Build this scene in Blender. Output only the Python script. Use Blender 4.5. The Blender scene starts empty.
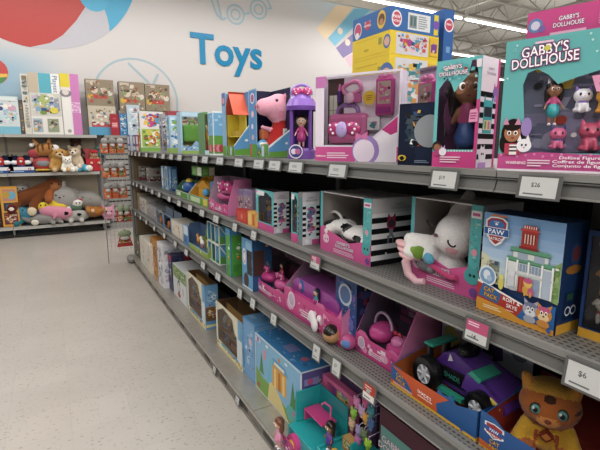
import bpy, math, random
import numpy as np
from mathutils import Vector, Matrix, Euler
from mathutils.geometry import tessellate_polygon

SC = bpy.context.scene
COL = SC.collection
PI = math.pi

# ---------------------------------------------------------------- camera model (metres; x = into the shelves, y = along the aisle)
F, CAM = 440.0, Vector((-0.9, 0.0, 1.5))
YAW, PIT = math.radians(29.5), math.radians(10.1)
FW = Vector((math.sin(YAW)*math.cos(PIT), math.cos(YAW)*math.cos(PIT), -math.sin(PIT)))
RT = Vector((math.cos(YAW), -math.sin(YAW), 0))
UP = Vector((math.sin(YAW)*math.sin(PIT), math.cos(YAW)*math.sin(PIT), math.cos(PIT)))
def at(px, py, axis, val):
    r = FW + RT*((px-300)/F) - UP*((py-225)/F)
    return CAM + r*((val-CAM[axis])/r[axis])
def y_on(px, x, z):            # where a column of the photograph meets the line x, z along the aisle
    a = (px-300)/F
    # (P-CAM).RT = a (P-CAM).FW
    dx, dz = x-CAM.x, z-CAM.z
    return (a*(dx*FW.x+dz*FW.z)-dx*RT.x)/(RT.y-a*FW.y)
def x_on(px, y, z):
    a = (px-300)/F
    dy, dz = y-CAM.y, z-CAM.z
    return CAM.x+(a*(dy*FW.y+dz*FW.z)-dy*RT.y)/(RT.x-a*FW.x)

# ---------------------------------------------------------------- colours and materials
def lin(c):
    return c/12.92 if c <= .04045 else ((c+.055)/1.055)**2.4
_cc = {}
def K(h):
    if isinstance(h, tuple): return h
    if h not in _cc:
        s = h.lstrip('#')
        if len(s) == 3: s = ''.join(q*2 for q in s)
        c = [int(s[i:i+2], 16)/255 for i in (0, 2, 4)]; y = .3*c[0]+.59*c[1]+.11*c[2]
        _cc[h] = tuple(lin(y+(q-y)*.82) for q in c)+(1.0,)
    return _cc[h]

def new_mat(name):
    m = bpy.data.materials.new(name); m.use_nodes = True
    nt = m.node_tree; b = nt.nodes['Principled BSDF']
    return m, nt, b
def vc_mat(name, rough, spec=.5, metal=0.0, noise=.06, scale=60, bump=0.0, bscale=200, sheen=0.0, coat=0.0):
    m, nt, b = new_mat(name)
    a = nt.nodes.new('ShaderNodeAttribute'); a.attribute_name = 'Col'
    tc = nt.nodes.new('ShaderNodeTexCoord')
    n = nt.nodes.new('ShaderNodeTexNoise'); n.inputs['Scale'].default_value = scale; n.inputs['Detail'].default_value = 3
    nt.links.new(tc.outputs['Object'], n.inputs['Vector'])
    mr = nt.nodes.new('ShaderNodeMapRange'); mr.inputs['To Min'].default_value = 1-noise; mr.inputs['To Max'].default_value = 1+noise
    nt.links.new(n.outputs['Fac'], mr.inputs['Value'])
    mx = nt.nodes.new('ShaderNodeMix'); mx.data_type = 'RGBA'; mx.blend_type = 'MULTIPLY'; mx.inputs['Factor'].default_value = 1
    nt.links.new(a.outputs['Color'], mx.inputs['A']); nt.links.new(mr.outputs['Result'], mx.inputs['B'])
    nt.links.new(mx.outputs['Result'], b.inputs['Base Color'])
    b.inputs['Roughness'].default_value = rough; b.inputs['Metallic'].default_value = metal
    b.inputs['Specular IOR Level'].default_value = spec
    if sheen: b.inputs['Sheen Weight'].default_value = sheen
    if coat: b.inputs['Coat Weight'].default_value = coat
    if bump:
        n2 = nt.nodes.new('ShaderNodeTexNoise'); n2.inputs['Scale'].default_value = bscale
        nt.links.new(tc.outputs['Object'], n2.inputs['Vector'])
        bp = nt.nodes.new('ShaderNodeBump'); bp.inputs['Strength'].default_value = bump; bp.inputs['Distance'].default_value = .004
        nt.links.new(n2.outputs['Fac'], bp.inputs['Height']); nt.links.new(bp.outputs['Normal'], b.inputs['Normal'])
    return m
CARD = vc_mat('printed_card', .42, .4, noise=.04, scale=25)
MATTE = vc_mat('matte_card', .75, .2, noise=.05, scale=30)
PLASTIC = vc_mat('toy_plastic', .28, .5, noise=.02)
PLUSH = vc_mat('plush_fabric', .95, .1, noise=.12, scale=90, bump=.6, bscale=260, sheen=.3)
STEEL = vc_mat('painted_steel', .45, .4, noise=.05, scale=12)
CHROME = vc_mat('worn_metal', .38, .5, metal=.55, noise=.14, scale=18)

def film_mat(name, amount, tint=(1, 1, 1, 1)):
    m, nt, b = new_mat(name)
    out = nt.nodes['Material Output']
    nt.nodes.remove(b)
    t = nt.nodes.new('ShaderNodeBsdfTransparent'); t.inputs['Color'].default_value = tint
    g = nt.nodes.new('ShaderNodeBsdfGlossy'); g.inputs['Roughness'].default_value = .12
    fr = nt.nodes.new('ShaderNodeFresnel'); fr.inputs['IOR'].default_value = 1.35
    tc = nt.nodes.new('ShaderNodeTexCoord')
    n = nt.nodes.new('ShaderNodeTexNoise'); n.inputs['Scale'].default_value = 14
    nt.links.new(tc.outputs['Object'], n.inputs['Vector'])
    bp = nt.nodes.new('ShaderNodeBump'); bp.inputs['Strength'].default_value = .25; bp.inputs['Distance'].default_value = .01
    nt.links.new(n.outputs['Fac'], bp.inputs['Height']); nt.links.new(bp.outputs['Normal'], g.inputs['Normal'])
    ad = nt.nodes.new('ShaderNodeMath'); ad.operation = 'ADD'; ad.inputs[1].default_value = amount
    nt.links.new(fr.outputs['Fac'], ad.inputs[0])
    mx = nt.nodes.new('ShaderNodeMixShader')
    nt.links.new(ad.outputs[0], mx.inputs[0]); nt.links.new(t.outputs[0], mx.inputs[1]); nt.links.new(g.outputs[0], mx.inputs[2])
    nt.links.new(mx.outputs[0], out.inputs['Surface'])
    return m
FILM = film_mat('clear_film', .05)

# ---------------------------------------------------------------- text outlines
_tx = {}
def text_mesh(s, offset=0.0):
    k = (s, offset)
    if k in _tx: return _tx[k]
    cu = bpy.data.curves.new('lettering_source', 'FONT'); cu.body = s; cu.size = 1.0; cu.offset = offset; cu.resolution_u = 3
    ob = bpy.data.objects.new('lettering_source', cu)
    COL.objects.link(ob)
    dg = bpy.context.evaluated_depsgraph_get()
    me = bpy.data.meshes.new_from_object(ob.evaluated_get(dg))
    vs = [(v.co.x, v.co.y) for v in me.vertices]; fs = [tuple(p.vertices) for p in me.polygons]
    bpy.data.meshes.remove(me); bpy.data.objects.remove(ob); bpy.data.curves.remove(cu)
    if vs:
        x0 = min(v[0] for v in vs); x1 = max(v[0] for v in vs); y0 = min(v[1] for v in vs); y1 = max(v[1] for v in vs)
    else: x0 = x1 = y0 = y1 = 0
    _tx[k] = (vs, fs, (x0, y0, x1, y1)); return _tx[k]

# ---------------------------------------------------------------- mesh builder
class MB:
    def __init__(s): s.v = []; s.f = []; s.c = []; s.s = []
    def add(s, vs, fs, col, sm=False):
        o = len(s.v); s.v += [tuple(v) for v in vs]; c = K(col)
        for f in fs: s.f.append(tuple(i+o for i in f)); s.c.append(c); s.s.append(sm)
        return s
    def box(s, x0, y0, z0, x1, y1, z1, col, faces=None):
        vs = [(x, y, z) for z in (z0, z1) for y in (y0, y1) for x in (x0, x1)]
        q = {'bottom': (0, 2, 3, 1), 'top': (4, 5, 7, 6), 'front': (0, 1, 5, 4), 'back': (2, 6, 7, 3), 'left': (0, 4, 6, 2), 'right': (1, 3, 7, 5)}
        o = len(s.v); s.v += vs
        for k, f in q.items():
            s.f.append(tuple(i+o for i in f)); s.c.append(K((faces or {}).get(k, col))); s.s.append(False)
        return s
    def poly(s, pts, col): return s.add(pts, [tuple(range(len(pts)))], col)
    def extr(s, pts, vec, col, side=None, holes=()):
        vec = Vector(vec); loops = [list(map(Vector, pts))]+[list(map(Vector, h)) for h in holes]
        flat = [p for l in loops for p in l]
        tris = tessellate_polygon(loops)
        n = len(flat); vs = flat+[p+vec for p in flat]
        s.add(vs, [t for t in tris]+[tuple(i+n for i in reversed(t)) for t in tris], col)
        fs = []; o = 0
        for l in loops:
            m = len(l)
            for i in range(m):
                j = (i+1) % m; fs.append((o+i, o+j, o+j+n, o+i+n))
            o += m
        return s.add(vs, fs, side or col)
    def ell(s, c, r, col, rot=None, nu=16, nv=10):
        if not isinstance(r, (tuple, list)): r = (r, r, r)
        R = Euler(rot).to_matrix() if rot else Matrix.Identity(3)
        c = Vector(c); vs = []; fs = []
        for j in range(1, nv):
            t = PI*j/nv
            for i in range(nu):
                a = 2*PI*i/nu
                vs.append(c+R @ Vector((r[0]*math.sin(t)*math.cos(a), r[1]*math.sin(t)*math.sin(a), r[2]*math.cos(t))))
        vs.append(c+R @ Vector((0, 0, r[2]))); vs.append(c-R @ Vector((0, 0, r[2])))
        T, B = len(vs)-2, len(vs)-1
        for j in range(nv-2):
            for i in range(nu):
                k = (i+1) % nu
                fs.append((j*nu+i, (j+1)*nu+i, (j+1)*nu+k, j*nu+k))
        for i in range(nu):
            k = (i+1) % nu
            fs.append((T, i, k)); fs.append((B, (nv-2)*nu+k, (nv-2)*nu+i))
        return s.add(vs, fs, col, True)
    def cyl(s, p0, p1, r0, col, r1=None, n=14, capcol=None):
        p0, p1 = Vector(p0), Vector(p1); r1 = r0 if r1 is None else r1
        d = (p1-p0).normalized(); a = d.orthogonal().normalized(); b = d.cross(a)
        vs = []
        for p, r in ((p0, r0), (p1, r1)):
            for i in range(n):
                t = 2*PI*i/n; vs.append(p+a*(r*math.cos(t))+b*(r*math.sin(t)))
        s.add(vs, [(i, (i+1) % n, (i+1) % n+n, i+n) for i in range(n)], col, True)
        s.add(vs, [tuple(reversed(range(n))), tuple(range(n, 2*n))], capcol or col)
        return s
    def tube(s, pts, r, col, n=8, closed=False):
        pts = [Vector(p) for p in pts]; m = len(pts); vs = []; fs = []; a = None
        for i, p in enumerate(pts):
            if closed: d = pts[(i+1) % m]-pts[i-1]
            else: d = pts[min(i+1, m-1)]-pts[max(i-1, 0)]
            d.normalize()
            a = d.orthogonal().normalized() if a is None else (a-d*a.dot(d)).normalized()
            b = d.cross(a); rr = r[i] if isinstance(r, (list, tuple)) else r
            for k in range(n):
                t = 2*PI*k/n; vs.append(p+a*(rr*math.cos(t))+b*(rr*math.sin(t)))
        for i in range(m if closed else m-1):
            j = (i+1) % m
            for k in range(n):
                q = (k+1) % n; fs.append((i*n+k, i*n+q, j*n+q, j*n+k))
        s.add(vs, fs, col, True)
        if not closed: s.add(vs, [tuple(reversed(range(n))), tuple(range((m-1)*n, m*n))], col)
        return s
    def lathe(s, prof, c, col, n=20, rot=None, cols=None):
        R = Euler(rot).to_matrix() if rot else Matrix.Identity(3); c = Vector(c); vs = []
        for r, z in prof:
            for i in range(n):
                t = 2*PI*i/n; vs.append(c+R @ Vector((r*math.cos(t), r*math.sin(t), z)))
        for j in range(len(prof)-1):
            s.add(vs[j*n:(j+2)*n], [(i, (i+1) % n, n+(i+1) % n, n+i) for i in range(n)], cols[j] if cols else col, True)
        return s
    def move(s, M, start=0):
        s.v[start:] = [tuple(M @ Vector(v)) for v in s.v[start:]]; return s
    def build(s, name, mat, parent=None, bevel=0, loc=None, rz=0):
        me = bpy.data.meshes.new(name); me.from_pydata(s.v, [], s.f)
        ca = me.color_attributes.new('Col', 'FLOAT_COLOR', 'CORNER')
        buf = np.empty((len(me.loops), 4), dtype=np.float32); i = 0
        for f, c in zip(s.f, s.c): buf[i:i+len(f)] = c; i += len(f)
        ca.data.foreach_set('color', buf.ravel())
        me.polygons.foreach_set('use_smooth', s.s)
        me.materials.append(mat); me.update()
        ob = bpy.data.objects.new(name, me); COL.objects.link(ob)
        if parent: ob.parent = parent
        if loc is not None: ob.location = loc
        if rz: ob.rotation_euler = (0, 0, rz)
        if bevel:
            md = ob.modifiers.new('edge', 'BEVEL'); md.width = bevel; md.segments = 2; md.limit_method = 'ANGLE'
        return ob

class Art:           # flat printing on one face; u, v run 0..1 over the face
    def __init__(s, mb, O, U, V, W, H, e=.00005):
        s.mb, s.O, s.U, s.V, s.W, s.H = mb, Vector(O), Vector(U), Vector(V), W, H
        s.N = s.U.cross(s.V); s.e = e; s.k = 1
    def P(s, u, v): return s.O+s.U*(u*s.W)+s.V*(v*s.H)+s.N*(.0003+s.e*s.k)
    def poly(s, pts, col):
        tr = tessellate_polygon([[Vector((p[0]*s.W, p[1]*s.H, 0)) for p in pts]])
        vs = [s.P(*p) for p in pts]; fs = []
        for t in tr:
            n = (vs[t[1]]-vs[t[0]]).cross(vs[t[2]]-vs[t[0]])
            fs.append(tuple(t) if n.dot(s.N) > 0 else tuple(reversed(t)))
        s.mb.add(vs, fs, col); s.k += 1; return s
    def rect(s, u0, v0, u1, v1, col): return s.poly([(u0, v0), (u1, v0), (u1, v1), (u0, v1)], col)
    def ell(s, u, v, r, col, ry=None, n=20, rot=0):       # r, ry in fractions of the face height
        ry = r if ry is None else ry; q = []
        for i in range(n):
            t = 2*PI*i/n; x = r*s.H*math.cos(t); y = ry*s.H*math.sin(t)
            q.append((u+(x*math.cos(rot)-y*math.sin(rot))/s.W, v+(x*math.sin(rot)+y*math.cos(rot))/s.H))
        return s.poly(q, col)
    def ring(s, u, v, r, w, col, n=28):
        vs = []; fs = []
        for i in range(n):
            t = 2*PI*i/n
            for q in (r-w, r): vs.append(s.P(u+q*s.H*math.cos(t)/s.W, v+q*math.sin(t)))
        for i in range(n):
            j = (i+1) % n; fs.append((2*i, 2*i+1, 2*j+1, 2*j))
        s.mb.add(vs, fs, col); s.k += 1; return s
    def text(s, t, u, v, size, col, out=None, ow=.04, rot=0, width=None, bold=.012, shear=0):
        # size = cap height as a fraction of the face height; centred on u, v
        vs, fs, bb = text_mesh(t, bold)
        if not vs: return s
        sc = size*s.H/.7; sx = sc
        if width: sx = width*s.W/max(1e-6, bb[2]-bb[0])
        cx, cy = (bb[0]+bb[2])/2, .35
        def put(vs, fs, col):
            q = []
            for x, y in vs:
                a = (x-cx)*sx; b = (y-cy)*sc; a += b*shear
                q.append(s.P(u+(a*math.cos(rot)-b*math.sin(rot))/s.W, v+(a*math.sin(rot)+b*math.cos(rot))/s.H))
            s.mb.add(q, fs, col); s.k += 1
        if out:
            v2, f2, _ = text_mesh(t, ow+bold); put(v2, f2, out)
        put(vs, fs, col); return s
    def lines(s, u0, v0, u1, v1, n, col, seed=0, fill=.5):   # rows of tiny unreadable print
        rng = random.Random(seed)
        for i in range(n):
            v = v1-(i+.5)*(v1-v0)/n; h = (v1-v0)/n*fill/2
            s.rect(u0, v-h, u0+(u1-u0)*rng.uniform(.6, 1), v+h, col)
        return s
    def busy(s, seed, pal, n=24, box=(0, 0, 1, 1), big=.12):
        """dense small-scale packaging print: patches first, then bars, blobs and thin lines of print"""
        rng = random.Random(seed); a, b, c, d = box; n = int(n*2.6)
        acc = ('#2b2a30', '#f2f0ee', '#b9402f', '#3a5f8f', '#e0b84a')
        for i in range(n):
            r = big*(rng.uniform(.7, 1.1) if i < n*.15 else rng.uniform(.12, .5))
            r = min(r, .95*(d-b)/2, .95*(c-a)*s.W/s.H/2); w = r*s.H/s.W
            u = rng.uniform(a+w, max(a+w, c-w)); v = rng.uniform(b+r, max(b+r, d-r))
            col = acc[(i//5+seed) % 5] if i % 5 == 4 and i > n*.3 else rng.choice(pal); k = rng.random()
            if k < .3: s.ell(u, v, r, col, r*rng.uniform(.5, 1), 10)
            elif k < .62: s.rect(u-w*.9, v-r*rng.uniform(.25, .9), u+w*.9, v+r*rng.uniform(.25, .9), col)
            elif k < .85: s.poly([(u-w, v-r*rng.uniform(.2, .9)), (u+w*.6, v-r*.8), (u+w, v+r*rng.uniform(.2, .8)), (u-w*.5, v+r*.9)], col)
            else: s.rect(u-w, v-r*.12, u+w, v+r*.12, col)
        return s

# ---------------------------------------------------------------- plush and figures: one continuous body grown from overlapping volumes
def blob(name, parts, vox, mat, parent=None, paints=(), smooth=3, loc=None, rz=0, M=None):
    mb = MB(); prim = []
    for p in parts:
        if p[0] == 'e':
            _, c, r, col = p[:4]; rot = p[4] if len(p) > 4 else None
            r = r if isinstance(r, (tuple, list)) else (r, r, r)
            mb.ell(c, r, col, rot, 20, 14); prim.append(('e', Vector(c), r, Euler(rot).to_matrix().inverted() if rot else None, K(col)))
        else:
            _, a, b, r0, r1, col = p
            a, b = Vector(a), Vector(b)
            mb.cyl(a, b, r0, col, r1, 14); mb.ell(a, r0, col, None, 14, 8); mb.ell(b, r1, col, None, 14, 8)
            prim.append(('c', a, b, r0, r1, K(col)))
    me = bpy.data.meshes.new('t'); me.from_pydata(mb.v, [], mb.f)
    ob = bpy.data.objects.new('t', me); COL.objects.link(ob)
    md = ob.modifiers.new('r', 'REMESH'); md.mode = 'VOXEL'; md.voxel_size = vox; md.use_smooth_shade = True
    if smooth:
        ms = ob.modifiers.new('s', 'SMOOTH'); ms.iterations = smooth; ms.factor = .5
    dg = bpy.context.evaluated_depsgraph_get()
    out = bpy.data.meshes.new_from_object(ob.evaluated_get(dg))
    bpy.data.objects.remove(ob); bpy.data.meshes.remove(me)
    n = len(out.polygons)
    ce = np.empty(n*3); out.polygons.foreach_get('center', ce); ce = ce.reshape(-1, 3)
    best = np.full(n, 1e9); colr = np.ones((n, 4))
    for p in prim:
        if p[0] == 'e':
            q = ce-np.array(p[1])
            if p[3] is not None: q = q @ np.array(p[3]).T
            d = np.sqrt(((q/np.array(p[2]))**2).sum(1)); c = p[4]
        else:
            a, b = np.array(p[1]), np.array(p[2]); ab = b-a
            t = np.clip(((ce-a) @ ab)/max(1e-9, ab @ ab), 0, 1)
            d = np.linalg.norm(ce-(a+t[:, None]*ab), axis=1)/(p[3]+(p[4]-p[3])*t); c = p[5]
        k = d < best; best[k] = d[k]; colr[k] = c
    for c0, r0, col in paints:
        r0 = r0 if isinstance(r0, (tuple, list)) else (r0, r0, r0)
        k = (((ce-np.array(c0))/np.array(r0))**2).sum(1) < 1; colr[k] = K(col)
    tot = np.empty(n, dtype=np.int32); out.polygons.foreach_get('loop_total', tot)
    ca = out.color_attributes.new('Col', 'FLOAT_COLOR', 'CORNER')
    ca.data.foreach_set('color', np.repeat(colr, tot, axis=0).astype(np.float32).ravel())
    out.polygons.foreach_set('use_smooth', [True]*n)
    out.materials.clear(); out.materials.append(mat); out.name = name
    if M is not None: out.transform(M)
    o = bpy.data.objects.new(name, out); COL.objects.link(o)
    if parent: o.parent = parent
    if loc is not None: o.location = loc
    if rz: o.rotation_euler = (0, 0, rz)
    return o

# ---------------------------------------------------------------- things
def tag(o, label, cat, group=None):
    o['label'] = label; o['category'] = cat
    if group: o['group'] = group
    return o
def thing(name, label, cat, loc=(0, 0, 0), rz=0, group=None):
    o = bpy.data.objects.new(name, None); o.empty_display_size = .05; COL.objects.link(o)
    o.location = loc; o.rotation_euler = (0, 0, rz)
    return tag(o, label, cat, group)
def struct(name, mb, mat, **k):
    o = mb.build(name, mat, **k); o['kind'] = 'structure'; return o

L1, L2, L3, L0 = 1.445, 1.08, .705, .10
REG = {L1: [], L2: [], L3: [], L0: []}
AISLE = -PI/2         # fronts look across the aisle: local x runs towards the camera, local y into the shelf
def reach(p, yaw, px):      # length of a front starting at p, turned by yaw, that ends in column px
    d = Vector((math.sin(yaw), -math.cos(yaw), 0)); a = (px-300)/F; q = p-CAM
    return (a*q.dot(FW)-q.dot(RT))/(d.dot(RT)-a*d.dot(FW))
class Face:                 # reads picture positions off a front that stands at loc, turned by yaw
    def __init__(s, loc, yaw, W, H): s.l, s.y, s.W, s.H = loc, yaw, W, H
    def uv(s, px, py):
        d = Vector((math.sin(s.y), -math.cos(s.y), 0)); n = Vector((d.y, -d.x, 0))
        r = FW + RT*((px-300)/F) - UP*((py-225)/F)
        P = CAM + r*((s.l-CAM).dot(n)/r.dot(n)) - s.l
        return P.dot(d)/s.W, P.z/s.H
def slot(z, s, a, b, top, short=None, yaw=0):
    """front-bottom corners in columns a (far) and b (near) of the photograph, set back s, on deck z; top = pixel of the far top corner or a height"""
    ya = y_on(a, s, z); W = reach(Vector((s, ya, z)), yaw, b); yb = ya-W*math.cos(yaw)
    H = top if not isinstance(top, tuple) else at(top[0], top[1], 0, s).z-z
    if short and z in REG: REG[z].append(((ya+yb)/2, short, ya, yb))
    return Vector((s, ya, z)), W, H
def faces(mb, W, D, H):
    return (Art(mb, (0, 0, 0), (1, 0, 0), (0, 0, 1), W, H), Art(mb, (W, 0, 0), (0, 1, 0), (0, 0, 1), D, H),
            Art(mb, (0, 0, H), (1, 0, 0), (0, 1, 0), W, D), Art(mb, (0, D, 0), (0, -1, 0), (0, 0, 1), D, H))
def carton(name, label, cat, z, s, a, b, top, D, col, front=None, side=None, topf=None, short=None, group=None, yaw=0, fc=None, dz=0):
    loc, W, H = slot(z, s, a, b, top, short, yaw); loc.z += dz
    mb = MB(); mb.box(0, 0, 0, W, D, H, col, fc)
    fa, sa, ta, la = faces(mb, W, D, H)
    if front: front(fa)
    if side or front: (side or front)(sa)
    if topf: topf(ta)
    o = mb.build(name, CARD, None, 0, loc, AISLE+yaw)
    return tag(o, label, cat, group)
def faceon(name, label, cat, z, s, a, b, top, D, col, front, short=None, dz=0):
    """carton turned so that its printed front looks down the aisle towards the camera end"""
    Y = y_on(a, s, z); W = x_on(b, Y, z)-s; H = top if not isinstance(top, tuple) else at(top[0], top[1], 1, Y).z-z
    if short: REG[z].append((Y, short, Y, Y))
    mb = MB(); mb.box(0, 0, 0, W, D, H, col); fa, sa, ta, la = faces(mb, W, D, H); front(fa); front(la)
    return tag(mb.build(name, CARD, None, 0, (s, Y, z+dz)), label, cat)
def openbox(root, W, D, H, lip, nearF, nearB, cout, cin, front=None, near=None, t=.003, farfront=.05):
    """display box open towards the aisle and the near end: far wall and back full height, low front lip, near wall sloping down"""
    mb = MB(); mb.box(0, 0, 0, W, D, t, cout); mb.box(0, D-t, 0, W, D, H, cout, {'front': cin}); mb.box(0, 0, 0, t, D, H, cout, {'right': cin})
    mb.box(0, 0, 0, W, t, lip, cout); mb.box(0, 0, lip, farfront, t, H, cout)
    mb.extr([(W-t, 0, 0), (W-t, D, 0), (W-t, D, nearB), (W-t, 0, nearF)], (t, 0, 0), '#eef1f2')
    if front: front(Art(mb, (0, 0, 0), (1, 0, 0), (0, 0, 1), W, lip))
    if near: near(Art(mb, (W, 0, 0), (0, 1, 0), (0, 0, 1), D, nearB))
    return mb.build('display_tray', CARD, root), Art(MB(), (0, 0, 0), (1, 0, 0), (0, 0, 1), farfront, H)
def shell(root, W, D, H, win, cfront, cside, cin, front=None, side=None, film=True, topf=None, ctop=None, t=.0025, name='carton', clear=False):
    """window carton: five panels and a front sheet with a hole (win = polygon in fractions)"""
    mb = MB()
    mb.box(0, 0, 0, W, D, t, cside, {'top': cin})
    if not clear: mb.box(0, 0, H-t, W, D, H, ctop or cside, {'bottom': cin})
    mb.box(0, 0, t, t, D, H-t, cside, {'right': cin}); mb.box(W-t, 0, t, W, D, H-t, cside, {'left': cin})
    mb.box(t, D-t, t, W-t, D, H-t, cside, {'front': cin})
    fr = [(0, -.001, 0), (W, -.001, 0), (W, -.001, H), (0, -.001, H)]
    hole = [(u*W, -.001, v*H) for u, v in win]
    mb.extr(fr, (0, .001, 0), cfront, holes=[hole])
    fa, sa, ta, la = faces(mb, W, D, H)
    fa.O.y -= .001
    if front: front(fa)
    if side: side(sa)
    if topf: topf(ta)
    c = mb.build(name, CARD, root)
    if film:
        f = MB(); f.poly([(u*W, .0015, v*H) for u, v in win], '#fff')
        if clear: f.poly([(t, 0, H-.001), (W-t, 0, H-.001), (W-t, D, H-.001), (t, D, H-.001)], '#fff')
        f.build('window_film', FILM, root)
    return c
def tray(root, W, D, H, lip, cout, cin, cut=.35, front=None, side=None, back=None, t=.003, lipshape=None, cback=None, cfront=None, sideH=None):
    """open display box: tall back, low front lip, sides sloping between"""
    mb = MB()
    mb.box(0, 0, 0, W, D, t, cout, {'top': cin})
    mb.box(0, D-t, 0, W, D, H, cout, {'front': cback or cin})
    prof = [(0, 0), (D, 0), (D, H), (D*(1-cut), H), (0, lip)] if not sideH else [(0, 0), (D, 0), (D, sideH), (0, lip)]
    for x, c in ((0, 1), (W-t, 0)):
        o = len(mb.c)
        mb.extr([(x, y, z) for y, z in prof], (t, 0, 0), cout)
        inner = Art(mb, (x+t, 0, 0) if c else (x, D, 0), (0, 1, 0) if c else (0, -1, 0), (0, 0, 1), D, H, .0004)
        inner.poly([(y/D, z/H) for y, z in prof] if c else [(1-y/D, z/H) for y, z in prof], cin)
    ls = lipshape or [(0, 1), (1, 1)]
    mb.extr([(0, 0, 0), (W, 0, 0)]+[(u*W, 0, v*lip) for u, v in reversed(ls)], (0, t, 0), cfront or cout)
    fa, sa = Art(mb, (0, 0, 0), (1, 0, 0), (0, 0, 1), W, lip), Art(mb, (W, 0, 0), (0, 1, 0), (0, 0, 1), D, H)
    ba = Art(mb, (0, D-t, 0), (1, 0, 0), (0, 0, 1), W, H)
    if front: front(fa)
    if side: side(sa)
    if back: back(ba)
    return mb.build('display_tray', CARD, root)
def stripes(a, n=7, c0='#15151a', v0=0., v1=.8, u0=0., u1=1.):
    h = (v1-v0)/(2*n)
    for i in range(n): a.rect(u0, v0+(2*i)*h, u1, v0+(2*i+1)*h, c0)
def notched(a, col='#111', v0=0., v1=1., n=9, w=.5):
    h = (v1-v0)/(2*n)
    for i in range(n): a.rect(.5-w/2, v0+2*i*h, .5+w/2, v0+(2*i+1)*h, col)
LIGHT, AMB = 0.85, 0.05
# ================================================================ the setting
def floor_mat():
    m, nt, b = new_mat('vinyl_tile_floor'); N = nt.nodes; L = nt.links
    tc = N.new('ShaderNodeTexCoord')
    def flecks(rot, sx, sy, th):
        mp = N.new('ShaderNodeMapping'); mp.inputs['Rotation'].default_value = (0, 0, rot); mp.inputs['Scale'].default_value = (sx, sy, 1)
        L.new(tc.outputs['Object'], mp.inputs['Vector'])
        v = N.new('ShaderNodeTexVoronoi'); v.inputs['Scale'].default_value = 1.0; v.inputs['Randomness'].default_value = 1
        L.new(mp.outputs[0], v.inputs['Vector'])
        t = N.new('ShaderNodeMath'); t.operation = 'LESS_THAN'; t.inputs[1].default_value = th
        L.new(v.outputs['Distance'], t.inputs[0])
        sp = N.new('ShaderNodeSeparateColor'); L.new(v.outputs['Color'], sp.inputs[0])
        g = N.new('ShaderNodeMath'); g.operation = 'GREATER_THAN'; g.inputs[1].default_value = .2; L.new(sp.outputs[0], g.inputs[0])
        mu = N.new('ShaderNodeMath'); mu.operation = 'MULTIPLY'; L.new(t.outputs[0], mu.inputs[0]); L.new(g.outputs[0], mu.inputs[1])
        return mu
    fs = [flecks(.4, 17, 44, .15), flecks(1.9, 21, 52, .13), flecks(-.9, 26, 60, .13)]
    a = N.new('ShaderNodeMath'); a.operation = 'MAXIMUM'; L.new(fs[0].outputs[0], a.inputs[0]); L.new(fs[1].outputs[0], a.inputs[1])
    a2 = N.new('ShaderNodeMath'); a2.operation = 'MAXIMUM'; L.new(a.outputs[0], a2.inputs[0]); L.new(fs[2].outputs[0], a2.inputs[1])
    br = N.new('ShaderNodeTexBrick'); br.offset = 0; br.inputs['Scale'].default_value = 1
    br.inputs['Brick Width'].default_value = .305; br.inputs['Row Height'].default_value = .305; br.inputs['Mortar Size'].default_value = .0012
    br.inputs['Color1'].default_value = K('#b8b0a7'); br.inputs['Color2'].default_value = K('#b4aca3'); br.inputs['Mortar'].default_value = K('#aaa299')
    L.new(tc.outputs['Object'], br.inputs['Vector'])
    no = N.new('ShaderNodeTexNoise'); no.inputs['Scale'].default_value = 5; no.inputs['Detail'].default_value = 6
    L.new(tc.outputs['Object'], no.inputs['Vector'])
    mr = N.new('ShaderNodeMapRange'); mr.inputs['To Min'].default_value = .93; mr.inputs['To Max'].default_value = 1.05; L.new(no.outputs['Fac'], mr.inputs['Value'])
    mm = N.new('ShaderNodeMix'); mm.data_type = 'RGBA'; mm.blend_type = 'MULTIPLY'; mm.inputs['Factor'].default_value = 1
    L.new(br.outputs['Color'], mm.inputs['A']); L.new(mr.outputs[0], mm.inputs['B'])
    mx = N.new('ShaderNodeMix'); mx.data_type = 'RGBA'; L.new(a2.outputs[0], mx.inputs['Factor'])
    L.new(mm.outputs['Result'], mx.inputs['A']); mx.inputs['B'].default_value = K('#8f877d')
    L.new(mx.outputs['Result'], b.inputs['Base Color'])
    b.inputs['Roughness'].default_value = .3; b.inputs['Specular IOR Level'].default_value = .45
    return m
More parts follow.
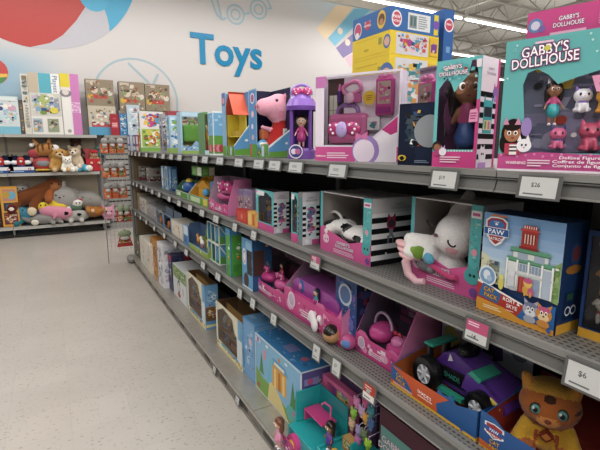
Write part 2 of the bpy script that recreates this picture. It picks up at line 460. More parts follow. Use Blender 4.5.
def peg_mat(name, base, hole, pitch=.0254, r=.13, rough=.7):
    """board with a grid of round holes on its y-z (or x-z) face"""
    m, nt, b = new_mat(name); N = nt.nodes; L = nt.links
    tc = N.new('ShaderNodeTexCoord')
    sp = N.new('ShaderNodeSeparateXYZ'); L.new(tc.outputs['Object'], sp.inputs[0])
    ad = N.new('ShaderNodeMath'); ad.operation = 'ADD'; L.new(sp.outputs[0], ad.inputs[0]); L.new(sp.outputs[1], ad.inputs[1])
    def cell(o):
        d = N.new('ShaderNodeMath'); d.operation = 'DIVIDE'; d.inputs[1].default_value = pitch; L.new(o, d.inputs[0])
        f = N.new('ShaderNodeMath'); f.operation = 'FRACT'; L.new(d.outputs[0], f.inputs[0])
        s = N.new('ShaderNodeMath'); s.operation = 'SUBTRACT'; s.inputs[1].default_value = .5; L.new(f.outputs[0], s.inputs[0])
        p = N.new('ShaderNodeMath'); p.operation = 'POWER'; p.inputs[1].default_value = 2; L.new(s.outputs[0], p.inputs[0]); return p
    a, c = cell(ad.outputs[0]), cell(sp.outputs[2])
    q = N.new('ShaderNodeMath'); q.operation = 'ADD'; L.new(a.outputs[0], q.inputs[0]); L.new(c.outputs[0], q.inputs[1])
    t = N.new('ShaderNodeMath'); t.operation = 'LESS_THAN'; t.inputs[1].default_value = r*r*4; L.new(q.outputs[0], t.inputs[0])
    mx = N.new('ShaderNodeMix'); mx.data_type = 'RGBA'; L.new(t.outputs[0], mx.inputs['Factor'])
    mx.inputs['A'].default_value = K(base); mx.inputs['B'].default_value = K(hole)
    L.new(mx.outputs['Result'], b.inputs['Base Color']); b.inputs['Roughness'].default_value = rough
    return m
def deck_mat(name, base, hole):
    """shelf deck: rows of slots near the front edge"""
    m, nt, b = new_mat(name); N = nt.nodes; L = nt.links
    tc = N.new('ShaderNodeTexCoord'); sp = N.new('ShaderNodeSeparateXYZ'); L.new(tc.outputs['Object'], sp.inputs[0])
    def band(o, pitch, w, off=0.0, src=None):
        d = N.new('ShaderNodeMath'); d.operation = 'MULTIPLY_ADD'; d.inputs[1].default_value = 1/pitch; d.inputs[2].default_value = off; L.new(o, d.inputs[0])
        f = N.new('ShaderNodeMath'); f.operation = 'FRACT'; L.new(d.outputs[0], f.inputs[0])
        t = N.new('ShaderNodeMath'); t.operation = 'LESS_THAN'; t.inputs[1].default_value = w; L.new(f.outputs[0], t.inputs[0]); return t
    def cmp(o, op, v):
        t = N.new('ShaderNodeMath'); t.operation = op; t.inputs[1].default_value = v; L.new(o, t.inputs[0]); return t
    def mul(a, c):
        t = N.new('ShaderNodeMath'); t.operation = 'MULTIPLY'; L.new(a.outputs[0], t.inputs[0]); L.new(c.outputs[0], t.inputs[1]); return t
    k = mul(mul(band(sp.outputs[1], .0165, .55), band(sp.outputs[0], .0165, .36, .2)), mul(cmp(sp.outputs[0], 'GREATER_THAN', .016), cmp(sp.outputs[0], 'LESS_THAN', .36)))
    no = N.new('ShaderNodeTexNoise'); no.inputs['Scale'].default_value = 9; L.new(tc.outputs['Object'], no.inputs['Vector'])
    mr = N.new('ShaderNodeMapRange'); mr.inputs['To Min'].default_value = .9; mr.inputs['To Max'].default_value = 1.08; L.new(no.outputs['Fac'], mr.inputs['Value'])
    mm = N.new('ShaderNodeMix'); mm.data_type = 'RGBA'; mm.blend_type = 'MULTIPLY'; mm.inputs['Factor'].default_value = 1
    mm.inputs['A'].default_value = K(base); L.new(mr.outputs[0], mm.inputs['B'])
    mx = N.new('ShaderNodeMix'); mx.data_type = 'RGBA'; L.new(k.outputs[0], mx.inputs['Factor'])
    L.new(mm.outputs['Result'], mx.inputs['A']); mx.inputs['B'].default_value = K(hole)
    L.new(mx.outputs['Result'], b.inputs['Base Color']); b.inputs['Roughness'].default_value = .45
    return m
def wall_mat():
    m, nt, b = new_mat('mural_wall_paint'); N = nt.nodes; L = nt.links
    tc = N.new('ShaderNodeTexCoord'); sp = N.new('ShaderNodeSeparateXYZ'); L.new(tc.outputs['Object'], sp.inputs[0])
    def mrg(o, a, c):
        r = N.new('ShaderNodeMapRange'); r.interpolation_type = 'SMOOTHSTEP'; r.inputs['From Min'].default_value = a; r.inputs['From Max'].default_value = c; L.new(o, r.inputs['Value']); return r
    x = mrg(sp.outputs[0], -.3, -1.5); z = mrg(sp.outputs[2], 3.35, 2.7); x2 = mrg(sp.outputs[0], 3.6, 6.2); z2 = mrg(sp.outputs[2], 4.0, 4.75)
    def mul(a, c):
        t = N.new('ShaderNodeMath'); t.operation = 'MULTIPLY'; L.new(a.outputs[0], t.inputs[0]); L.new(c.outputs[0], t.inputs[1]); return t
    f = mul(x, z); f2 = mul(x2, z2)
    mx = N.new('ShaderNodeMix'); mx.data_type = 'RGBA'; L.new(f.outputs[0], mx.inputs['Factor']); mx.inputs['A'].default_value = K('#d6d1cf'); mx.inputs['B'].default_value = K('#9cbfd3')
    m2 = N.new('ShaderNodeMix'); m2.data_type = 'RGBA'; L.new(f2.outputs[0], m2.inputs['Factor']); L.new(mx.outputs['Result'], m2.inputs['A']); m2.inputs['B'].default_value = K('#b2d2e0')
    L.new(m2.outputs['Result'], b.inputs['Base Color']); b.inputs['Roughness'].default_value = .6
    return m
WY = 9.05
struct('floor', MB().box(-9, -16, -.1, 20, 27, 0, '#c8c4b6'), floor_mat())
WX = 6.7
struct('wall_back', MB().box(-9, WY, 0, WX, WY+.12, 4.745, '#ddd'), wall_mat())
struct('wall_far', MB().box(-9, 27, 0, 20, 27.1, 5.6, '#b9b6b0'), STEEL)
struct('ceiling', MB().box(-9, -16, 5.5, 20, 27, 5.6, '#c2beb6'), vc_mat('ceiling_deck_paint', .8, .2, noise=.1, scale=3))
struct('trim_1', MB().box(-9, WY-.05, 4.745, WX+.02, WY+.2, 5.0, '#c9c1b6'), STEEL)

# open web joists below the ceiling deck
def joist(x0, y0, x1, y1, z0, z1, step, name='ceiling_beam'):
    mb = MB(); p, q = Vector((x0, y0, 0)), Vector((x1, y1, 0)); n = int((q-p).length/step)
    for z, h in ((z0, .025), (z1, .03)):
        mb.cyl(p+Vector((0, 0, z)), q+Vector((0, 0, z)), h, '#b5b0a7', n=6)
    for i in range(n):
        a, b = p.lerp(q, i/n), p.lerp(q, (i+.5)/n); c = p.lerp(q, (i+1)/n)
        mb.cyl(a+Vector((0, 0, z1)), b+Vector((0, 0, z0)), .014, '#aaa59c', n=5); mb.cyl(b+Vector((0, 0, z0)), c+Vector((0, 0, z1)), .014, '#aaa59c', n=5)
    struct(name, mb, STEEL)
for x in (4.6, 6.6, 8.6, 10.6, 12.6, 14.6, 16.6): joist(x, -4, x, 26.5, 4.95, 5.42, .9)
for y in (8.6, 12.2, 17.5): joist(2.0 if y > 9 else 7, y, 19.5, y, 4.75, 5.4, 1.1)

# rows of fluorescent strips running across the store
def emis(name, col, st):
    m, nt, b = new_mat(name); b.inputs['Emission Color'].default_value = col; b.inputs['Emission Strength'].default_value = st
    b.inputs['Base Color'].default_value = (.9, .9, .9, 1); return m
TUBE = emis('lit_tube', (1, .985, .95, 1), 5.0)
FIX = MB(); FIX.box(-1.45, -.09, .05, 1.45, .09, .11, '#d8d6d0'); FIX.extr([(-1.45, -.09, .05), (-1.45, -.03, .015), (-1.45, .03, .015), (-1.45, .09, .05)], (2.9, 0, 0), '#e2e0da')
fx0 = None
ROWS = [(7.55, (6.2, 9.2, 12.2)), (10.4, (7.7, 10.7, 13.7)), (13.2, (9.7, 12.7, 15.7))]
names = {7.55: 'over the back of the toy aisle', 10.4: 'beyond the end of the mural wall', 13.2: 'far beyond the mural wall', 4.7: 'above the middle of the aisle', 1.85: 'above the camera end of the aisle', -1.0: 'behind the camera end of the aisle'}
for y, xs in ROWS:
    for i, x in enumerate(xs):
        t = thing('strip_light', 'white fluorescent ceiling strip lamp %s' % names[y], 'lamp', (x, y, 4.4), 0, 'ceiling strip lamps '+names[y])
        if fx0 is None:
            h = FIX.build('housing', STEEL, t); tb = MB(); tb.cyl((-1.42, 0, 0), (1.42, 0, 0), .03, '#fff', n=10); u = tb.build('tube', TUBE, t); fx0 = [h, u]
            for q in (-1.1, 1.1): hb = MB(); hb.cyl((q, 0, .1), (q, 0, 1.09), .006, '#b5b1a8', n=6); fx0.append(hb.build('hanger', STEEL, t))
        else:
            for o in fx0:
                c = o.copy(); COL.objects.link(c); c.parent = t
def area(x, y, z, sx, sy, w, rot=(0, 0, 0), col=(1, .985, .96)):
    l = bpy.data.lights.new('strip_lamp_glow', 'AREA'); l.shape = 'RECTANGLE'; l.size = sx; l.size_y = sy; l.energy = w; l.color = col
    o = bpy.data.objects.new('strip_lamp_glow', l); o.location = (x, y, z); o.rotation_euler = rot; COL.objects.link(o)
for y, w in ((7.55, 120), (4.7, 150), (1.85, 150), (-1.0, 165), (-3.85, 320), (-6.7, 390), (-9.55, 430)): area(-.5, y, 4.33, 9, .12, w*LIGHT)
area(9, 7.9, 4.33, 9, .12, 150*LIGHT); area(10.5, 10.4, 4.33, 9, .12, 150*LIGHT); area(12, 13.2, 4.33, 9, .12, 150*LIGHT)
area(0, 7.62, 4.36, 13, .1, 36*LIGHT, (math.radians(78), 0, 0))
area(9, 7.9, 4.5, 9, .3, 38*LIGHT, (PI, 0, 0)); area(11, 10.6, 4.5, 9, .3, 38*LIGHT, (PI, 0, 0)); area(4, 4.7, 4.5, 9, .3, 38*LIGHT, (PI, 0, 0)); area(12, 13.4, 4.5, 9, .3, 38*LIGHT, (PI, 0, 0))
W = bpy.data.worlds.new('store_ambient'); SC.world = W; W.use_nodes = True
W.node_tree.nodes['Background'].inputs['Color'].default_value = (1, .985, .96, 1); W.node_tree.nodes['Background'].inputs['Strength'].default_value = AMB

# ---------------------------------------------------------------- mural graphics printed on the wall
def wp(px, py): p = at(px, py, 1, WY); return (p.x, p.z)
def graphic(name, label, cat, draw):
    mb = MB(); a = Art(mb, (0, WY-.002, 0), (1, 0, 0), (0, 0, 1), 1, 1, .0006); draw(a)
    return tag(mb.build(name, CARD), label, cat)
def ball(a):
    cx, cz, r = -.82, 4.78, 1.64; top = 4.74
    def arc(t0, t1, n=24): return [(cx+r*math.cos(t0+(t1-t0)*i/n), cz+r*math.sin(t0+(t1-t0)*i/n)) for i in range(n+1)]
    a.poly(arc(PI+.02, 2*PI-.02, 48), '#c4c2ca')
    t = math.atan2(wp(30, 47)[1]-cz, wp(30, 47)[0]-cx)
    a.poly(arc(-PI+.02, t)+[wp(50, 43), wp(63, 35), wp(76, 21), wp(86, 6), (wp(86, 6)[0], top), (cx-r+.02, top)], '#d04c48')
    b0 = math.atan2(wp(110, 32)[1]-cz, wp(110, 32)[0]-cx)
    a.poly([wp(103, 6), wp(107, 16), wp(109, 25)]+arc(b0, -.02)+[(wp(103, 6)[0], top)], '#4fb3dd')
    h = wp(94, -3); a.poly([(h[0]+.24*math.cos(q*PI/16), min(top, h[1]+.24*math.sin(q*PI/16))) for q in range(32)], '#55b9e2')
graphic('beach_ball_graphic', 'large red, white and blue beach ball printed on the wall mural', 'mural', ball)
def sball(a):
    u, v = wp(-7, 71)
    a.ell(u, v, .21, '#d9534f'); a.poly([(u-.1, v-.05), (u+.2, v-.03), (u+.19, v-.08), (u-.1, v-.12)], '#f2c14a'); a.poly([(u-.1, v-.12), (u+.185, v-.085), (u+.1, v-.185), (u-.05, v-.19)], '#4f9d5a')
graphic('small_ball_graphic', 'small rainbow ball printed on the wall above the pastel box', 'mural', sball)
def truck(a):
    c = '#a3c4d1'
    for p, r in (((235.5, 14.5), .2), ((258.5, 9.5), .2)):
        u, v = wp(*p); a.ring(u, v, r, .035, c); a.ring(u, v, r*.55, .03, c)
    def line(*ps, w=.035):
        q = [wp(*p) for p in ps]
        for (x0, z0), (x1, z1) in zip(q, q[1:]):
            d = Vector((x1-x0, z1-z0)); n = Vector((-d.y, d.x)).normalized()*w/2
            a.poly([(x0-n.x, z0-n.y), (x1-n.x, z1-n.y), (x1+n.x, z1+n.y), (x0+n.x, z0+n.y)], c)
    line((211, -1), (217, 15)); line((217, -1), (222, 20), (226, 18)); line((244, 14), (250, 13)); line((268, 9), (272, 8)); line((266, -2), (271, 8)); line((217, 15), (222, 20))
graphic('toy_truck_graphic', 'pale outline of a toy truck printed on the wall above the Toys sign', 'mural', truck)
def circ(a):
    u, v = wp(137, 101); a.ring(u, v, .78, .035, '#abc3cd', 48)
    for (x0, y0), (x1, y1) in (((128, 63), (148, 82)), ((148, 82), (156, 100)), ((158, 74), (150, 92))):
        p, q = wp(x0, y0), wp(x1, y1); d = Vector((q[0]-p[0], q[1]-p[1])); n = Vector((-d.y, d.x)).normalized()*.022
        a.poly([(p[0]-n.x, p[1]-n.y), (q[0]-n.x, q[1]-n.y), (q[0]+n.x, q[1]+n.y), (p[0]+n.x, p[1]+n.y)], '#abc3cd')
graphic('round_outline_graphic', 'pale blue outline of a ball printed on the wall behind brown boxes', 'mural', circ)
def planks(a):
    for pts, c in ((((316, 29), (336, 5), (354, 7), (326, 40)), '#ecd3ae'), (((328, 38), (354, 9), (372, 8), (335, 46)), '#7cc3e0'),
                   (((336, 48), (356, 31), (372, 22), (375, 38), (343, 58)), '#9383b8'), (((345, 58), (375, 40), (380, 50), (350, 67)), '#e9bccb')):
        a.poly([wp(*p) for p in pts], c)
    for p in ((340, 31), (347.5, 42.5)):
        u, v = wp(*p); a.ell(u, v, .075, '#ecd9c4')
graphic('xylophone_graphic', 'orange, blue and purple toy xylophone bars printed on the wall', 'mural', planks)
sg = MB(); p0, p1, pt = wp(191, 62), wp(262, 70), wp(191, 32)
sa = Art(sg, (0, WY, 0), (1, 0, 0), (0, 0, 1), 1, 1, .004)
tv, tf, bb = text_mesh('Toys', .02)
cap = .62; sx = (p1[0]-p0[0])/(bb[2]-bb[0]); szz = (pt[1]-p0[1])/.7
o0 = Vector((p0[0], WY-.012, p0[1]))
for poly in tf:
    pass
pts3 = [Vector((o0.x+(x-bb[0])*sx, WY-.02, p0[1]+y*szz)) for x, y in tv]
sg.add(pts3, tf, '#1d93c8'); sg.add([p+Vector((0, .02, 0)) for p in pts3], [tuple(reversed(f)) for f in tf], '#1d93c8')
ec = {}
for f in tf:
    for i in range(len(f)):
        e = (f[i], f[(i+1) % len(f)]); ec[e] = ec.get(e, 0)+1
nb = len(pts3)
al = pts3+[p+Vector((0, .02, 0)) for p in pts3]
sg.add(al, [(j, i, i+nb, j+nb) for (i, j) in ec if (j, i) not in ec], '#167fb0')
tag(sg.build('wall_lettering', PLASTIC), 'bright blue Toys lettering on the white wall', 'sign')

# ---------------------------------------------------------------- the long gondola
GE, GN = 6.0, -.65          # far end, near end
G = thing('gondola_shelving', 'long grey metal store shelving run loaded with boxed toys', 'shelving unit', (0, 0, 0))
DECK = deck_mat('perforated_deck', '#7c7a76', '#2c2a28')
PEG = peg_mat('dark_pegboard', '#2d2926', '#0d0b09'); TAN = peg_mat('tan_pegboard', '#8c7557', '#3f3222')
GREY = '#7a7976'; LIP = '#8d8c88'
seams = [-.65, .667, 2.0, 3.333, 4.667, 6.0]
for z, depth in ((L1, .96), (L2, .47), (L3, .47)):
    for a, b in zip(seams, seams[1:]):
        sh = MB().box(.012, a+.002, z-.022, depth, b-.002, z, GREY).build('shelf', DECK, G)
        ch = MB()
        ch.box(0, a+.002, z-.014, .014, b-.002, z+.001, LIP)
        ch.extr([(.006, a+.002, z-.014), (.012, a+.002, z-.014), (.004, a+.002, z-.047), (-.004, a+.002, z-.047)], (0, b-a-.004, 0), '#6d6c69')
        ch.box(-.007, a+.002, z-.049, .006, b-.002, z-.045, LIP); ch.box(-.001, a+.002, z-.019, .008, b-.002, z-.016, '#6a6966')
        ch.build('price_channel', STEEL, sh)
for a, b in zip(seams, seams[1:]):
    MB().box(-.055, a+.002, L0-.02, .5, b-.002, L0, '#b3ada4').build('base_deck', CHROME, G)
    kp = MB(); kp.box(-.048, a+.002, 0, -.03, b-.002, L0-.02, '#8a8781')
    kp.box(-.056, a+.002, L0-.03, -.045, b-.002, L0-.018, '#c9c5bd'); kp.box(-.053, a+.002, .0, -.046, b-.002, .016, '#9c9892')
    n = max(1, int((b-a)/.33))
    for i in range(n):
        y = a+(i+.5)*(b-a)/n; kp.box(-.0495, y-.06, .024, -.047, y+.06, .05, '#46423e')
    kp.build('kick_plate', CHROME, G)
MB().box(.49, GN, .05, .51, GE, L1-.02, '#444').build('back_panel', PEG, G)
ep = MB().box(.03, GE-.02, L0, .5, GE, L1-.02, '#8a7458').build('end_panel', TAN, G)
up = MB(); up.box(-.012, GE-.005, 0, .035, GE+.035, L1-.02, '#858480')
for i in range(60): up.box(.005, GE-.0065, .1+i*.022, .018, GE-.004, .112+i*.022, '#2b2a28')
up.build('upright', STEEL, G)
for y in seams[1:-1]:
    u = MB(); u.box(.47, y-.02, L0, .49, y+.02, L1-.02, '#6f6e6b'); u.build('upright', STEEL, G)
bp = MB(); bp.ell((-.06, GE-.02, .05), (.06, .1, .055), '#8f8d88'); bp.build('corner_bumper', STEEL, G)

# ---------------------------------------------------------------- back wall shelving, facing the camera
BY, BK = 8.6, 9.03
BT, BM, BB = 1.70, 1.066, .185
Bk = thing('wall_shelving', 'grey metal shelving along the back wall holding plush toys', 'shelving unit', (0, 0, 0))
bs = [(-3.15, -1.5), (-1.5, -.12)]
for a, b in bs:
    for z, y0, c in ((BT, BY+.02, '#a3a19c'), (BM, BY+.02, '#a3a19c'), (BB, BY-.05, '#a8a49c')):
        b2 = b+.1 if z == BB and b > -1 else b
        sh = MB().box(a+.003, y0+.01, z-.03, b2-.003, BK, z, '#9a9893').build('shelf', STEEL, Bk)
        ch = MB().box(a+.003, y0, z-.045, b2-.003, y0+.012, z+.002, '#b4b2ac'); ch.box(a+.003, y0-.004, z-.047, b2-.003, y0+.002, z-.04, '#c8c6c0'); ch.build('price_channel', STEEL, sh)
    MB().box(a+.003, BK-.05, BB, b-.003, BK-.035, BT-.03, '#b5a893').build('back_panel', MATTE, Bk)
    MB().box(a+.003, BY+.02, 0, b-.003, BY+.04, .05, '#2e2b28').build('kick_plate', STEEL, Bk)
for x in (-3.15, -1.5, -.12):
    u = MB(); u.box(x-.02, BK-.06, 0, x+.02, BK-.03, BT-.03, '#807e79'); u.box(x-.015, BY+.02, 0, x+.015, BY+.06, BB-.03, '#9a9893'); u.build('upright', STEEL, Bk)
# lower slatted counter that continues behind the aisle end
Cn = thing('slatwall_counter', 'grey slatted display counter behind the wire rack', 'shelving unit', (0, 0, 0))
MB().box(.0, BY+.02, 1.655, 2.6, BK, 1.70, '#9c9a95').build('counter_top', STEEL, Cn)
sw = MB(); sw.box(.0, BY+.08, 0, 2.6, BY+.12, 1.655, '#9d9b96')
for i in range(16): sw.box(.0, BY+.077, .12+i*.095, 2.6, BY+.081, .142+i*.095, '#2c2a28')
sw.build('slat_panel', STEEL, Cn)
# ================================================================ reusable toys (local frame: front looks to -y, z up, metres)
def T3(x, y, z, s=1.0, rz=0, rx=0, ry=0):
    return Matrix.Translation((x, y, z)) @ Euler((rx, ry, rz)).to_matrix().to_4x4() @ Matrix.Scale(s, 4)
def eyes(name, mb_pts, parent, M, mat=None):
    for c, r, col in mb_pts:
        mb = MB(); mb.ell(c, r, col, None, 10, 8); mb.move(M); mb.build(name, mat or PLASTIC, parent)
def doll(parent, M, skin='#a9714f', hair='#2a1b18', top='#d6558f', skirt='#39b6bd', shoe='#f2e3ee', ears=None, name='doll'):
    """toy doll one unit tall: big head, dress, two arms, two legs"""
    b = blob(name, [('e', (0, 0, .78), (.15, .135, .165), skin), ('c', (0, 0, .6), (0, 0, .66), .035, .035, skin),
                    ('c', (0, 0, .44), (0, 0, .58), .075, .07, top), ('c', (0, 0, .36), (0, 0, .43), .125, .08, skirt), ('c', (0, 0, .31), (0, 0, .36), .135, .12, skirt),
                    ('c', (-.075, 0, .57), (-.15, -.03, .45), .032, .026, top), ('c', (-.15, -.03, .45), (-.185, -.08, .36), .026, .022, skin),
                    ('c', (.075, 0, .57), (.15, -.03, .45), .032, .026, top), ('c', (.15, -.03, .45), (.185, -.08, .36), .026, .022, skin),
                    ('c', (-.05, 0, .3), (-.055, -.005, .05), .04, .03, skin), ('c', (.05, 0, .3), (.055, -.005, .05), .04, .03, skin),
                    ('e', (-.055, -.03, .025), (.042, .07, .03), shoe), ('e', (.055, -.03, .025), (.042, .07, .03), shoe), ('e', (0, -.135, .765), (.018, .02, .014), skin)],
             .017, PLASTIC, parent, M=M, smooth=2, paints=[((0, -.13, .70), (.035, .03, .01), '#8e2f3c')])
    h = MB(); h.ell((0, .03, .825), (.172, .15, .15), hair); h.ell((-.14, .03, .68), (.055, .08, .17), hair); h.ell((.14, .03, .68), (.055, .08, .17), hair); h.ell((0, .1, .68), (.14, .06, .2), hair)
    if ears:
        for q in (-1, 1): h.cyl((q*.1, .02, .92), (q*.13, .02, 1.03), .05, ears, .004, 8)
    h.move(M); h.build('hair', PLASTIC, b)
    for q in (-1, 1):
        e = MB(); e.ell((q*.055, -.122, .785), (.028, .016, .036), '#fff', None, 10, 8); e.ell((q*.052, -.134, .783), (.017, .008, .024), '#3a2418', None, 8, 6); e.move(M); e.build('eye', PLASTIC, b)
    return b
def kitten(parent, M, body='#f3f1f4', accent='#e75c9c', name='cat_figure', mat=None, vox=.03):
    """seated toy cat about one unit tall"""
    b = blob(name, [('e', (0, 0, .62), (.33, .26, .27), body), ('e', (0, .02, .25), (.24, .22, .27), body), ('c', (-.2, 0, .8), (-.25, 0, .98), .1, .03, accent), ('c', (.2, 0, .8), (.25, 0, .98), .1, .03, accent),
                    ('c', (-.12, -.15, .3), (-.13, -.2, .06), .075, .07, body), ('c', (.12, -.15, .3), (.13, -.2, .06), .075, .07, body), ('e', (0, -.24, .56), (.1, .06, .07), body),
                    ('e', (-.2, -.02, .09), (.12, .16, .09), body), ('e', (.2, -.02, .09), (.12, .16, .09), body), ('c', (.15, .2, .12), (.38, .25, .4), .05, .04, accent)],
             vox, mat or PLASTIC, parent, M=M, paints=[((0, -.2, .38), (.22, .2, .05), accent), ((0, -.3, .585), (.03, .04, .02), '#d8607f')])
    eyes('eye', [((-.13, -.225, .66), (.045, .025, .06), '#1d1a22'), ((.13, -.225, .66), (.045, .025, .06), '#1d1a22')], b, M)
    return b
def teddy(M, body, muzzle, name, label, cat, group=None, vox=.012, extra=(), paints=(), loc=None, rz=0, ear=True, s=1.0):
    """seated plush about .26 m tall with arms and legs forward"""
    L = [('e', (0, 0, .2), (.075, .07, .068), body), ('e', (0, .01, .085), (.07, .062, .085), body), ('e', (0, -.06, .188), (.036, .028, .028), muzzle),
         ('c', (-.06, -.01, .13), (-.09, -.05, .06), .026, .024, body), ('c', (.06, -.01, .13), (.09, -.05, .06), .026, .024, body),
         ('c', (-.045, -.02, .03), (-.07, -.1, .03), .034, .03, body), ('c', (.045, -.02, .03), (.07, -.1, .03), .034, .03, body),
         ('e', (-.072, -.128, .032), (.026, .012, .028), muzzle), ('e', (.072, -.128, .032), (.026, .012, .028), muzzle)]
    if ear: L += [('e', (-.06, .0, .262), (.026, .016, .026), body), ('e', (.06, .0, .262), (.026, .016, .026), body)]
    root = blob(name, L+list(extra), vox, PLUSH, None, paints=list(paints), M=M)
    if loc is not None: root.location = loc
    root.rotation_euler = (0, 0, rz)
    eyes('eye', [((-.028, -.064, .218), (.009, .008, .01), '#17130f'), ((.028, -.064, .218), (.009, .008, .01), '#17130f')], root, M)
    eyes('nose', [((0, -.088, .196), (.012, .008, .009), '#2a1a17')], root, M)
    return tag(root, label, cat, group)
def bow(mb, c, w, col, dots=None, y=0):
    x, yy, z = c
    for q in (-1, 1):
        mb.ell((x+q*w*.27, yy, z), (w*.27, w*.12, w*.2), col, (0, q*.25, 0), 12, 8)
        if dots:
            for dx, dz in ((.2, .1), (.36, -.02), (.3, -.12), (.4, .1)): mb.ell((x+q*w*dx, yy-w*.1, z+w*dz), (w*.04, w*.03, w*.04), dots, None, 8, 6)
    mb.ell((x, yy-w*.05, z), (w*.08, w*.11, w*.1), col, None, 10, 8)
PINKS = ['#e85aa0', '#f5a9cc', '#c2388a', '#fbe3ef', '#8d4bb0', '#ffffff', '#3fb6bb']
BLUES = ['#3e8fd0', '#9dd0ef', '#eef4f8', '#2f5ea8', '#f0c545', '#7fb24c', '#ffffff']
GREENS = ['#5fa83d', '#8cc8ea', '#cfe8b5', '#f2f2e8', '#d84d55', '#f3c84a', '#3c8a4a']
BROWNS = ['#7b6a56', '#d9cdb8', '#c9524a', '#e8e2d4', '#4b4034', '#6f8f5f', '#e0a63c']
PASTEL = ['#c9e3ea', '#f2d7df', '#e9e3f3', '#9fcfd6', '#f3efe6', '#d8a7c0', '#8fb3c9']
GREYS = ['#b9b5ad', '#8f8b86', '#e2dfd8', '#b5443f', '#5f5b58', '#d8c9a8']
# ================================================================ top shelf of the gondola, far end to near end
S1 = 'gondola top shelf stock'
for i, (a, b, c) in enumerate(((127.8, 130.4, '#4a6fb5'), (130.6, 133.2, '#c9d3e6'), (133.4, 136, '#3a62ad'), (136.2, 139, '#c8504f'))):
    carton('toy_carton', 'slim %s toy carton at the far end of the top shelf' % ('blue', 'pale grey', 'dark blue', 'red')[i], 'toy box', L1, .03, a, b, (a, 135), .2, c,
           front=lambda f: f.rect(.1, .05, .9, .3, '#d9dde6').rect(.2, .45, .8, .9, '#e8e3e6').busy(i, BLUES, 6, (0, .3, 1, 1), .06), short='slim cartons' if i == 1 else None)
def f(a):
    a.rect(.05, .6, .95, .98, '#e9e0e4').busy(3, ['#d64a8a', '#7a4fb0', '#e35f3e', '#f3c945', '#4fa7d6'], 16, (.05, .6, .95, .97), .09).rect(.0, 0, 1, .1, '#7fb24c').rect(.06, .12, .94, .56, '#a7c24f').busy(4, ['#d8d04a', '#5f8f37', '#e9efe0', '#c94f42', '#e8a33d'], 22, (.06, .12, .94, .56), .09)
faceon('toy_carton', 'bright green and purple toy carton beside slim blue cartons', 'toy box', L1, .04, 141.5, 165, (142, 111), .12, '#dfe3d5', f, short='green and purple carton')
def f(a): a.rect(.1, .1, .9, .9, '#8c8a93').busy(7, ['#c9c4cc', '#6a6672', '#e6dfe6', '#5c5661'], 18, (.05, .05, .95, .9), .1)
faceon('foil_pack', 'silver grey toy pack between green carton and pale blue box', 'toy pack', L1, .03, 163, 172, (163, 114), .1, '#a9a5ad', f)
def f(a):
    a.rect(0, .9, 1, 1, '#b7404c').rect(.1, .15, .4, .85, '#cfe2ee').rect(.5, .15, .92, .85, '#86b4d6').rect(0, 0, 1, .12, '#9dbb5a').busy(9, BLUES, 12, (.05, .12, .95, .85), .08)
faceon('toy_carton', 'pale blue toy carton with a red top strip', 'toy box', L1, .02, 170.6, 184, (171.6, 111), .12, '#a9cbe2', f, short='pale blue carton')
# window box with a green carry case
def case_box(a, b, label, short, seed, col='#6cc255'):
    Y = y_on(a, .02, L1); W = x_on(b, Y, L1)-.02; H = at(a, 111.5, 1, Y).z-L1; REG[L1].append((Y, short, Y, Y))
    t = thing('window_box', label, 'toy box', (.02, Y, L1))
    win = [(.07, .08), (.93, .08), (.93, .88), (.07, .88)]
    def fr(a):
        a.rect(0, .0, 1, .07, '#9dbb5a').rect(.07, .9, .93, .99, '#b9d7ea')
        a.poly([(.07, .08), (.93, .08), (.93, .14), (.6, .32), (.4, .17), (.07, .2)], '#8fb4dd').busy(seed, BLUES, 8, (.07, .06, .93, .22), .05)
    shell(t, W, .1, H, win, '#9cc4de', '#a6cbe2', '#c9d2c4', front=fr, film=True, clear=True)
    m = MB(); w, h = W*.78, H*.42; x0, z0 = W*.12, H*.28
    m.box(x0, .008, z0, x0+w, .06, z0+h, col); c = m.build('carry_case', PLASTIC, t, bevel=.02)
    m = MB(); m.tube([(x0+w*.35, .035, z0+h), (x0+w*.38, .035, z0+h+.025), (x0+w*.62, .035, z0+h+.025), (x0+w*.65, .035, z0+h)], .008, '#4c9a3c', 6); m.build('handle', PLASTIC, c)
    m = MB(); m.box(x0+w*.46, .002, z0+h*.75, x0+w*.54, .008, z0+h*.95, '#8cc46b'); m.build('latch', PLASTIC, c)
    ins = MB(); ins.box(.01, .085, .01, W-.01, .09, H-.01, '#a9b5a2'); ia = Art(ins, (0, .085, 0), (1, 0, 0), (0, 0, 1), W, H)
    ia.rect(.05, .7, .95, .98, '#d9d2c8').busy(seed+1, ['#c9b8a6', '#e7ded3', '#d86c7c', '#7aa0c9'], 14, (.1, .72, .95, .97), .1); ins.build('backing_card', CARD, t)
case_box(181.6, 206.5, 'pale blue window box holding a green toy carry case', 'green case box', 12)
Y = y_on(205, .06, L1); W = x_on(214.5, Y, L1)-.06; H = at(206, 112, 1, Y).z-L1
t = thing('window_box', 'dark narrow window box with a small yellow and orange figure', 'toy box', (.06, Y, L1))
shell(t, W, .14, H, [(.08, .1), (.92, .1), (.92, .95), (.08, .95)], '#5f9a55', '#6c9f69', '#7d9278', clear=True, front=lambda a: a.rect(0, 0, 1, .1, '#b6cfe0'))
blob('figure', [('e', (W*.5, .06, H*.42), (W*.22, .03, H*.12), '#e59c3c'), ('e', (W*.5, .06, H*.62), (W*.16, .03, H*.1), '#e9d6a8'), ('c', (W*.4, .06, H*.3), (W*.4, .06, H*.14), .012, .012, '#c9523f'), ('c', (W*.62, .06, H*.3), (W*.62, .06, H*.14), .012, .012, '#c9523f')], .008, PLASTIC, t)
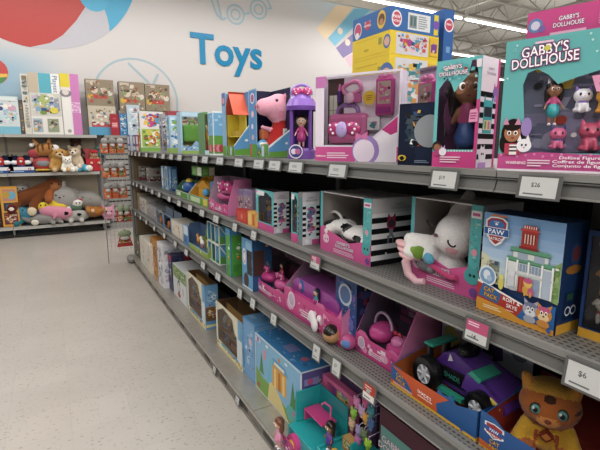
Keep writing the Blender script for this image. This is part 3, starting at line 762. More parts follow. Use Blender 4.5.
def f(a):
    a.rect(.05, .45, .95, .96, '#79b7e4').rect(.05, .04, .95, .45, '#69a83c')
    for u, v in ((.3, .8), (.7, .7), (.6, .88)): a.ell(u, v, .05, '#a9d3ee', .03)
    for u, c in ((.25, '#d8504f'), (.45, '#e88b9b'), (.7, '#c9444c')): a.ell(u, .16, .06, c, .09)
faceon('toy_carton', 'sky blue over grass green toy carton with white outline', 'toy box', L1, .025, 214, 225, (214.2, 111), .1, '#f2f5f6', f, short='sky and grass carton')
# yellow house with an orange red roof, seen past the low near wall of its box
loc, W, H = slot(L1, .03, 224, 234, (224, 93), 'yellow toy house')
D = x_on(250, loc.y-W, L1)-.03
t = thing('playset_box', 'display box with a yellow toy house under an orange red roof', 'toy box', loc, AISLE)
def meadow(a):
    a.rect(0, 0, 1, .98, '#6aac3d').busy(21, ['#8cc25b', '#4f8f30', '#e8eff0'], 9, (.05, .05, .95, .6), .3)
    for u, c in ((.16, '#d8525a'), (.75, '#c9d8ee')): a.rect(u-.07, .1, u+.07, .85, c).ell(u, .9, .1, '#eab0b8')
def nearp(a): a.poly([(.04, .03), (.97, .03), (.97, .93), (.04, .32)], '#5ea4dc').poly([(.04, .03), (.97, .03), (.97, .25), (.04, .2)], '#6aac3d').ell(.8, .5, .06, '#e7eef2', .04)
openbox(t, W, D, H, H*.16, H*.16, H*.5, '#9cc4e6', '#5b9bd6', meadow, nearp)
m = MB(); m.box(-.004, -.003, 0, .05, 0, H, '#8fb9e2'); a = Art(m, (-.004, -.003, 0), (1, 0, 0), (0, 0, 1), .054, H); a.rect(0, .8, 1, 1, '#6b7fc0').ell(.5, .88, .05, '#e89ab0').rect(0, 0, 1, .16, '#6aac3d'); m.build('corner_panel', CARD, t)
x0, x1, y0, y1, hz = .03, W-.008, .012, D-.005, H*.66
m = MB()
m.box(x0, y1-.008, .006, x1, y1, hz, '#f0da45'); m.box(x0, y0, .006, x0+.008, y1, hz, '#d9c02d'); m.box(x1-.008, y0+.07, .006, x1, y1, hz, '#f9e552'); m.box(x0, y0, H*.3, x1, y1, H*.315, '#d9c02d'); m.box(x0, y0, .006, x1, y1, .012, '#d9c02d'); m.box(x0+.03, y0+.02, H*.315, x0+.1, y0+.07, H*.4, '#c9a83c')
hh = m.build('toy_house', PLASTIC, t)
m = MB(); xm = (x0+x1)/2
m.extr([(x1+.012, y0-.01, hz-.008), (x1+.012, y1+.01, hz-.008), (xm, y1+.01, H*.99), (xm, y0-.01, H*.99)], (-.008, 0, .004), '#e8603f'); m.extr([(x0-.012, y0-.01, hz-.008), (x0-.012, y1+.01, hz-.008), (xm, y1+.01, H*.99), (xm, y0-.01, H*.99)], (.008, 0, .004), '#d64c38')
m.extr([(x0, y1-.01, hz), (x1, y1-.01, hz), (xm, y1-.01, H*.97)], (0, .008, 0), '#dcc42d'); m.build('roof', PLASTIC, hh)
# pink pig plush looking across the aisle
loc, W, H = slot(L1, .03, 250.6, 268, (250.6, 90), 'pink pig plush box')
D = x_on(291, loc.y-W, L1)-.03
t = thing('plush_box', 'open navy display box with a large pink pig plush in red', 'toy box', loc, AISLE)
openbox(t, W, D, H, H*.2, H*.16, H*.42, '#8fbce4', '#23244c', meadow, nearp)
m = MB(); m.box(-.004, -.003, 0, .09, 0, H*1.0, '#8fbce4'); a = Art(m, (-.004, -.003, 0), (1, 0, 0), (0, 0, 1), .094, H)
a.rect(.05, .2, .95, .98, '#5d9ad6').ell(.5, .87, .08, '#efe9f2').ell(.5, .87, .06, '#c46aa8').ell(.5, .64, .05, '#f0c3cf').ell(.45, .46, .04, '#e8dfe8').ell(.5, .3, .04, '#e9b7bf').rect(0, 0, 1, .2, '#62a63a').rect(.1, .02, .3, .2, '#d8525a'); m.build('corner_panel', CARD, t)
Ym = loc.y-W*.55; xm = W*.55
def Q(px, py): p = at(px, py, 1, Ym); return (xm, p.x-loc.x, p.z-L1)
def QR(px): return px/440*((at(275, 110, 1, Ym)-CAM).dot(FW))
P_ = '#eda6ba'; RD = '#d02d2b'
hd, sn = Q(279, 109), Q(264, 107)
bd = blob('plush_pig', [('e', hd, (QR(11), QR(15), QR(15)), P_), ('c', Q(275, 107), sn, QR(11.5), QR(8.5), P_), ('e', Q(281, 116), (QR(10), QR(12), QR(9)), P_),
     ('c', Q(281, 126), Q(278, 146), QR(9), QR(14), RD), ('c', Q(278, 146), Q(271, 149), QR(12), QR(9), RD), ('c', Q(275, 131), Q(262, 127), QR(2.6), QR(2.2), P_),
     ('c', (xm+QR(8), Q(283, 100)[1], Q(283, 98)[2]), (xm+QR(10), Q(286, 92)[1], Q(286, 91)[2]), QR(4), QR(2.6), '#e690a8'), ('c', (xm-QR(8), Q(283, 100)[1], Q(283, 98)[2]), (xm-QR(10), Q(286, 92)[1], Q(286, 91)[2]), QR(4), QR(2.6), '#e690a8')], .009, PLUSH, t,
     paints=[((xm+QR(9), Q(277, 115)[1], Q(277, 115)[2]), (QR(8), QR(4), QR(3.5)), '#e98fa8')])
for q in (-1, 1):
    e = Q(273, 102); m = MB(); m.ell((xm+q*QR(8.4), e[1], e[2]), (QR(1.6), QR(2), QR(2.4)), '#1b1416'); m.build('eye', PLASTIC, bd)
    m = MB(); m.ell((xm+q*QR(2.6), sn[1]-QR(8.2), sn[2]), (QR(1.2), QR(.7), QR(2)), '#c46a85', None, 8, 6); m.build('nostril', PLUSH, bd)
g = Q(283, 134); m = MB(); m.box(xm+QR(11.6), g[1]-QR(6), g[2]-QR(5), xm+QR(12.2), g[1]+QR(6), g[2]+QR(5), '#f0ece6'); a = Art(m, (xm+QR(12.2), g[1]-QR(6), g[2]-QR(5)), (0, 1, 0), (0, 0, 1), QR(12), QR(10)); a.ell(.35, .5, .3, '#4fae9b').ell(.7, .5, .22, '#d8a03c'); m.build('hang_tag', CARD, t)
b_ = Q(263, 146); m = MB(); m.ell(b_, (QR(5), QR(6), QR(6.5)), '#4f9fd0'); m.ell((b_[0]+QR(.8), b_[1], b_[2]+QR(1)), (QR(4.6), QR(5.4), QR(4)), '#e9e2cf'); m.ell((b_[0]+QR(1.2), b_[1], b_[2]-QR(1)), (QR(4.4), QR(5.4), QR(2)), '#8fbf3d'); m.build('toy_ball', PLASTIC, t)
c_ = Q(266, 134); m = MB(); m.box(c_[0]-.05, c_[1]-QR(4), c_[2]-QR(6), c_[0], c_[1]+QR(4), c_[2]+QR(5), '#c9693d'); m.build('accessory_pack', PLASTIC, t, bevel=.01)
# purple lantern
r = .066; cX = .12; cY = y_on(301.5, cX, L1); zb_ = L1; H = at(301, 88, 0, cX).z-L1
REG[L1].append((cY, 'purple lantern', cY, cY))
t = thing('toy_lantern', 'purple plastic lantern with a small doll and polka dot bow', 'toy', (cX, cY, L1), -.6)
m = MB(); m.lathe([(0, 0), (r, 0), (r, H*.12), (r*.93, H*.15), (0, H*.15)], (0, 0, 0), '#8b5cc0', 10); b_ = m.build('base', PLASTIC, t)
m = MB(); a = Art(m, (-.05, -r*1.02, .002), (1, 0, 0), (0, 0, 1), .06, H*.2); a.ell(.5, .5, .5, '#efe6f4').ell(.5, .5, .42, '#4a4c9a').ell(.35, .5, .2, '#e8e0ee').ell(.65, .5, .2, '#d86fae'); m.build('badge', CARD, b_)
for q in range(4):
    w_ = PI/4+q*PI/2; x, y = r*.9*math.cos(w_), r*.9*math.sin(w_); m = MB(); m.cyl((x, y, H*.14), (x, y, H*.7), .008, '#8052b8', n=8); m.build('post', PLASTIC, t)
m = MB(); m.lathe([(r*1.06, H*.68), (r*1.1, H*.74), (r*.86, H*.84), (r*.45, H*.92), (0, H*.94)], (0, 0, 0), '#9468cc', 20, cols=['#7d4fb5', '#9b70d2', '#9468cc', '#9468cc']); m.build('lid', PLASTIC, t)
m = MB(); m.tube([(-r*.7*math.cos(q*PI/10), 0, H*.9+.045*math.sin(q*PI/10)) for q in range(11)], .007, '#a98be0', 8); m.build('handle', PLASTIC, t)
m = MB(); bow(m, (.005, -r*.45, H*.94), .085, '#e0468f', '#f6eef2'); m.build('bow', PLASTIC, t)
m = MB(); m.lathe([(r*.8, H*.15), (r*.8, H*.7)], (0, .012, 0), '#5a3684', 20); a_ = m; s0 = [f for f in range(len(m.f))]
keep = [i for i in s0 if sum(m.v[k][1] for k in m.f[i])/4 > .02]; m.f = [m.f[i] for i in keep]; m.c = [m.c[i] for i in keep]; m.s = [m.s[i] for i in keep]; m.build('back_wall', PLASTIC, t)
doll(t, T3(0, -.005, H*.15, H*.5), '#e3b79a', '#2a1d20', '#d64a94', '#d64a94', '#b9348a')
# big pink bow kit
def kit(label, s, a, b, top, short, full=True, Wmin=None):
    yaw = math.radians(28.6); loc, W, H = slot(L1, s, a, b, top, short, yaw)
    t = thing('window_box', label, 'toy box', loc, AISLE+yaw)
    D = .06
    win = [(.1, .19), (.6, .19), (.975, .52), (.975, .975), (.1, .975)]
    def fr(a):
        a.rect(0, 0, 1, .17, '#e0589f'); a.poly([(.5, 0), (.97, .0), (.97, .48), (.72, .26), (.62, .18)], '#efe6f1')
        a.poly([(.8, .36), (.97, .5), (.97, .33), (.9, .3)], '#d63d8c'); a.ell(.62, .13, .17, '#a98ad0', .17).ell(.6, .12, .135, '#f1dff0')
        a.rect(0, .18, .11, 1, '#e8ddea').poly([(0, .86), (.11, .86), (.15, .9), (.13, .99), (0, .99)], '#d27fc0')
        a.text('WARNING', .07, .06, .02, '#fff').lines(.15, .03, .48, .11, 3, '#f6d3e6', 3)
        bw = [(.53, .27), (.58, .3), (.63, .28), (.63, .36), (.58, .33), (.53, .36)]; a.poly([(.5, .24), (.57, .28), (.64, .24), (.64, .34), (.57, .3), (.5, .34)], '#e77db4')
    shell(t, W, D, H, win, '#e2d8e8', '#e0d4e8', '#efe4f2', front=fr, topf=None, clear=True)
    ins = MB(); ins.box(.006, .036, .01, W-.006, .04, H-.01, '#f2e6f6'); ia = Art(ins, (0, .036, 0), (1, 0, 0), (0, 0, 1), W, H)
    ia.rect(.1, .2, .3, .97, '#5c4540').rect(.12, .45, .22, .78, '#d8d8c8').rect(.165, .45, .175, .78, '#a9a48e').rect(.12, .6, .22, .61, '#a9a48e').rect(.12, .2, .22, .44, '#cfc6ae')
    ins.build('backing_card', CARD, t)
    m = MB(); m.box(W*.14, .004, H*.2, W*.62, .046, H*.56, '#f080bd'); c = m.build('carry_case', PLASTIC, t, bevel=.018)
    m = MB(); m.tube([(W*.22, .035, H*.54), (W*.24, .035, H*.62), (W*.3, .035, H*.66), (W*.42, .035, H*.66), (W*.47, .035, H*.62), (W*.49, .035, H*.54)], .009, '#a47ac4'); m.build('handle', PLASTIC, c)
    m = MB(); bow(m, (W*.35, .008, H*.38), W*.4, '#c0387c', '#f3e9f0'); m.ell((W*.33, -.002, H*.37), (.024, .012, .03), '#b9a4de'); m.build('bow', PLASTIC, c)
    m = MB(); m.tube([(W*.42+W*.11*math.sin(q*PI/8), .02, H*.84+H*.07*math.cos(q*PI/8)*(1+.25*math.sin(q*PI/4))) for q in range(16)], .008, '#ea88bc', 6, True); m.ell((W*.42, .022, H*.84), (W*.09, .004, H*.05), '#e6dde8'); m.build('heart_mirror', PLASTIC, t)
    m = MB(); m.box(W*.36, .015, H*.68, W*.52, .035, H*.78, '#d86fb0'); m.ell((W*.4, .012, H*.73), (.02, .01, .02), '#f0c4dd'); m.build('play_compact', PLASTIC, t, bevel=.005)
    m = MB(); m.box(W*.25, .01, H*.68, W*.29, .03, H*.82, '#6a3a9a'); m.cyl((W*.27, .02, H*.82), (W*.27, .02, H*.9), .008, '#d65aa5', .003); m.build('play_lipstick', PLASTIC, t, bevel=.003)
    m = MB(); m.box(W*.7, .01, H*.52, W*.9, .035, H*.93, '#dc4aa2'); c = m.build('toy_phone', PLASTIC, t, bevel=.008)
    m = MB(); a = Art(m, (W*.7, .0095, H*.52), (1, 0, 0), (0, 0, 1), W*.2, H*.41); a.rect(.14, .3, .86, .9, '#c7b0a4').busy(44, ['#8a5a52', '#e7c3a9', '#e36aa9', '#d7d0c9'], 9, (.15, .3, .85, .88), .13).rect(.1, .06, .9, .22, '#b63a9a'); m.build('screen', CARD, c)
    m = MB(); bow(m, (W*.8, .02, H*.94), W*.16, '#e57ab6'); m.build('bow', PLASTIC, c)
    m = MB(); a = Art(m, (W*.57, .004, H*.64), (1, 0, 0), (0, 0, 1), .05, .05); a.ell(.5, .5, .5, '#f1c93b').lines(.25, .3, .75, .7, 3, '#b8862a'); m.build('round_sticker', CARD, t)
    m = MB(); m.box(W*.62, .01, H*.36, W*.76, .02, H*.5, '#efe9ef'); a = Art(m, (W*.62, .01, H*.36), (1, 0, 0), (0, 0, 1), W*.14, H*.12); a.busy(5, ['#3c9aa0', '#28202a', '#e074ad'], 6, (.1, .1, .9, .9), .3); m.build('card_pack', CARD, t)
kit('big window box with pink bow carry case and toy phone', .02, 315.5, 399, (318, 76), 'big pink carry case kit')
# navy box in front of two more phone packs
def phones(label, s, a, b, top):
    loc, W, H = slot(L1, s, a, b, top); t = thing('toy_pack', label, 'toy pack', loc, AISLE)
    m = MB(); m.box(0, .06, 0, W, .068, H, '#cdbdd9'); a_ = Art(m, (0, .06, 0), (1, 0, 0), (0, 0, 1), W, H); a_.rect(.03, .03, .97, .97, '#d9c9e2').rect(0, 0, 1, .3, '#e36aa9'); m.build('backing_card', CARD, t)
    m = MB(); m.box(W*.2, .03, H*.5, W*.8, .06, H*.88, '#dc4aa2'); c = m.build('toy_phone', PLASTIC, t, bevel=.008)
    m = MB(); a_ = Art(m, (W*.2, .0295, H*.5), (1, 0, 0), (0, 0, 1), W*.6, H*.38); a_.rect(.14, .2, .86, .9, '#b89a90').busy(45, ['#7a4a44', '#e7c3a9', '#e36aa9'], 8, (.15, .2, .85, .88), .13); m.build('screen', CARD, c)
    m = MB(); bow(m, (W*.5, .035, H*.9), W*.45, '#e57ab6'); m.build('bow', PLASTIC, c)
    m = MB(); m.box(.004, .004, .3*H, W-.004, .06, H*.99, '#fff'); m.build('blister_shell', FILM, t)
phones('pink toy phone pack standing behind the navy box', .13, 402, 429, (402, 71), )
phones('narrow pink phone pack beside the teal doll box', .15, 429.5, 446, (429.5, 80))
def f(a):
    a.rect(.02, .02, .98, .98, '#23304f').poly([(.0, .0), (.5, 0), (.3, 1), (0, 1)], '#1d2540')
    a.rect(.3, .3, .62, .82, '#2c3340').busy(51, ['#141a2a', '#33485c', '#4a5a68'], 16, (.15, .25, .65, .9), .14)
    a.ell(.8, .55, .26, '#9aa1a6')
    a.poly([(.36, .72), (.4, .64), (.44, .62), (.42, .68)], '#e0a02c').lines(.45, .04, .9, .09, 2, '#8fa0b8', 3)
    a.ell(.12, .12, .075, '#e5c437', .05); a.poly([(.02, .14), (.06, .12), (.1, .16), (.12, .14), (.14, .16), (.18, .12), (.22, .14), (.16, .09), (.12, .07), (.08, .09)], '#15151a')
carton('toy_carton', 'dark navy toy box with grey circle in front of pink packs', 'toy box', L1, .03, 397.5, 436, (401, 104), .05, '#1b2238', front=f, side=lambda a: a.rect(.1, .1, .9, .9, '#23304f'), short='navy box', yaw=math.radians(22))
# teal doll box with striped side
yw = math.radians(13); loc, W, H = slot(L1, .03, 431.8, 475.5, (437, 62), 'teal doll box', yw)
t = thing('doll_box', 'teal and pink window box with a dark haired doll and striped side', 'toy box', loc, AISLE+yw)
D = .1
win = [(.1, .2), (.62, .17), (.93, .3), (.93, .98), (.72, .98), (.66, .8), (.6, .8), (.52, .72), (.42, .8), (.36, .8), (.28, .92), (.1, .7)]
win = [(.08, .17), (.93, .17), (.93, .86), (.86, .97), (.78, .97), (.72, .84), (.58, .78), (.44, .7), (.36, .78), (.26, .84), (.08, .74)]
def fr(a):
    a.rect(.0, 0, 1, .15, '#e64a97').rect(.93, 0, 1, .62, '#e64a97')
    for i in range(14): a.rect(.05+i*.064, .15, .08+i*.064, .165, '#f3f3f3')
    a.busy(61, ['#8fd8d8', '#56bcc0'], 14, (.02, .8, .98, .98), .05)
    a.text("GABBY'S", .38, .93, .035, '#fff', '#b0307e', .05).text('DOLLHOUSE', .4, .875, .035, '#fff', '#b0307e', .05).lines(.2, .04, .7, .11, 3, '#f9d3e6')
    a.ell(.12, .2, .05, '#3a2520').ell(.12, .19, .035, '#a9714f').ell(.13, .14, .035, '#c24a86').ell(.26, .15, .04, '#efe6f2').poly([(.2, .17), (.22, .215), (.25, .185)], '#d7a3d8').poly([(.27, .185), (.3, .215), (.32, .17)], '#d7a3d8')
    a.poly([(.8, .42), (.99, .42), (.99, .5), (.96, .54), (.82, .53)], '#f3a7cb').lines(.83, .44, .97, .51, 3, '#c4418a')
    a.rect(.9, .9, 1, .97, '#f6e8ef')
def sd(a):
    a.rect(0, 0, 1, 1, '#eeeaf0'); stripes(a, 7, '#17161b', .08, .74); a.rect(.88, 0, 1, 1, '#e0519a')
    a.rect(.2, .32, .7, .62, '#44bcc0').rect(.25, .47, .66, .56, '#3a3f4d').rect(.25, .35, .66, .44, '#e9ddb0').rect(.3, .36, .4, .43, '#6fb34e').rect(.48, .36, .6, .43, '#d87fa8').poly([(.2, .62), (.28, .62), (.24, .67)], '#44bcc0').poly([(.62, .62), (.7, .62), (.66, .67)], '#44bcc0')
    a.text("GABBY'S", .5, .9, .022, '#9a94a6').text('DOLLHOUSE', .5, .86, .022, '#9a94a6').ell(.8, .7, .05, '#9a78c4').ell(.8, .64, .03, '#b494d4').poly([(.7, .73), (.72, .79), (.78, .74)], '#d84f9c').poly([(.82, .74), (.88, .79), (.9, .73)], '#d84f9c')
    a.ell(.28, .12, .075, '#f0eef4').poly([(.16, .17), (.18, .22), (.26, .18)], '#f0eef4').poly([(.3, .18), (.38, .22), (.4, .17)], '#f0eef4').ell(.24, .13, .012, '#332a3a').ell(.33, .13, .012, '#332a3a').rect(.08, .0, .5, .05, '#c79be0')
shell(t, W, D, H, win, '#6cc8ca', '#f2eef4', '#9a6a94', front=fr, side=sd, clear=True)
ins = MB(); ins.box(.004, .058, .004, W-.004, .062, H-.004, '#9a6a94'); ia = Art(ins, (0, .058, 0), (1, 0, 0), (0, 0, 1), W, H); ia.rect(.02, .1, .98, .45, '#8a4a7c').poly([(.4, .15), (.98, .15), (.98, .36), (.7, .34)], '#e7a6c6'); ins.build('backing_card', CARD, t)
s = H*.75
bdy = blob('doll', [('e', (0, 0, .72), (.19, .14, .19), '#a9714f'), ('c', (0, 0, .5), (0, 0, .55), .05, .05, '#a9714f'), ('c', (0, .01, .3), (0, .01, .46), .1, .09, '#d0518f'), ('c', (0, .01, .1), (0, .01, .28), .15, .1, '#4a6fc0'),
     ('c', (-.1, 0, .46), (-.17, -.03, .3), .04, .032, '#a9714f'), ('c', (.1, 0, .46), (.17, -.03, .3), .04, .032, '#a9714f'), ('c', (-.06, .01, .1), (-.06, .01, -.08), .045, .035, '#a9714f'), ('c', (.06, .01, .1), (.06, .01, -.08), .045, .035, '#a9714f'),
     ('e', (0, -.14, .69), (.02, .02, .018), '#a9714f')], .02, PLASTIC, t, M=T3(W*.62, .03, H*.2, s, .5), paints=[((0, -.15, .62), (.05, .05, .014), '#a03a4c')])
hr = MB(); hr.ell((0, .05, .8), (.225, .13, .17), '#2b1a19'); hr.ell((.16, .03, .55), (.07, .07, .25), '#2b1a19'); hr.ell((-.18, .03, .58), (.06, .07, .22), '#2b1a19'); hr.ell((-.1, .0, .96), (.06, .05, .06), '#2b1a19'); hr.ell((.12, .0, .96), (.06, .05, .06), '#2b1a19'); hr.move(T3(W*.62, .03, H*.2, s, .5)); hr.build('hair', PLASTIC, bdy)
for q in (-1, 1):
    e = MB(); e.ell((q*.075, -.118, .73), (.042, .02, .05), '#f3efe9', None, 10, 8); e.ell((q*.07, -.134, .727), (.026, .01, .034), '#4a2e1c', None, 8, 6); e.move(T3(W*.62, .03, H*.2, s, .5)); e.build('eye', PLASTIC, bdy)
m = MB(); m.ell((W*.25, .03, H*.5), (W*.13, .025, H*.18), '#8a4a7c'); m.ell((W*.25, .025, H*.72), (W*.11, .025, H*.08), '#4a3a44'); m.build('backpack', PLUSH, t)
# the big teal figure set
yw = math.radians(16); loc, W, H = slot(L1, .025, 497, 660, (508, 42), 'teal figure set', yw); W = .36
REG[L1][-1] = (loc.y-W*.3, 'teal figure set', loc.y, loc.y-W)
t = thing('figure_set_box', 'large teal figure set box with blister window and pink band', 'toy box', loc, AISLE+yw)
D = .07; FC = Face(loc, yw, W, H)
win = [FC.uv(*p) for p in ((525, 153), (524, 110), (523, 85), (528, 73), (538, 69), (549, 75), (558, 84), (578, 77), (600, 70))]
win = win+[(.97, win[-1][1]+.02), (.97, win[0][1])]
def fr(a):
    a.rect(0, 0, 1, .015, '#efe6ee').rect(0, .015, 1, .135, '#d9559b').poly([(.0, .135), (.25, .15), (.5, .135)], '#d9559b')
    rng = random.Random(5)
    for i in range(60):
        u, v = rng.uniform(.02, .98), rng.uniform(.2, .97)
        if win[1][0]-.03 < u and v < win[4][1]+.05: continue
        a.ring(u, v, rng.uniform(.012, .03), .004, '#8fd4d2', 10) if i % 3 else a.ell(u, v, .008, '#c0e6e3')
    for u in range(20): a.ell(u/20+.02, .125+.01*math.sin(u*2.1), .01, '#e88cbd')
    for wd, (px, py), (p0, p1) in (("GABBY'S", (545, 49.5), (522, 568)), ('DOLLHOUSE', (544.5, 60), (511.5, 577.5))):
        u, v = FC.uv(px, py); a.text(wd, u, v, .072, '#ffffff', '#8a3f7c', .075, width=FC.uv(p1, py)[0]-FC.uv(p0, py)[0], rot=.05)
    u, v = FC.uv(548, 48); a.ell(u, v, .02, '#d6d24a'); u, v = FC.uv(545, 42); a.rect(u-.05, v-.008, u+.05, v+.008, '#f3c7de')
    def E(px, py, r, c, ry=None): u, v = FC.uv(px, py); a.ell(u, v, r/127, c, (ry or r)/127)
    E(513, 134, 11, '#2a1a18', 15); E(506, 143, 6, '#2a1a18', 10); E(521, 141, 5, '#2a1a18', 10); E(513, 133, 8, '#b97a54', 9); E(513, 127, 8, '#2a1a18', 4)
    for q in (-3.2, 3.2): E(513+q, 133, 2, '#fff', 2.3); E(513+q, 133.2, 1.2, '#3b2417', 1.6)
    E(513, 138, 1.8, '#8e3140', .7)
    u, v = FC.uv(513, 149); a.rect(u-.05, v-.045, u+.045, v+.045, '#c9435f').rect(u-.02, v-.045, u+.025, v+.035, '#f1e9e9').rect(u-.02, v-.02, u+.025, v-.008, '#222').rect(u-.02, v+.01, u+.025, v+.022, '#222')
    for q in (-6, 6): u, v = FC.uv(513+q, 121); a.poly([(u-.02, v-.03), (u, v+.03), (u+.02, v-.03)], '#d78fb4')
    E(527, 127, 5, '#a58acb', 9); E(524.5, 145.5, 7, '#f3f0f6', 6.5)
    for q in (-4, 4): u, v = FC.uv(524.5+q, 138.5); a.poly([(u-.015, v-.02), (u, v+.03), (u+.015, v-.02)], '#f3f0f6'); E(524.5+q*.5, 145, .9, '#3a2f44', 1.2)
    E(524.5, 147.5, .8, '#dd6f96')
    u, v = FC.uv(516, 162.5); a.text('WARNING', u, v, .022, '#ffffff').lines(u+.07, v-.03, u+.2, v+.03, 3, '#f7d9e8', 2)
    for k, (wd, wid) in enumerate((('Deluxe Figure Set', .27), ('Coffret de figurines Deluxe', .44), ('Conjunto de figuras Deluxe', .44))):
        u, v = FC.uv(560 if k == 0 else 553, 157.6+k*3.9); a.text(wd, u+wid/2, v, .022, '#ffffff', width=wid)
    u, v = FC.uv(592, 82); a.poly([(u, v+.04), (u+.3, v+.07), (u+.3, v-.05), (u+.03, v-.07)], '#ef9cc4').lines(u+.04, v-.03, u+.28, v+.03, 2, '#b83d80', 1)
shell(t, W, D, H, win, '#66bcbc', '#d9559b', '#aaaec2', front=fr, side=lambda a: a.rect(0, 0, 1, 1, '#3fa3a6'), clear=True)
ins = MB(); ins.box(.004, .034, .004, W-.004, .038, H-.004, '#8488a2'); ia = Art(ins, (0, .034, 0), (1, 0, 0), (0, 0, 1), W, H)
ia.rect(.1, .15, .98, .45, '#9a94b8').busy(71, ['#7d7f9c', '#a49ec0', '#6d7088', '#b4b0cc'], 40, (.12, .13, .97, .8), .1); ins.build('backing_card', CARD, t)
def GP(px, py): u, v = FC.uv(px, py); return W*u+.004, H*v
x, z = GP(547, 125.5); doll(t, T3(x, .015, z, H*.34, .45), '#a9714f', '#2a1b18', '#d6558f', '#39b6bd', '#f0dfe6', ears='#efe3ea')
for px, py, sc_, c1, c2 in ((577, 112, .19, '#eceaf2', '#8f6cc2'), (600, 113, .19, '#e6a02c', '#d97b25'), (552, 149, .18, '#e46a98', '#44408a'), (584, 151, .23, '#c4496a', '#d8557e'), (612, 150, .2, '#8fc9d8', '#5a9fc0')):
    x, z = GP(px, py); kitten(t, T3(x, .017, z, H*sc_, .45), c1, c2)
# pink box lying on top of it
pz = loc.z+H
pt = at(525, 37, 0, .05)
loc2 = Vector((loc.x+.03, pt.y+.0, pz+.0005)); H2 = .058; W2 = .34
mb = MB(); mb.box(0, 0, 0, W2, .058, H2, '#dd4f95', {'top': '#e46aa6', 'left': '#58b9bd'})
a, sa_, ta, la = faces(mb, W2, .058, H2)
a.rect(0, .0, 1, .05, '#e56ba8').ell(.05, .5, .26, '#6a8fc4', .26).ell(.05, .5, .16, '#d9d3e8').ell(.09, .35, .13, '#8a6cb8').text("GABBY'S", .24, .62, .15, '#fff', '#a04a8c', .06, width=.11).text('DOLLHOUSE', .24, .4, .15, '#fff', '#a04a8c', .06, width=.17).rect(.14, .06, .34, .16, '#f2b6d3')
a.lines(.4, .2, .97, .92, 9, '#e994c0', 4, .5)
tag(mb.build('toy_carton', CARD, None, 0, loc2, AISLE+yw), 'bright pink toy carton lying on top of the teal figure set', 'toy box')

# ---------------------------------------------------------------- stack of cartons on the far half of the top deck
sx, sy = .50, at(391, 5, 0, .5).y
def zz(px, py): return at(px, py, 0, sx).z
SL = at(353, 30, 0, sx).y-sy
SD = x_on(440, sy, zz(391, 5))-sx
lev = [L1, 1.62, zz(391, 53), zz(391, 29), zz(391, 5)]
lev = [L1, L1+(zz(391, 53)-L1)/2, zz(391, 53), zz(391, 29), zz(391, 5)]
desc = ['yellow carton at the bottom of the stack behind the pink kit', 'yellow carton second from the bottom of the stack', 'yellow carton with orange blocks picture under the blue one', 'blue toy carton on top of the yellow stack']
for i in range(4):
    z0, z1 = lev[i]+(.0008 if i else 0), lev[i+1]; h = z1-z0; yel = i < 3
    mb = MB(); mb.box(0, 0, 0, SL, SD, h, '#f0cf2e' if yel else '#3f76bd', {'top': '#f3d94b' if yel else '#4a82c6'})
    a, s_, ta, la = faces(mb, SL, SD, h)
    if yel:
        a.rect(.1, .12, .9, .14, '#d8b522').rect(.1, .86, .7, .88, '#d8b522').ell(.93, .55, .25, '#5a7fc0', .3).ell(.93, .55, .18, '#e8b59c', .2).rect(.72, .5, .8, .8, '#a9a04a').text('50 PCS', .4, .4, .08, '#7a6a1a')
        s_.rect(.12, .04, .78, .95, '#d6d4da').busy(80+i, ['#e4574f', '#f08a3e', '#e9c9d4', '#4fa7c9', '#c9d6df', '#b44a9a'] if i == 2 else ['#3d9aa8', '#57b7c4', '#f2efe8', '#e8a24a', '#e6e2ea'], 24, (.14, .06, .76, .93), .22).rect(.8, .1, .97, .9, '#e7bb33').busy(90+i, ['#6a78c0', '#e7c3a9', '#8a4aa0'], 5, (.8, .2, .97, .8), .2)
    else:
        a.ell(.15, .42, .3, '#e3dfe8', .36).ell(.15, .42, .25, '#d85577', .3).ell(.13, .18, .16, '#ece6e4').text('PAW', .42, .62, .14, '#fff', '#c9414e', .08).ell(.42, .5, .22, '#d64f62', .2).text('PATROL', .42, .5, .1, '#fff').ell(.78, .55, .3, '#e9c04a', .4).ell(.78, .55, .22, '#7a513a', .25).ell(.78, .45, .14, '#c98d62').text('PAW', .6, .8, .0, '#fff')
        s_.ell(.12, .5, .3, '#e9e4ea', .36).ell(.12, .5, .24, '#d6506c', .28).text('PAW', .12, .58, .14, '#fff').text('PATROL', .12, .4, .1, '#fff').rect(.34, .12, .8, .85, '#dfe2e6').rect(.37, .2, .52, .75, '#8a9aa0').rect(.39, .3, .43, .7, '#5f7a78').rect(.46, .3, .5, .7, '#5f7a78').lines(.55, .2, .77, .78, 6, '#9aa0a8', 3).rect(.88, .05, .97, .95, '#e9cf3a').ell(.925, .5, .2, '#8a5fc0')
    tag(mb.build('toy_carton', CARD, None, 0, (sx, sy+SL, z0), AISLE), desc[i], 'toy box', 'stack of yellow and blue cartons')
# upright blue carton beside the stack
yb = sy-.004; p = Vector((x_on(441.5, yb, 1.9)+.004, yb+.16, L1)); wE = x_on(451.5, yb, 1.9)-p.x+.0; hT = at(446, 9, 1, yb).z-L1
mb = MB(); mb.box(0, 0, 0, .16, wE, hT, '#3b6fb8'); a, s_, ta, la = faces(mb, .16, wE, hT)
s_.rect(.1, .28, .9, .66, '#e6e4e2').rect(.2, .45, .8, .64, '#7f8f90').lines(.2, .3, .8, .44, 5, '#a9a9a9').ell(.5, .9, .045, '#efe9ee', .045).ell(.5, .9, .035, '#d4506c', .035).text('PAW', .5, .905, .016, '#fff').rect(.3, .72, .7, .76, '#79a7d8')
tag(mb.build('toy_carton', CARD, None, 0, p, AISLE), 'tall blue toy carton standing upright beside the yellow stack', 'toy box')
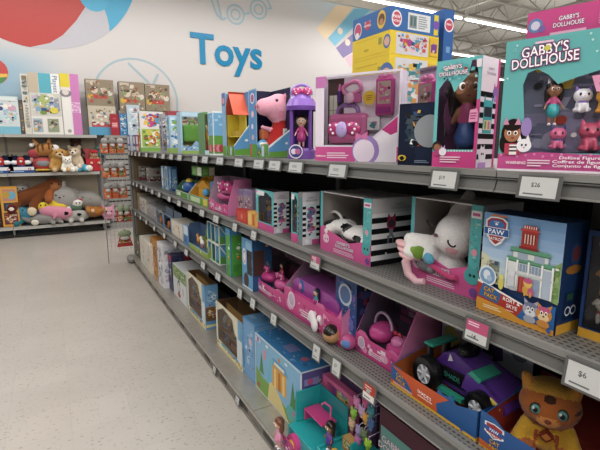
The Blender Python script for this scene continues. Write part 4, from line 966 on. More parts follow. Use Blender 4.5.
# ================================================================ second shelf
def f(a): a.rect(.0, .0, 1, .2, '#8f2f34').busy(101, GREYS, 26, (.03, .05, .97, .97), .14)
faceon('toy_carton', 'grey and red patterned toy carton at the far end of the second shelf', 'toy box', L2, .1, 139.5, 152, (140, 166), .12, '#b5b1aa', f, short='grey patterned cartons')
faceon('toy_carton', 'grey toy carton beside two slim blue cartons on the second shelf', 'toy box', L2, .12, 149, 166, (151.3, 168), .12, '#c4c0b8', front=lambda a: a.rect(.05, .05, .95, .4, '#7d3338').busy(102, GREYS, 18, (.03, .05, .97, .9), .12))
for i, (a, b, c, d) in enumerate(((164.2, 167.6, '#7fb3d9', 'pale blue'), (168, 171.4, '#c9dcea', 'white'), (171.8, 178, '#3f78b8', 'mid blue'))):
    faceon('toy_carton', 'upright slim %s toy carton on the second shelf' % d, 'toy box', L2, .1, a, b, (a, 166+i*.4), .1, c,
           front=lambda f: f.rect(.15, .1, .85, .9, ('#d6e4ee', '#6f9fc9', '#7fb5e0')[i]).busy(103+i, BLUES, 8, (.05, .05, .95, .6), .06), short='slim blue cartons' if i == 1 else None)
# blue round toy in an open tray
loc, W, H = slot(L2, .05, 176, 188.5, .14, 'blue ball toy')
t = thing('toy_tray', 'open tray holding a round blue toy with a yellow top', 'toy box', loc, AISLE)
tray(t, W, .16, .13, .05, '#dfe6d8', '#4f8f5a', .6, front=lambda a: a.rect(.05, .05, .95, .9, '#6aa84a').rect(.1, .2, .4, .8, '#dfe9d5'), side=lambda a: a.poly([(0, 0), (1, 0), (1, .9), (.45, .9), (0, .35)], '#7fb9d9'))
m = MB(); m.ell((W*.5, .07, .075), (W*.3, .055, .062), '#2d63b0'); c = m.build('round_toy', PLASTIC, t); m = MB(); m.ell((W*.5, .07, .135), (W*.14, .03, .022), '#e6c23c'); m.build('cap', PLASTIC, c); m = MB(); m.ell((W*.42, .025, .08), (.02, .012, .02), '#b9d4ea'); m.build('window', PLASTIC, c)
# orange box, green lower lip
loc, W, H = slot(L2, .04, 189, 208.5, (189, 173), 'orange and blue box')
t = thing('playset_box', 'orange backed open playset box with pale blue side and green front lip', 'toy box', loc, AISLE)
tray(t, W, .16, H*.93, H*.26, '#8fc6e6', '#e5a42a', .15, front=lambda a: a.rect(.0, 0, 1, .95, '#6fae3f').rect(.1, .15, .6, .8, '#cfe3b5').rect(.75, .1, .95, .9, '#e8d24a'), side=lambda a: a.rect(.1, .2, .8, .9, '#6db1dd').rect(0, 0, 1, .2, '#6fae3f'), cback='#eba828')
m = MB(); m.box(W*.2, .05, .004, W*.8, .12, H*.55, '#f0b42f'); c = m.build('toy_house', PLASTIC, t, bevel=.006); m = MB(); m.extr([(W*.15, .04, H*.55), (W*.85, .04, H*.55), (W*.5, .04, H*.8)], (0, .09, 0), '#e29c22'); m.build('roof', PLASTIC, c)
m = MB(); m.ell((W*.72, .03, H*.42), (.035, .025, .03), '#4fa3d9'); m.build('toy_car', PLASTIC, t)
tz = L2+H*.93
carton('toy_carton', 'small green and white carton sitting on top of the orange box', 'toy box', L2, .06, 193, 203, .07, .1, '#5b9a45', dz=H*.93+.001, front=lambda a: a.rect(.55, .08, .95, .92, '#dfe5d6').rect(.1, .2, .45, .8, '#7fb85f'))
# pink triangular set
def pinkset(label, z, s, a, b, top, short, D=.16, lip=.3, seed=1, hump=None, toys=(), cut=.7, cin='#c9a6c0'):
    loc, W, H = slot(z, s, a, b, top, short); t = thing('playset_box', label, 'toy box', loc, AISLE)
    def fr(q):
        q.rect(0, 0, 1, .98, '#df4f96').busy(seed, ['#f3a3c9', '#f8dcea', '#c93a86', '#eeb7d4'], 14, (.02, .08, .98, .9), .28).rect(0, 0, 1, .1, '#c43a82')
        q.ell(.16, .62, .3, '#f0cfe2', .34).ell(.16, .62, .22, '#c9b4cf', .25).lines(.35, .2, .75, .5, 3, '#f9e3ee', seed)
    tray(t, W, D, H, H*lip, '#e56aa8', cin, cut, front=fr, side=lambda q: q.poly([(0, 0), (1, 0), (1, 1), (1-cut, 1), (0, lip)], '#e886b8'), back=lambda q: q.busy(seed+3, ['#e9c4da', '#b98ab8', '#d66aa5', '#efe4ee', '#7f6a94'], 18, (.05, .3, .95, .97), .16),
         lipshape=hump or [(0, .9), (.1, 1.25), (.22, 1.25), (.34, .95), (.7, .85), (.85, 1.15), (1, 1)])
    return t, W, D, H
t, W, D, H = pinkset('pink triangular display set with magenta toys, far half of second shelf', L2, .03, 209, 228, (211, 177), 'pink triangular set', lip=.28, seed=111)
m = MB(); bow(m, (W*.5, .06, H*.72), W*.6, '#d23b86', '#f3e0ea'); m.build('bow', PLASTIC, t)
m = MB(); m.ell((W*.45, .06, H*.45), (W*.3, .045, H*.14), '#cf4b8f'); m.ell((W*.6, .05, H*.58), (W*.15, .03, H*.09), '#8d2a5e'); m.build('toy_bag', PLASTIC, t)
# clear packs of beads
for i, (a, b) in enumerate(((228.5, 236), (236.5, 244), (244.5, 252.5))):
    def f(q): q.rect(.05, .05, .95, .75, '#b09aa4').busy(121+i, ['#e3d8cf', '#8a6a78', '#c9a9b6', '#6f5a66', '#f2ebe4', '#c67aa0'], 26, (.06, .06, .94, .75), .1).rect(.1, .8, .9, .95, '#9f8fc4')
    carton('bead_pack', ('first', 'middle', 'last')[i]+' of three clear lilac packs full of small beads', 'toy pack', L2, .1, a, b, (a, 187.5+i*.6), .08, '#b8a8cf', front=f, side=lambda q: q.rect(.1, .1, .9, .9, '#a896bb'), short='clear bead packs' if i == 1 else None)
carton('toy_carton', 'small bright red toy carton at the shelf edge', 'toy box', L2, .015, 236.5, 247.5, (236.5, 208.5), .05, '#d8392c', front=lambda q: q.rect(.1, .1, .9, .9, '#e04a38').ell(.5, .5, .2, '#ef8a6a'), short='small red carton')
carton('toy_carton', 'small yellow and orange carton beside the small red one', 'toy box', L2, .015, 247.8, 255.5, (247.8, 211), .05, '#eab24a', front=lambda q: q.rect(.1, .1, .5, .9, '#f0c870').rect(.6, .1, .9, .9, '#d8682f'))
# two striped doll boxes
def striped_side(q):
    q.rect(0, 0, 1, 1, '#e4e1e6').rect(0, .82, 1, 1, '#d6d2da').rect(.02, .0, .98, .12, '#ded9e4').rect(.55, 0, 1, .1, '#e0559c')
    for i in range(6):
        v = .16+i*.105; q.rect(0, v, .2, v+.055, '#15141a').rect(.8, v, 1, v+.055, '#15141a')
    q.rect(.2, .16, .8, .78, '#cfdfe4').busy(131, ['#3fa9ad', '#4a4f62', '#e9e6ee', '#7a6aa0', '#d7669f'], 16, (.22, .18, .78, .76), .09).text("GABBY'S", .5, .9, .03, '#8f8a9c').text('DOLLHOUSE', .5, .85, .03, '#8f8a9c').ell(.25, .07, .05, '#f4f1f5')
def dollbox(label, a, b, top, D, short):
    loc, W, H = slot(L2, .03, a, b, top, short); t = thing('doll_box', label, 'toy box', loc, AISLE)
    shell(t, W, D, H, [(.15, .2), (.9, .2), (.9, .85), (.6, .95), (.15, .8)], '#63bfc2', '#e2dfe6', '#b9a4b6', clear=True, front=lambda q: q.rect(0, 0, 1, .17, '#e0559c').rect(.05, .86, .5, .97, '#f2eef4').busy(141, ['#8fd8d8', '#e886b8'], 6, (0, .2, .14, 1), .05), side=striped_side, ctop='#d65a9c')
    doll(t, T3(W*.55, D*.3, H*.2, H*.66, .5), '#a9714f', '#2a1b18', '#d9a83c', '#8a6cc0')
dollbox('teal and pink striped doll box beside small red carton on second shelf', 256.5, 274, (258, 189), .085, 'striped doll box')
dollbox('shadowed striped doll box between two striped cartons on second shelf', 291.5, 298, (291.5, 192), .075, None)
# big open boxes with soft toys
def plushbox(label, s, a, b, top, D, short, near_stripe):
    loc, W, H = slot(L2, s, a, b, top, short); t = thing('plush_box', label, 'toy box', loc, AISLE)
    mb = MB(); T_ = .004
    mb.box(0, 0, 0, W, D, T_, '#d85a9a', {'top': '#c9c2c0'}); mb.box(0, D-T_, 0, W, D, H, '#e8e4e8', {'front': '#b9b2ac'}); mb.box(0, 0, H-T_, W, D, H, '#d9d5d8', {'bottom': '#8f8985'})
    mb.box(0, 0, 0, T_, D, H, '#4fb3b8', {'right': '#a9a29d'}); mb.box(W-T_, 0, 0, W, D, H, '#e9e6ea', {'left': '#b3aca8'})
    lp = H*.29
    mb.extr([(0, -.001, 0), (W, -.001, 0), (W, -.001, H), (W*.86, -.001, H), (W*.86, -.001, lp*1.15), (W*.6, -.001, lp*.85), (W*.35, -.001, lp*1.1), (W*.18, -.001, lp*1.25), (W*.06, -.001, lp*1.5), (W*.06, -.001, H), (0, -.001, H)], (0, .002, 0), '#e35a9e')
    q = Art(mb, (0, -.001, 0), (1, 0, 0), (0, 0, 1), W, H)
    q.rect(.86, .32, 1, 1, '#58bdbf').rect(0, .4, .06, 1, '#58bdbf').rect(.865, .86, .99, .94, '#efe6ef').rect(.88, .885, .97, .915, '#d8669f')
    q.busy(151, ['#8ed8d8', '#3fa6aa'], 8, (.865, .4, .995, .85), .03).ell(.93, .5, .04, '#ef9fb4')
    q.ell(.92, .24, .1, '#46b0b0', .09).poly([(.85, .28), (.87, .37), (.91, .32)], '#46b0b0').poly([(.94, .32), (.98, .37), (.99, .28)], '#46b0b0').ell(.9, .25, .018, '#20343a').ell(.95, .25, .018, '#20343a').ell(.95, .07, .05, '#8a4fa6')
    q.ell(.14, .22, .09, '#f1c9dd', .08).ell(.12, .21, .014, '#7a2a58').ell(.17, .21, .014, '#7a2a58')
    q.text("GABBY'S", .5, .21, .045, '#efe9ef', '#b58aa9', .05, width=.26).text('DOLLHOUSE', .52, .15, .045, '#efe9ef', '#b58aa9', .05, width=.36).lines(.3, .03, .75, .1, 3, '#f6cfe2', 5)
    sd = Art(mb, (W, 0, 0), (0, 1, 0), (0, 0, 1), D, H); near_stripe(sd)
    mb.build('carton', CARD, t); return t, W, D, H
def ns(q):
    q.rect(0, 0, 1, 1, '#e6e3e6').rect(0, .78, 1, 1, '#cfccd0'); stripes(q, 5, '#17161a', .0, .8)
    q.text("GABBY'S", .62, .9, .035, '#9a96a0').text('DOLLHOUSE', .62, .85, .035, '#9a96a0', width=.42)
    q.ell(.42, .62, .09, '#b8305c', .1).ell(.42, .62, .065, '#4a3a4a', .06).poly([(.33, .7), (.35, .78), (.4, .71)], '#b8305c').poly([(.44, .71), (.5, .78), (.51, .69)], '#b8305c').rect(.38, .42, .46, .54, '#8f8a94').rect(.34, .32, .38, .44, '#77727c').rect(.45, .32, .48, .44, '#77727c')
    for u, v in ((.72, .72), (.3, .13), (.76, .28)): q.rect(u, v, u+.04, v+.06, '#e6e3e6')
    q.rect(.96, .3, 1, .98, '#58bdbf')
BD = .0
loc0, W0, H0 = slot(L2, .06, 320.5, 370.5, (322, 191))
D0 = x_on(416, loc0.y-W0, L2+.1)-.06
t, W, D, H = plushbox('big open box with a black and white plush and striped side', .06, 320.5, 370.5, (322, 191), D0, 'cow plush box', ns)
bd = blob('spotted_plush', [('e', (W*.55, .07, H*.36), (W*.26, .07, H*.13), '#ece9e6'), ('e', (W*.24, .06, H*.44), (W*.13, .06, H*.1), '#ece9e6'), ('c', (W*.3, .05, H*.44), (W*.13, .02, H*.34), .03, .026, '#e9e6e4'), ('c', (W*.65, .05, H*.36), (W*.8, .03, H*.3), .034, .03, '#ece9e6'),
     ('c', (W*.19, .07, H*.5), (W*.06, .03, H*.38), .022, .03, '#1b1a1d'), ('c', (W*.7, .09, H*.42), (W*.84, .09, H*.66), .03, .02, '#d9d6d8'), ('e', (W*.35, .06, H*.3), (.035, .03, .03), '#e9e6e4')], .009, PLUSH, t,
     paints=[((W*.42, .02, H*.46), (.028, .04, .02), '#1b1a1d'), ((W*.72, .0, H*.32), (.03, .045, .02), '#1b1a1d'), ((W*.36, .01, H*.28), (.018, .03, .014), '#1b1a1d'), ((W*.08, .03, H*.33), (.03, .03, .03), '#1b1a1d')])
m = MB(); m.tube([(W*.1+.05*math.cos(q*PI/8), .05, H*.5+.035*math.sin(q*PI/8)) for q in range(16)], .006, '#e6e2dc', 6, True); m.build('collar_loop', PLUSH, bd)
# striped carton behind, between doll boxes and the open box
carton('doll_box', 'striped carton standing just behind the open cow plush box', 'toy box', L2, .02, 298.5, 302.5, (298.5, 192), .085, '#8f8c92', side=striped_side, front=lambda q: q.rect(.1, .1, .9, .9, '#5a8f94'))
loc0, W0, H0 = slot(L2, .1, 409, 477, (411, 196))
def ns2(q): q.rect(0, 0, 1, 1, '#e6e3e6'); stripes(q, 5, '#17161a', .05, .85)
t, W, D, H = plushbox('big open box with a white kitten plush in a pink collar', .1, 409, 477, (411, 196), .17, 'white kitten box', ns2)
M = T3(W*.34, .062, H*.1, 1.04, 0, 0, .38)
bd = blob('kitten_plush', [('e', (0, .0, H*.52), (W*.23, .085, H*.25), '#e9e5e4', (0, -.35, 0)), ('e', (-.055, .0, H*.2), (W*.15, .07, H*.18), '#e9e5e4'), ('c', (W*.1, .02, H*.68), (W*.24, .03, H*.9), .05, .02, '#e3dfde'), ('c', (-W*.1, .02, H*.68), (-W*.16, .03, H*.9), .045, .02, '#e3dfde'),
     ('c', (-.06, -.05, H*.3), (-.1, -.08, H*.26), .024, .022, '#efecea'), ('c', (-.04, -.05, H*.2), (-.08, -.085, H*.14), .026, .024, '#efecea'), ('e', (.02, .0, H*.12), (.05, .05, .04), '#e9e5e4')], .009, PLUSH, t, M=M,
     paints=[((W*.15, -.08, H*.4), (.02, .04, .02), '#efb3c0'), ((-W*.17, -.08, H*.46), (.018, .04, .018), '#efb3c0')])
for c in ((.045, -.086, H*.56), (-.05, -.082, H*.6)):
    m = MB(); m.tube([(c[0]+.014*math.cos(PI+q*PI/6), c[1], c[2]+.01*math.sin(PI+q*PI/6)) for q in range(7)], .0025, '#2a2228', 5); m.move(M); m.build('eye', PLUSH, bd)
m = MB(); m.ell((-.008, -.092, H*.53), (.007, .006, .005), '#7a4a5a'); m.move(M); m.build('nose', PLUSH, bd)
m = MB(); m.tube([(.0+.09*math.cos(a_), -.07, H*.3-.02+.02*math.sin(a_)) for a_ in [PI+q*PI/8 for q in range(9)]], .008, '#cf3f78', 8); m.move(M); m.build('collar', PLUSH, bd)
m = MB()
for i, c in enumerate(('#5aa9c9', '#efeff2', '#5aa9c9')): m.ell((-.075+.03*i, -.075, H*.2), (.02, .012, .016), c)
m.move(M); m.build('bib', PLUSH, bd)
m = MB(); m.tube([(W*.23, -.012, H*.3), (W*.12, -.03, H*.32), (W*.07, -.035, H*.22), (W*.12, -.035, H*.08), (W*.24, -.03, H*.01), (W*.33, -.02, H*.0+.008)], [.013, .013, .014, .013, .012, .011], '#e9b9c1', 8); m.build('tail', PLUSH, bd)
m = MB(); m.ell((W*.17, -.02, H*.38), (.032, .022, .017), '#7fa63a', (0, .3, 0)); m.ell((W*.22, -.02, H*.36), (.024, .02, .022), '#6f962f'); c = m.build('leaf_cap', PLUSH, bd)
m = MB()
for i in range(3): m.ell((W*.05-.008*i, -.03, H*.29+.018*i), (.03, .018, .011), '#f0b9bd', (0, .2, 0))
m.build('petal', PLUSH, c)
m = MB(); m.ell((W*.28, -.004, H*.22), (.035, .02, .022), '#6f6c72'); m.ell((W*.36, -.004, H*.2), (.02, .015, .018), '#8a878c'); m.build('grey_paw', PLUSH, bd)
# clubhouse carton
D1 = x_on(577.5, y_on(555, .06, L2), L2)-.06
def fr(a):
    for k in range(8): a.rect(0, .3+k*.0875, 1, .4+k*.0875 if k < 7 else 1, ('#d3dfe0', '#c9dbe4', '#bcd3e6', '#aecbe8', '#a1c2e6', '#93b9e2', '#86b0de', '#7aa8da')[k])
    a.poly([(0, .3), (0, .6), (.1, .56), (.22, .44), (.32, .3)], '#d9d8b4').busy(161, ['#e3e2c9', '#c9c69a', '#b9c0a8', '#8f9a86'], 16, (.0, .3, .28, .55), .06).poly([(.86, .3), (1, .28), (1, .66), (.9, .6)], '#8db268').busy(162, ['#7aa256', '#a9c585', '#6a9448'], 12, (.86, .3, 1, .62), .06)
    # two-storey clubhouse with a red tower
    a.rect(.38, .3, .92, .6, '#e3e6e4').rect(.44, .6, .86, .7, '#dce0de').rect(.4, .68, .88, .715, '#63a882').rect(.36, .585, .94, .62, '#63a882').rect(.36, .575, .94, .585, '#3f7d5f').rect(.4, .672, .88, .68, '#3f7d5f')
    for u in (.37, .5, .64, .8, .92): a.rect(u-.011, .3, u+.011, .6, '#f4f5f3').rect(u+.011, .3, u+.016, .6, '#a9b2b4')
    a.rect(.52, .5, .63, .57, '#8fa3bd').rect(.66, .5, .79, .57, '#8fa3bd').rect(.5, .61, .62, .67, '#a3b5c9').rect(.7, .61, .82, .67, '#a3b5c9')
    for u in (.53, .57, .61, .68, .72, .76): a.rect(u-.003, .5, u+.003, .57, '#dfe4e8')
    a.rect(.38, .46, .92, .48, '#c9cfd0').rect(.53, .3, .63, .45, '#a9302a').rect(.55, .31, .575, .44, '#c9504a').rect(.585, .31, .61, .44, '#c9504a').rect(.66, .3, .79, .45, '#93a7c4').rect(.82, .3, .91, .56, '#b4c3d6')
    a.rect(.53, .72, .72, .9, '#c43a34').rect(.55, .76, .7, .86, '#8f2420')
    for u in (.565, .6, .635, .67): a.rect(u, .765, u+.016, .855, '#e9c3b4')
    a.rect(.51, .715, .74, .735, '#9a2c28').rect(.51, .885, .74, .9, '#d9524a').rect(.55, .9, .71, .935, '#c43a34')
    for u in range(6): a.rect(.555+u*.027, .905, .568+u*.027, .93, '#f0d9d0')
    # rescue badge
    a.poly([(.05, .93), (.11, .965), (.2, .972), (.29, .965), (.35, .93), (.34, .8), (.28, .72), (.2, .68), (.12, .72), (.06, .8)], '#e3e7ec').poly([(.07, .92), (.12, .952), (.2, .958), (.28, .952), (.33, .92), (.32, .81), (.27, .74), (.2, .7), (.13, .74), (.08, .81)], '#b8323a').poly([(.09, .9), (.13, .935), (.2, .94), (.27, .935), (.31, .9), (.3, .87), (.1, .87)], '#3f77bd')
    a.rect(.03, .785, .37, .865, '#dfe4ea').rect(.035, .792, .365, .858, '#2f62ad').text('PAW', .2, .825, .048, '#ffffff', width=.22).text('PATROL', .2, .755, .028, '#ffffff', '#8f2530', .06, width=.2).ell(.2, .9, .016, '#e9ecf0', .012)
    for u in (.175, .2, .225): a.ell(u, .92, .006, '#e9ecf0')
    a.rect(.12, .975, .34, .99, '#d97a3c')
    # inset round picture and generic figures in front of the house
    a.ell(.13, .37, .1, '#e6ecf2', .1).ell(.13, .37, .085, '#7fa9d3', .085).ell(.12, .38, .04, '#dfe8f0', .05).ell(.16, .35, .03, '#a9c6e0')
    a.ell(.32, .33, .03, '#d9cf5a', .06).ell(.32, .4, .025, '#e3da7a').ell(.45, .38, .035, '#cfd3da', .075).ell(.45, .47, .035, '#dfe2e8').ell(.47, .32, .05, '#b4bac6', .02).ell(.66, .34, .05, '#d9a23a', .05).ell(.66, .41, .045, '#e6b75a').ell(.66, .43, .045, '#cf5a8a', .025).ell(.7, .33, .03, '#cf5a8a', .04).rect(.62, .28, .64, .33, '#d9a23a').rect(.69, .28, .71, .33, '#d9a23a')
    # bottom banner
    a.poly([(0, .0), (1, 0), (1, .2), (.62, .19), (.3, .25), (0, .31)], '#c3362f').poly([(0, .29), (.3, .24), (.62, .185), (.62, .2), (.3, .262), (0, .315)], '#f0ece6').poly([(.52, 0), (1, .0), (1, .27), (.8, .22), (.66, .2)], '#2a6fb8').poly([(0, 0), (1, 0), (1, .05), (.6, .05), (.4, .1), (0, .13)], '#e39a2a')
    a.poly([(.02, .15), (.3, .12), (.34, .22), (.22, .27), (.08, .29)], '#2f6fb0').text('CAT', .17, .235, .042, '#f0b93a', '#7a2f1a', .07, rot=-.06).text('PACK', .2, .175, .042, '#f0b93a', '#7a2f1a', .07, rot=-.06)
    a.text('RORY &', .48, .19, .036, '#ffffff', rot=-.06).text('SKYE', .49, .135, .036, '#ffffff', rot=-.06).lines(.1, .04, .42, .08, 2, '#f7e3b9', 3).lines(.42, .085, .56, .1, 1, '#f4d6cf', 3)
    for u, c1, c2, c3 in ((.72, '#a9adbd', '#dfe1e8', '#7a80a0'), (.88, '#d98f3c', '#efd09a', '#cf5a8a')):
        a.poly([(u-.07, .2), (u-.085, .27), (u-.03, .24)], c1).poly([(u+.07, .2), (u+.085, .27), (u+.03, .24)], c1).ell(u, .17, .075, c1, .07).ell(u, .14, .05, c2, .035).ell(u, .215, .06, c3, .025).ell(u-.025, .18, .014, '#fff', .02).ell(u+.025, .18, .014, '#fff', .02).ell(u-.025, .178, .008, '#2a2422', .013).ell(u+.025, .178, .008, '#2a2422', .013).ell(u, .15, .01, '#2a2422', .007).ell(u, .08, .06, c1, .035)
    a.ell(.95, .035, .02, '#3f6fc4')
def sd(a):
    a.rect(0, 0, 1, .09, '#e0a52a').rect(0, .09, 1, 1, '#1e3f73').rect(.2, .12, .85, .38, '#16305c').ring(.42, .2, .045, .014, '#d9dfe6').ring(.66, .2, .045, .014, '#d9dfe6').rect(.35, .3, .6, .36, '#2f5c48').ell(.55, .72, .09, '#2a4f8a', .1).ell(.55, .72, .06, '#7a3a44', .07).ell(.5, .58, .12, '#b0742a', .04)
carton('playset_carton', 'blue clubhouse playset carton with red tower picture and badge', 'toy box', L2, .06, 478, 555, (488, 212), D1, '#1e4076', front=fr, side=sd, fc={'top': '#2f5a96'}, short='clubhouse carton')
# blue box with puppy figures in a window
loc, W, H = slot(L2, .11, 577.5, 640, (592, 230), 'blue figure box')
t = thing('figure_set_box', 'dark blue window box with toy puppies at the camera end of the second shelf', 'toy box', loc, AISLE)
shell(t, W, .07, H, [(.06, .1), (.94, .1), (.94, .95), (.06, .95)], '#1c3a6e', '#1c3a6e', '#152a52', front=lambda a: a.rect(0, 0, 1, .085, '#e0a52a').rect(0, .085, .05, .4, '#234a86'))
def puppy(M, body, coat, root):
    b = blob('puppy_figure', [('e', (0, 0, .68), (.26, .24, .24), body), ('e', (0, -.2, .6), (.13, .14, .1), '#efe3d2'), ('e', (0, .06, .3), (.2, .26, .24), coat), ('c', (-.12, -.1, .3), (-.13, -.14, .05), .08, .075, body), ('c', (.12, -.1, .3), (.13, -.14, .05), .08, .075, body), ('c', (-.12, .22, .2), (-.13, .2, .05), .09, .075, body), ('c', (.12, .22, .2), (.13, .2, .05), .09, .075, body),
        ('c', (-.2, .02, .82), (-.32, .02, .68), .08, .06, body), ('c', (.2, .02, .82), (.32, .02, .68), .08, .06, body), ('c', (0, .3, .36), (0, .42, .58), .05, .035, body), ('e', (0, .04, .86), (.18, .17, .1), coat)], .03, PLASTIC, root, M=M)
    eyes('eye', [((-.09, -.2, .74), (.05, .04, .06), '#1d1714'), ((.09, -.2, .74), (.05, .04, .06), '#1d1714')], b, M); eyes('nose', [((0, -.33, .64), (.045, .03, .035), '#1d1714')], b, M)
puppy(T3(W*.24, .035, H*.13, H*.25, .5), '#e9e4da', '#b9372f', t); puppy(T3(W*.26, .035, H*.4, H*.27, .4), '#c98d3e', '#c23f86', t); puppy(T3(W*.24, .035, H*.7, H*.24, .6), '#d9dadd', '#9fa3ab', t)
puppy(T3(W*.66, .035, H*.13, H*.25, .5), '#8a5a3a', '#3a66a8', t); puppy(T3(W*.68, .035, H*.42, H*.26), '#e0cdb0', '#5f9a3a', t); puppy(T3(W*.66, .035, H*.7, H*.24), '#6a4a3a', '#e08a2c', t)

# ================================================================ third shelf
for i, (a, b, tp, c, sd_, d) in enumerate(((133.5, 140, 191, '#b9a88a', GREYS, 'tan and grey toy carton at the far end of the third shelf'), (140.3, 147, 197, '#cfcac2', GREYS, 'pale grey toy carton next to the tan carton'), (147.3, 156.5, 203, '#a8a5a8', GREYS, 'grey patterned toy carton beside the clear packs'))):
    carton('toy_carton', d, 'toy box', L3, .06, a, b, (a, tp), .2, c, front=lambda q: q.busy(171+i, sd_, 22, (.04, .04, .96, .96), .13), short='tan and grey cartons' if i == 1 else None)
for i, (a, b) in enumerate(((157, 163.5), (164.5, 171.5))):
    loc, W, H = slot(L3, .05, a, b, .17, 'dark vehicle packs' if i else None); t = thing('toy_pack', ('clear pack with a dark blue toy and orange wheel', 'clear pack with a dark toy beside the cream carton')[i], 'toy pack', loc, AISLE)
    m = MB(); m.box(0, .1, 0, W, .106, H, '#7f93ad'); q = Art(m, (0, .1, 0), (1, 0, 0), (0, 0, 1), W, H); q.rect(0, .0, 1, .2, '#4a6a99'); m.build('backing_card', CARD, t)
    m = MB(); m.box(W*.15, .03, .02, W*.85, .09, H*.45, '#28304a'); c = m.build('vehicle_toy', PLASTIC, t, bevel=.012); m = MB(); m.cyl((W*.3, .02, .04), (W*.3, .035, .04), .035, '#dd7a2e'); m.build('wheel', PLASTIC, c)
    m = MB(); m.tube([(0, .0, H*.85), (W, 0, H*.85), (W, 0, .0), (0, 0, 0)], .005, '#8fb4d6', 6, True); m.build('front_frame', PLASTIC, t)
carton('toy_carton', 'cream white toy carton in front of a dark gap on third shelf', 'toy box', L3, .04, 171.8, 183.5, (171.8, 219), .14, '#d8cfc0', front=lambda q: q.rect(.1, .1, .9, .9, '#e6dccb').busy(181, ['#cdb9a6', '#f0e9dc', '#c9a59a', '#b9ab95'], 14, (.08, .1, .92, .9), .13), short='cream carton')
loc, W, H = slot(L3, .03, 184, 207.5, (184, 223), 'farm animal set')
t = thing('playset_box', 'pale blue open box with small farm animals on green base', 'toy box', loc, AISLE)
tray(t, W, .14, H*.97, H*.22, '#bcd3e6', '#6f8fb9', .6, front=lambda q: q.rect(0, 0, 1, .97, '#9cba4a').busy(191, ['#c9d47a', '#7fa03a', '#efe9d0'], 8, (.05, .1, .95, .9), .3), side=lambda q: q.poly([(0, 0), (1, 0), (1, .97), (.4, .97), (0, .22)], '#9cba4a'))
m = MB(); m.box(0, -.004, 0, W*.26, 0, H*.97, '#5f93cc'); q = Art(m, (0, -.004, 0), (1, 0, 0), (0, 0, 1), W*.26, H*.97); q.rect(.1, .5, .9, .95, '#cfe0ee').rect(.15, .1, .8, .45, '#3f74b5'); m.build('corner_panel', CARD, t)
for x, y, c, c2, sc in ((.42, .05, '#e9a03c', '#c9702c', .075), (.62, .04, '#efe9e2', '#d98aa0', .08), (.82, .05, '#d9b25a', '#b98a3a', .075), (.55, .1, '#6fae4a', '#4f8f3a', .07), (.75, .1, '#d6533f', '#efe3d0', .07)):
    z_ = H*(.2 if y < .08 else .48)
    blob('farm_animal', [('e', (0, 0, .5), (.4, .22, .26), c), ('e', (-.36, 0, .86), (.2, .17, .18), c), ('c', (-.25, 0, .6), (-.35, 0, .8), .13, .12, c), ('c', (-.22, .1, .4), (-.22, .1, .05), .08, .07, c2), ('c', (.24, .1, .4), (.24, .1, .05), .08, .07, c2), ('c', (-.22, -.1, .4), (-.22, -.1, .05), .08, .07, c2), ('c', (.24, -.1, .4), (.24, -.1, .05), .08, .07, c2), ('c', (-.4, .08, 1.0), (-.42, .1, 1.16), .05, .03, c2), ('c', (-.4, -.08, 1.0), (-.42, -.1, 1.16), .05, .03, c2)], .05, PLASTIC, t, M=T3(W*x, y, z_, sc))
m = MB(); m.box(W*.3, .09, .003, W*.97, .13, H*.48, '#8fb04a'); m.build('hill_insert', CARD, t)
# pair of small framed window boxes stacked two high
for k, dz in ((0, 0), (1, .139)):
    loc, W, H = slot(L3, .05, 208.5, 220, .137, 'stacked framed boxes' if not k else None); loc.z += dz
    t = thing('window_box', ('lower white framed window box of the stacked blue and green pair', 'upper white framed window box of the stacked blue and green pair')[k], 'toy box', loc, AISLE)
    D = x_on(229.5, loc.y-W, L3)-.05; mb = MB(); mb.box(0, D-.003, 0, W, D, H, '#2f4a56'); mb.box(0, 0, 0, W, D, .004, '#4f9a4a'); mb.box(0, 0, 0, .004, D, H, '#4fa0b9'); mb.box(0, 0, H-.003, W, D, H, '#3f7fa0'); mb.box(W-.003, 0, 0, W, D, H, '#5aa8d0')
    sa_ = Art(mb, (W, 0, 0), (0, 1, 0), (0, 0, 1), D, H); sa_.poly([(0, 0), (1, 0), (1, .3), (0, .5)], '#5faa4a').poly([(0, .95), (.06, 1), (1, .35), (.94, .28)], '#e6ece9').rect(0, 0, .07, 1, '#e6ece9').rect(0, 0, 1, .06, '#e6ece9')
    mb.build('carton', CARD, t)
    m = MB()
    for u in (0, .33, .66, .97): m.box(W*u, -.003, 0, W*u+.007, .0, H, '#e3e9e6')
    m.box(0, -.003, 0, W, 0, .007, '#e3e9e6'); m.box(0, -.003, H-.007, W, 0, H, '#e3e9e6'); m.build('front_frame', CARD, t)
    m = MB()
    for i, c in enumerate(('#2f6f8f', '#5aa8d0', '#4fa04a')): m.box(W*(.05+.33*i), .02, .006, W*(.3+.33*i), .09, H*.8, c)
    m.build('insert_tray', CARD, t, bevel=.004)
faceon('toy_carton', 'tall narrow bright green toy carton with blue top', 'toy box', L3, .02, 231, 242.5, (231, 229), .08, '#54ad3f', front=lambda q: q.rect(0, .86, 1, 1, '#4f9fd0').rect(0, 0, .12, 1, '#3f90c4').busy(201, ['#8fd06a', '#e8c04a', '#d8563f', '#e9f0df'], 5, (.5, .35, .9, .85), .05).lines(.2, .1, .9, .25, 4, '#3f8f30', 2), short='tall green carton')
loc, W, H = slot(L3, .025, 242.8, 253, (243, 237), 'round opening box')
t = thing('window_box', 'blue toy box with a dark round cut-out and window panel', 'toy box', loc, AISLE)
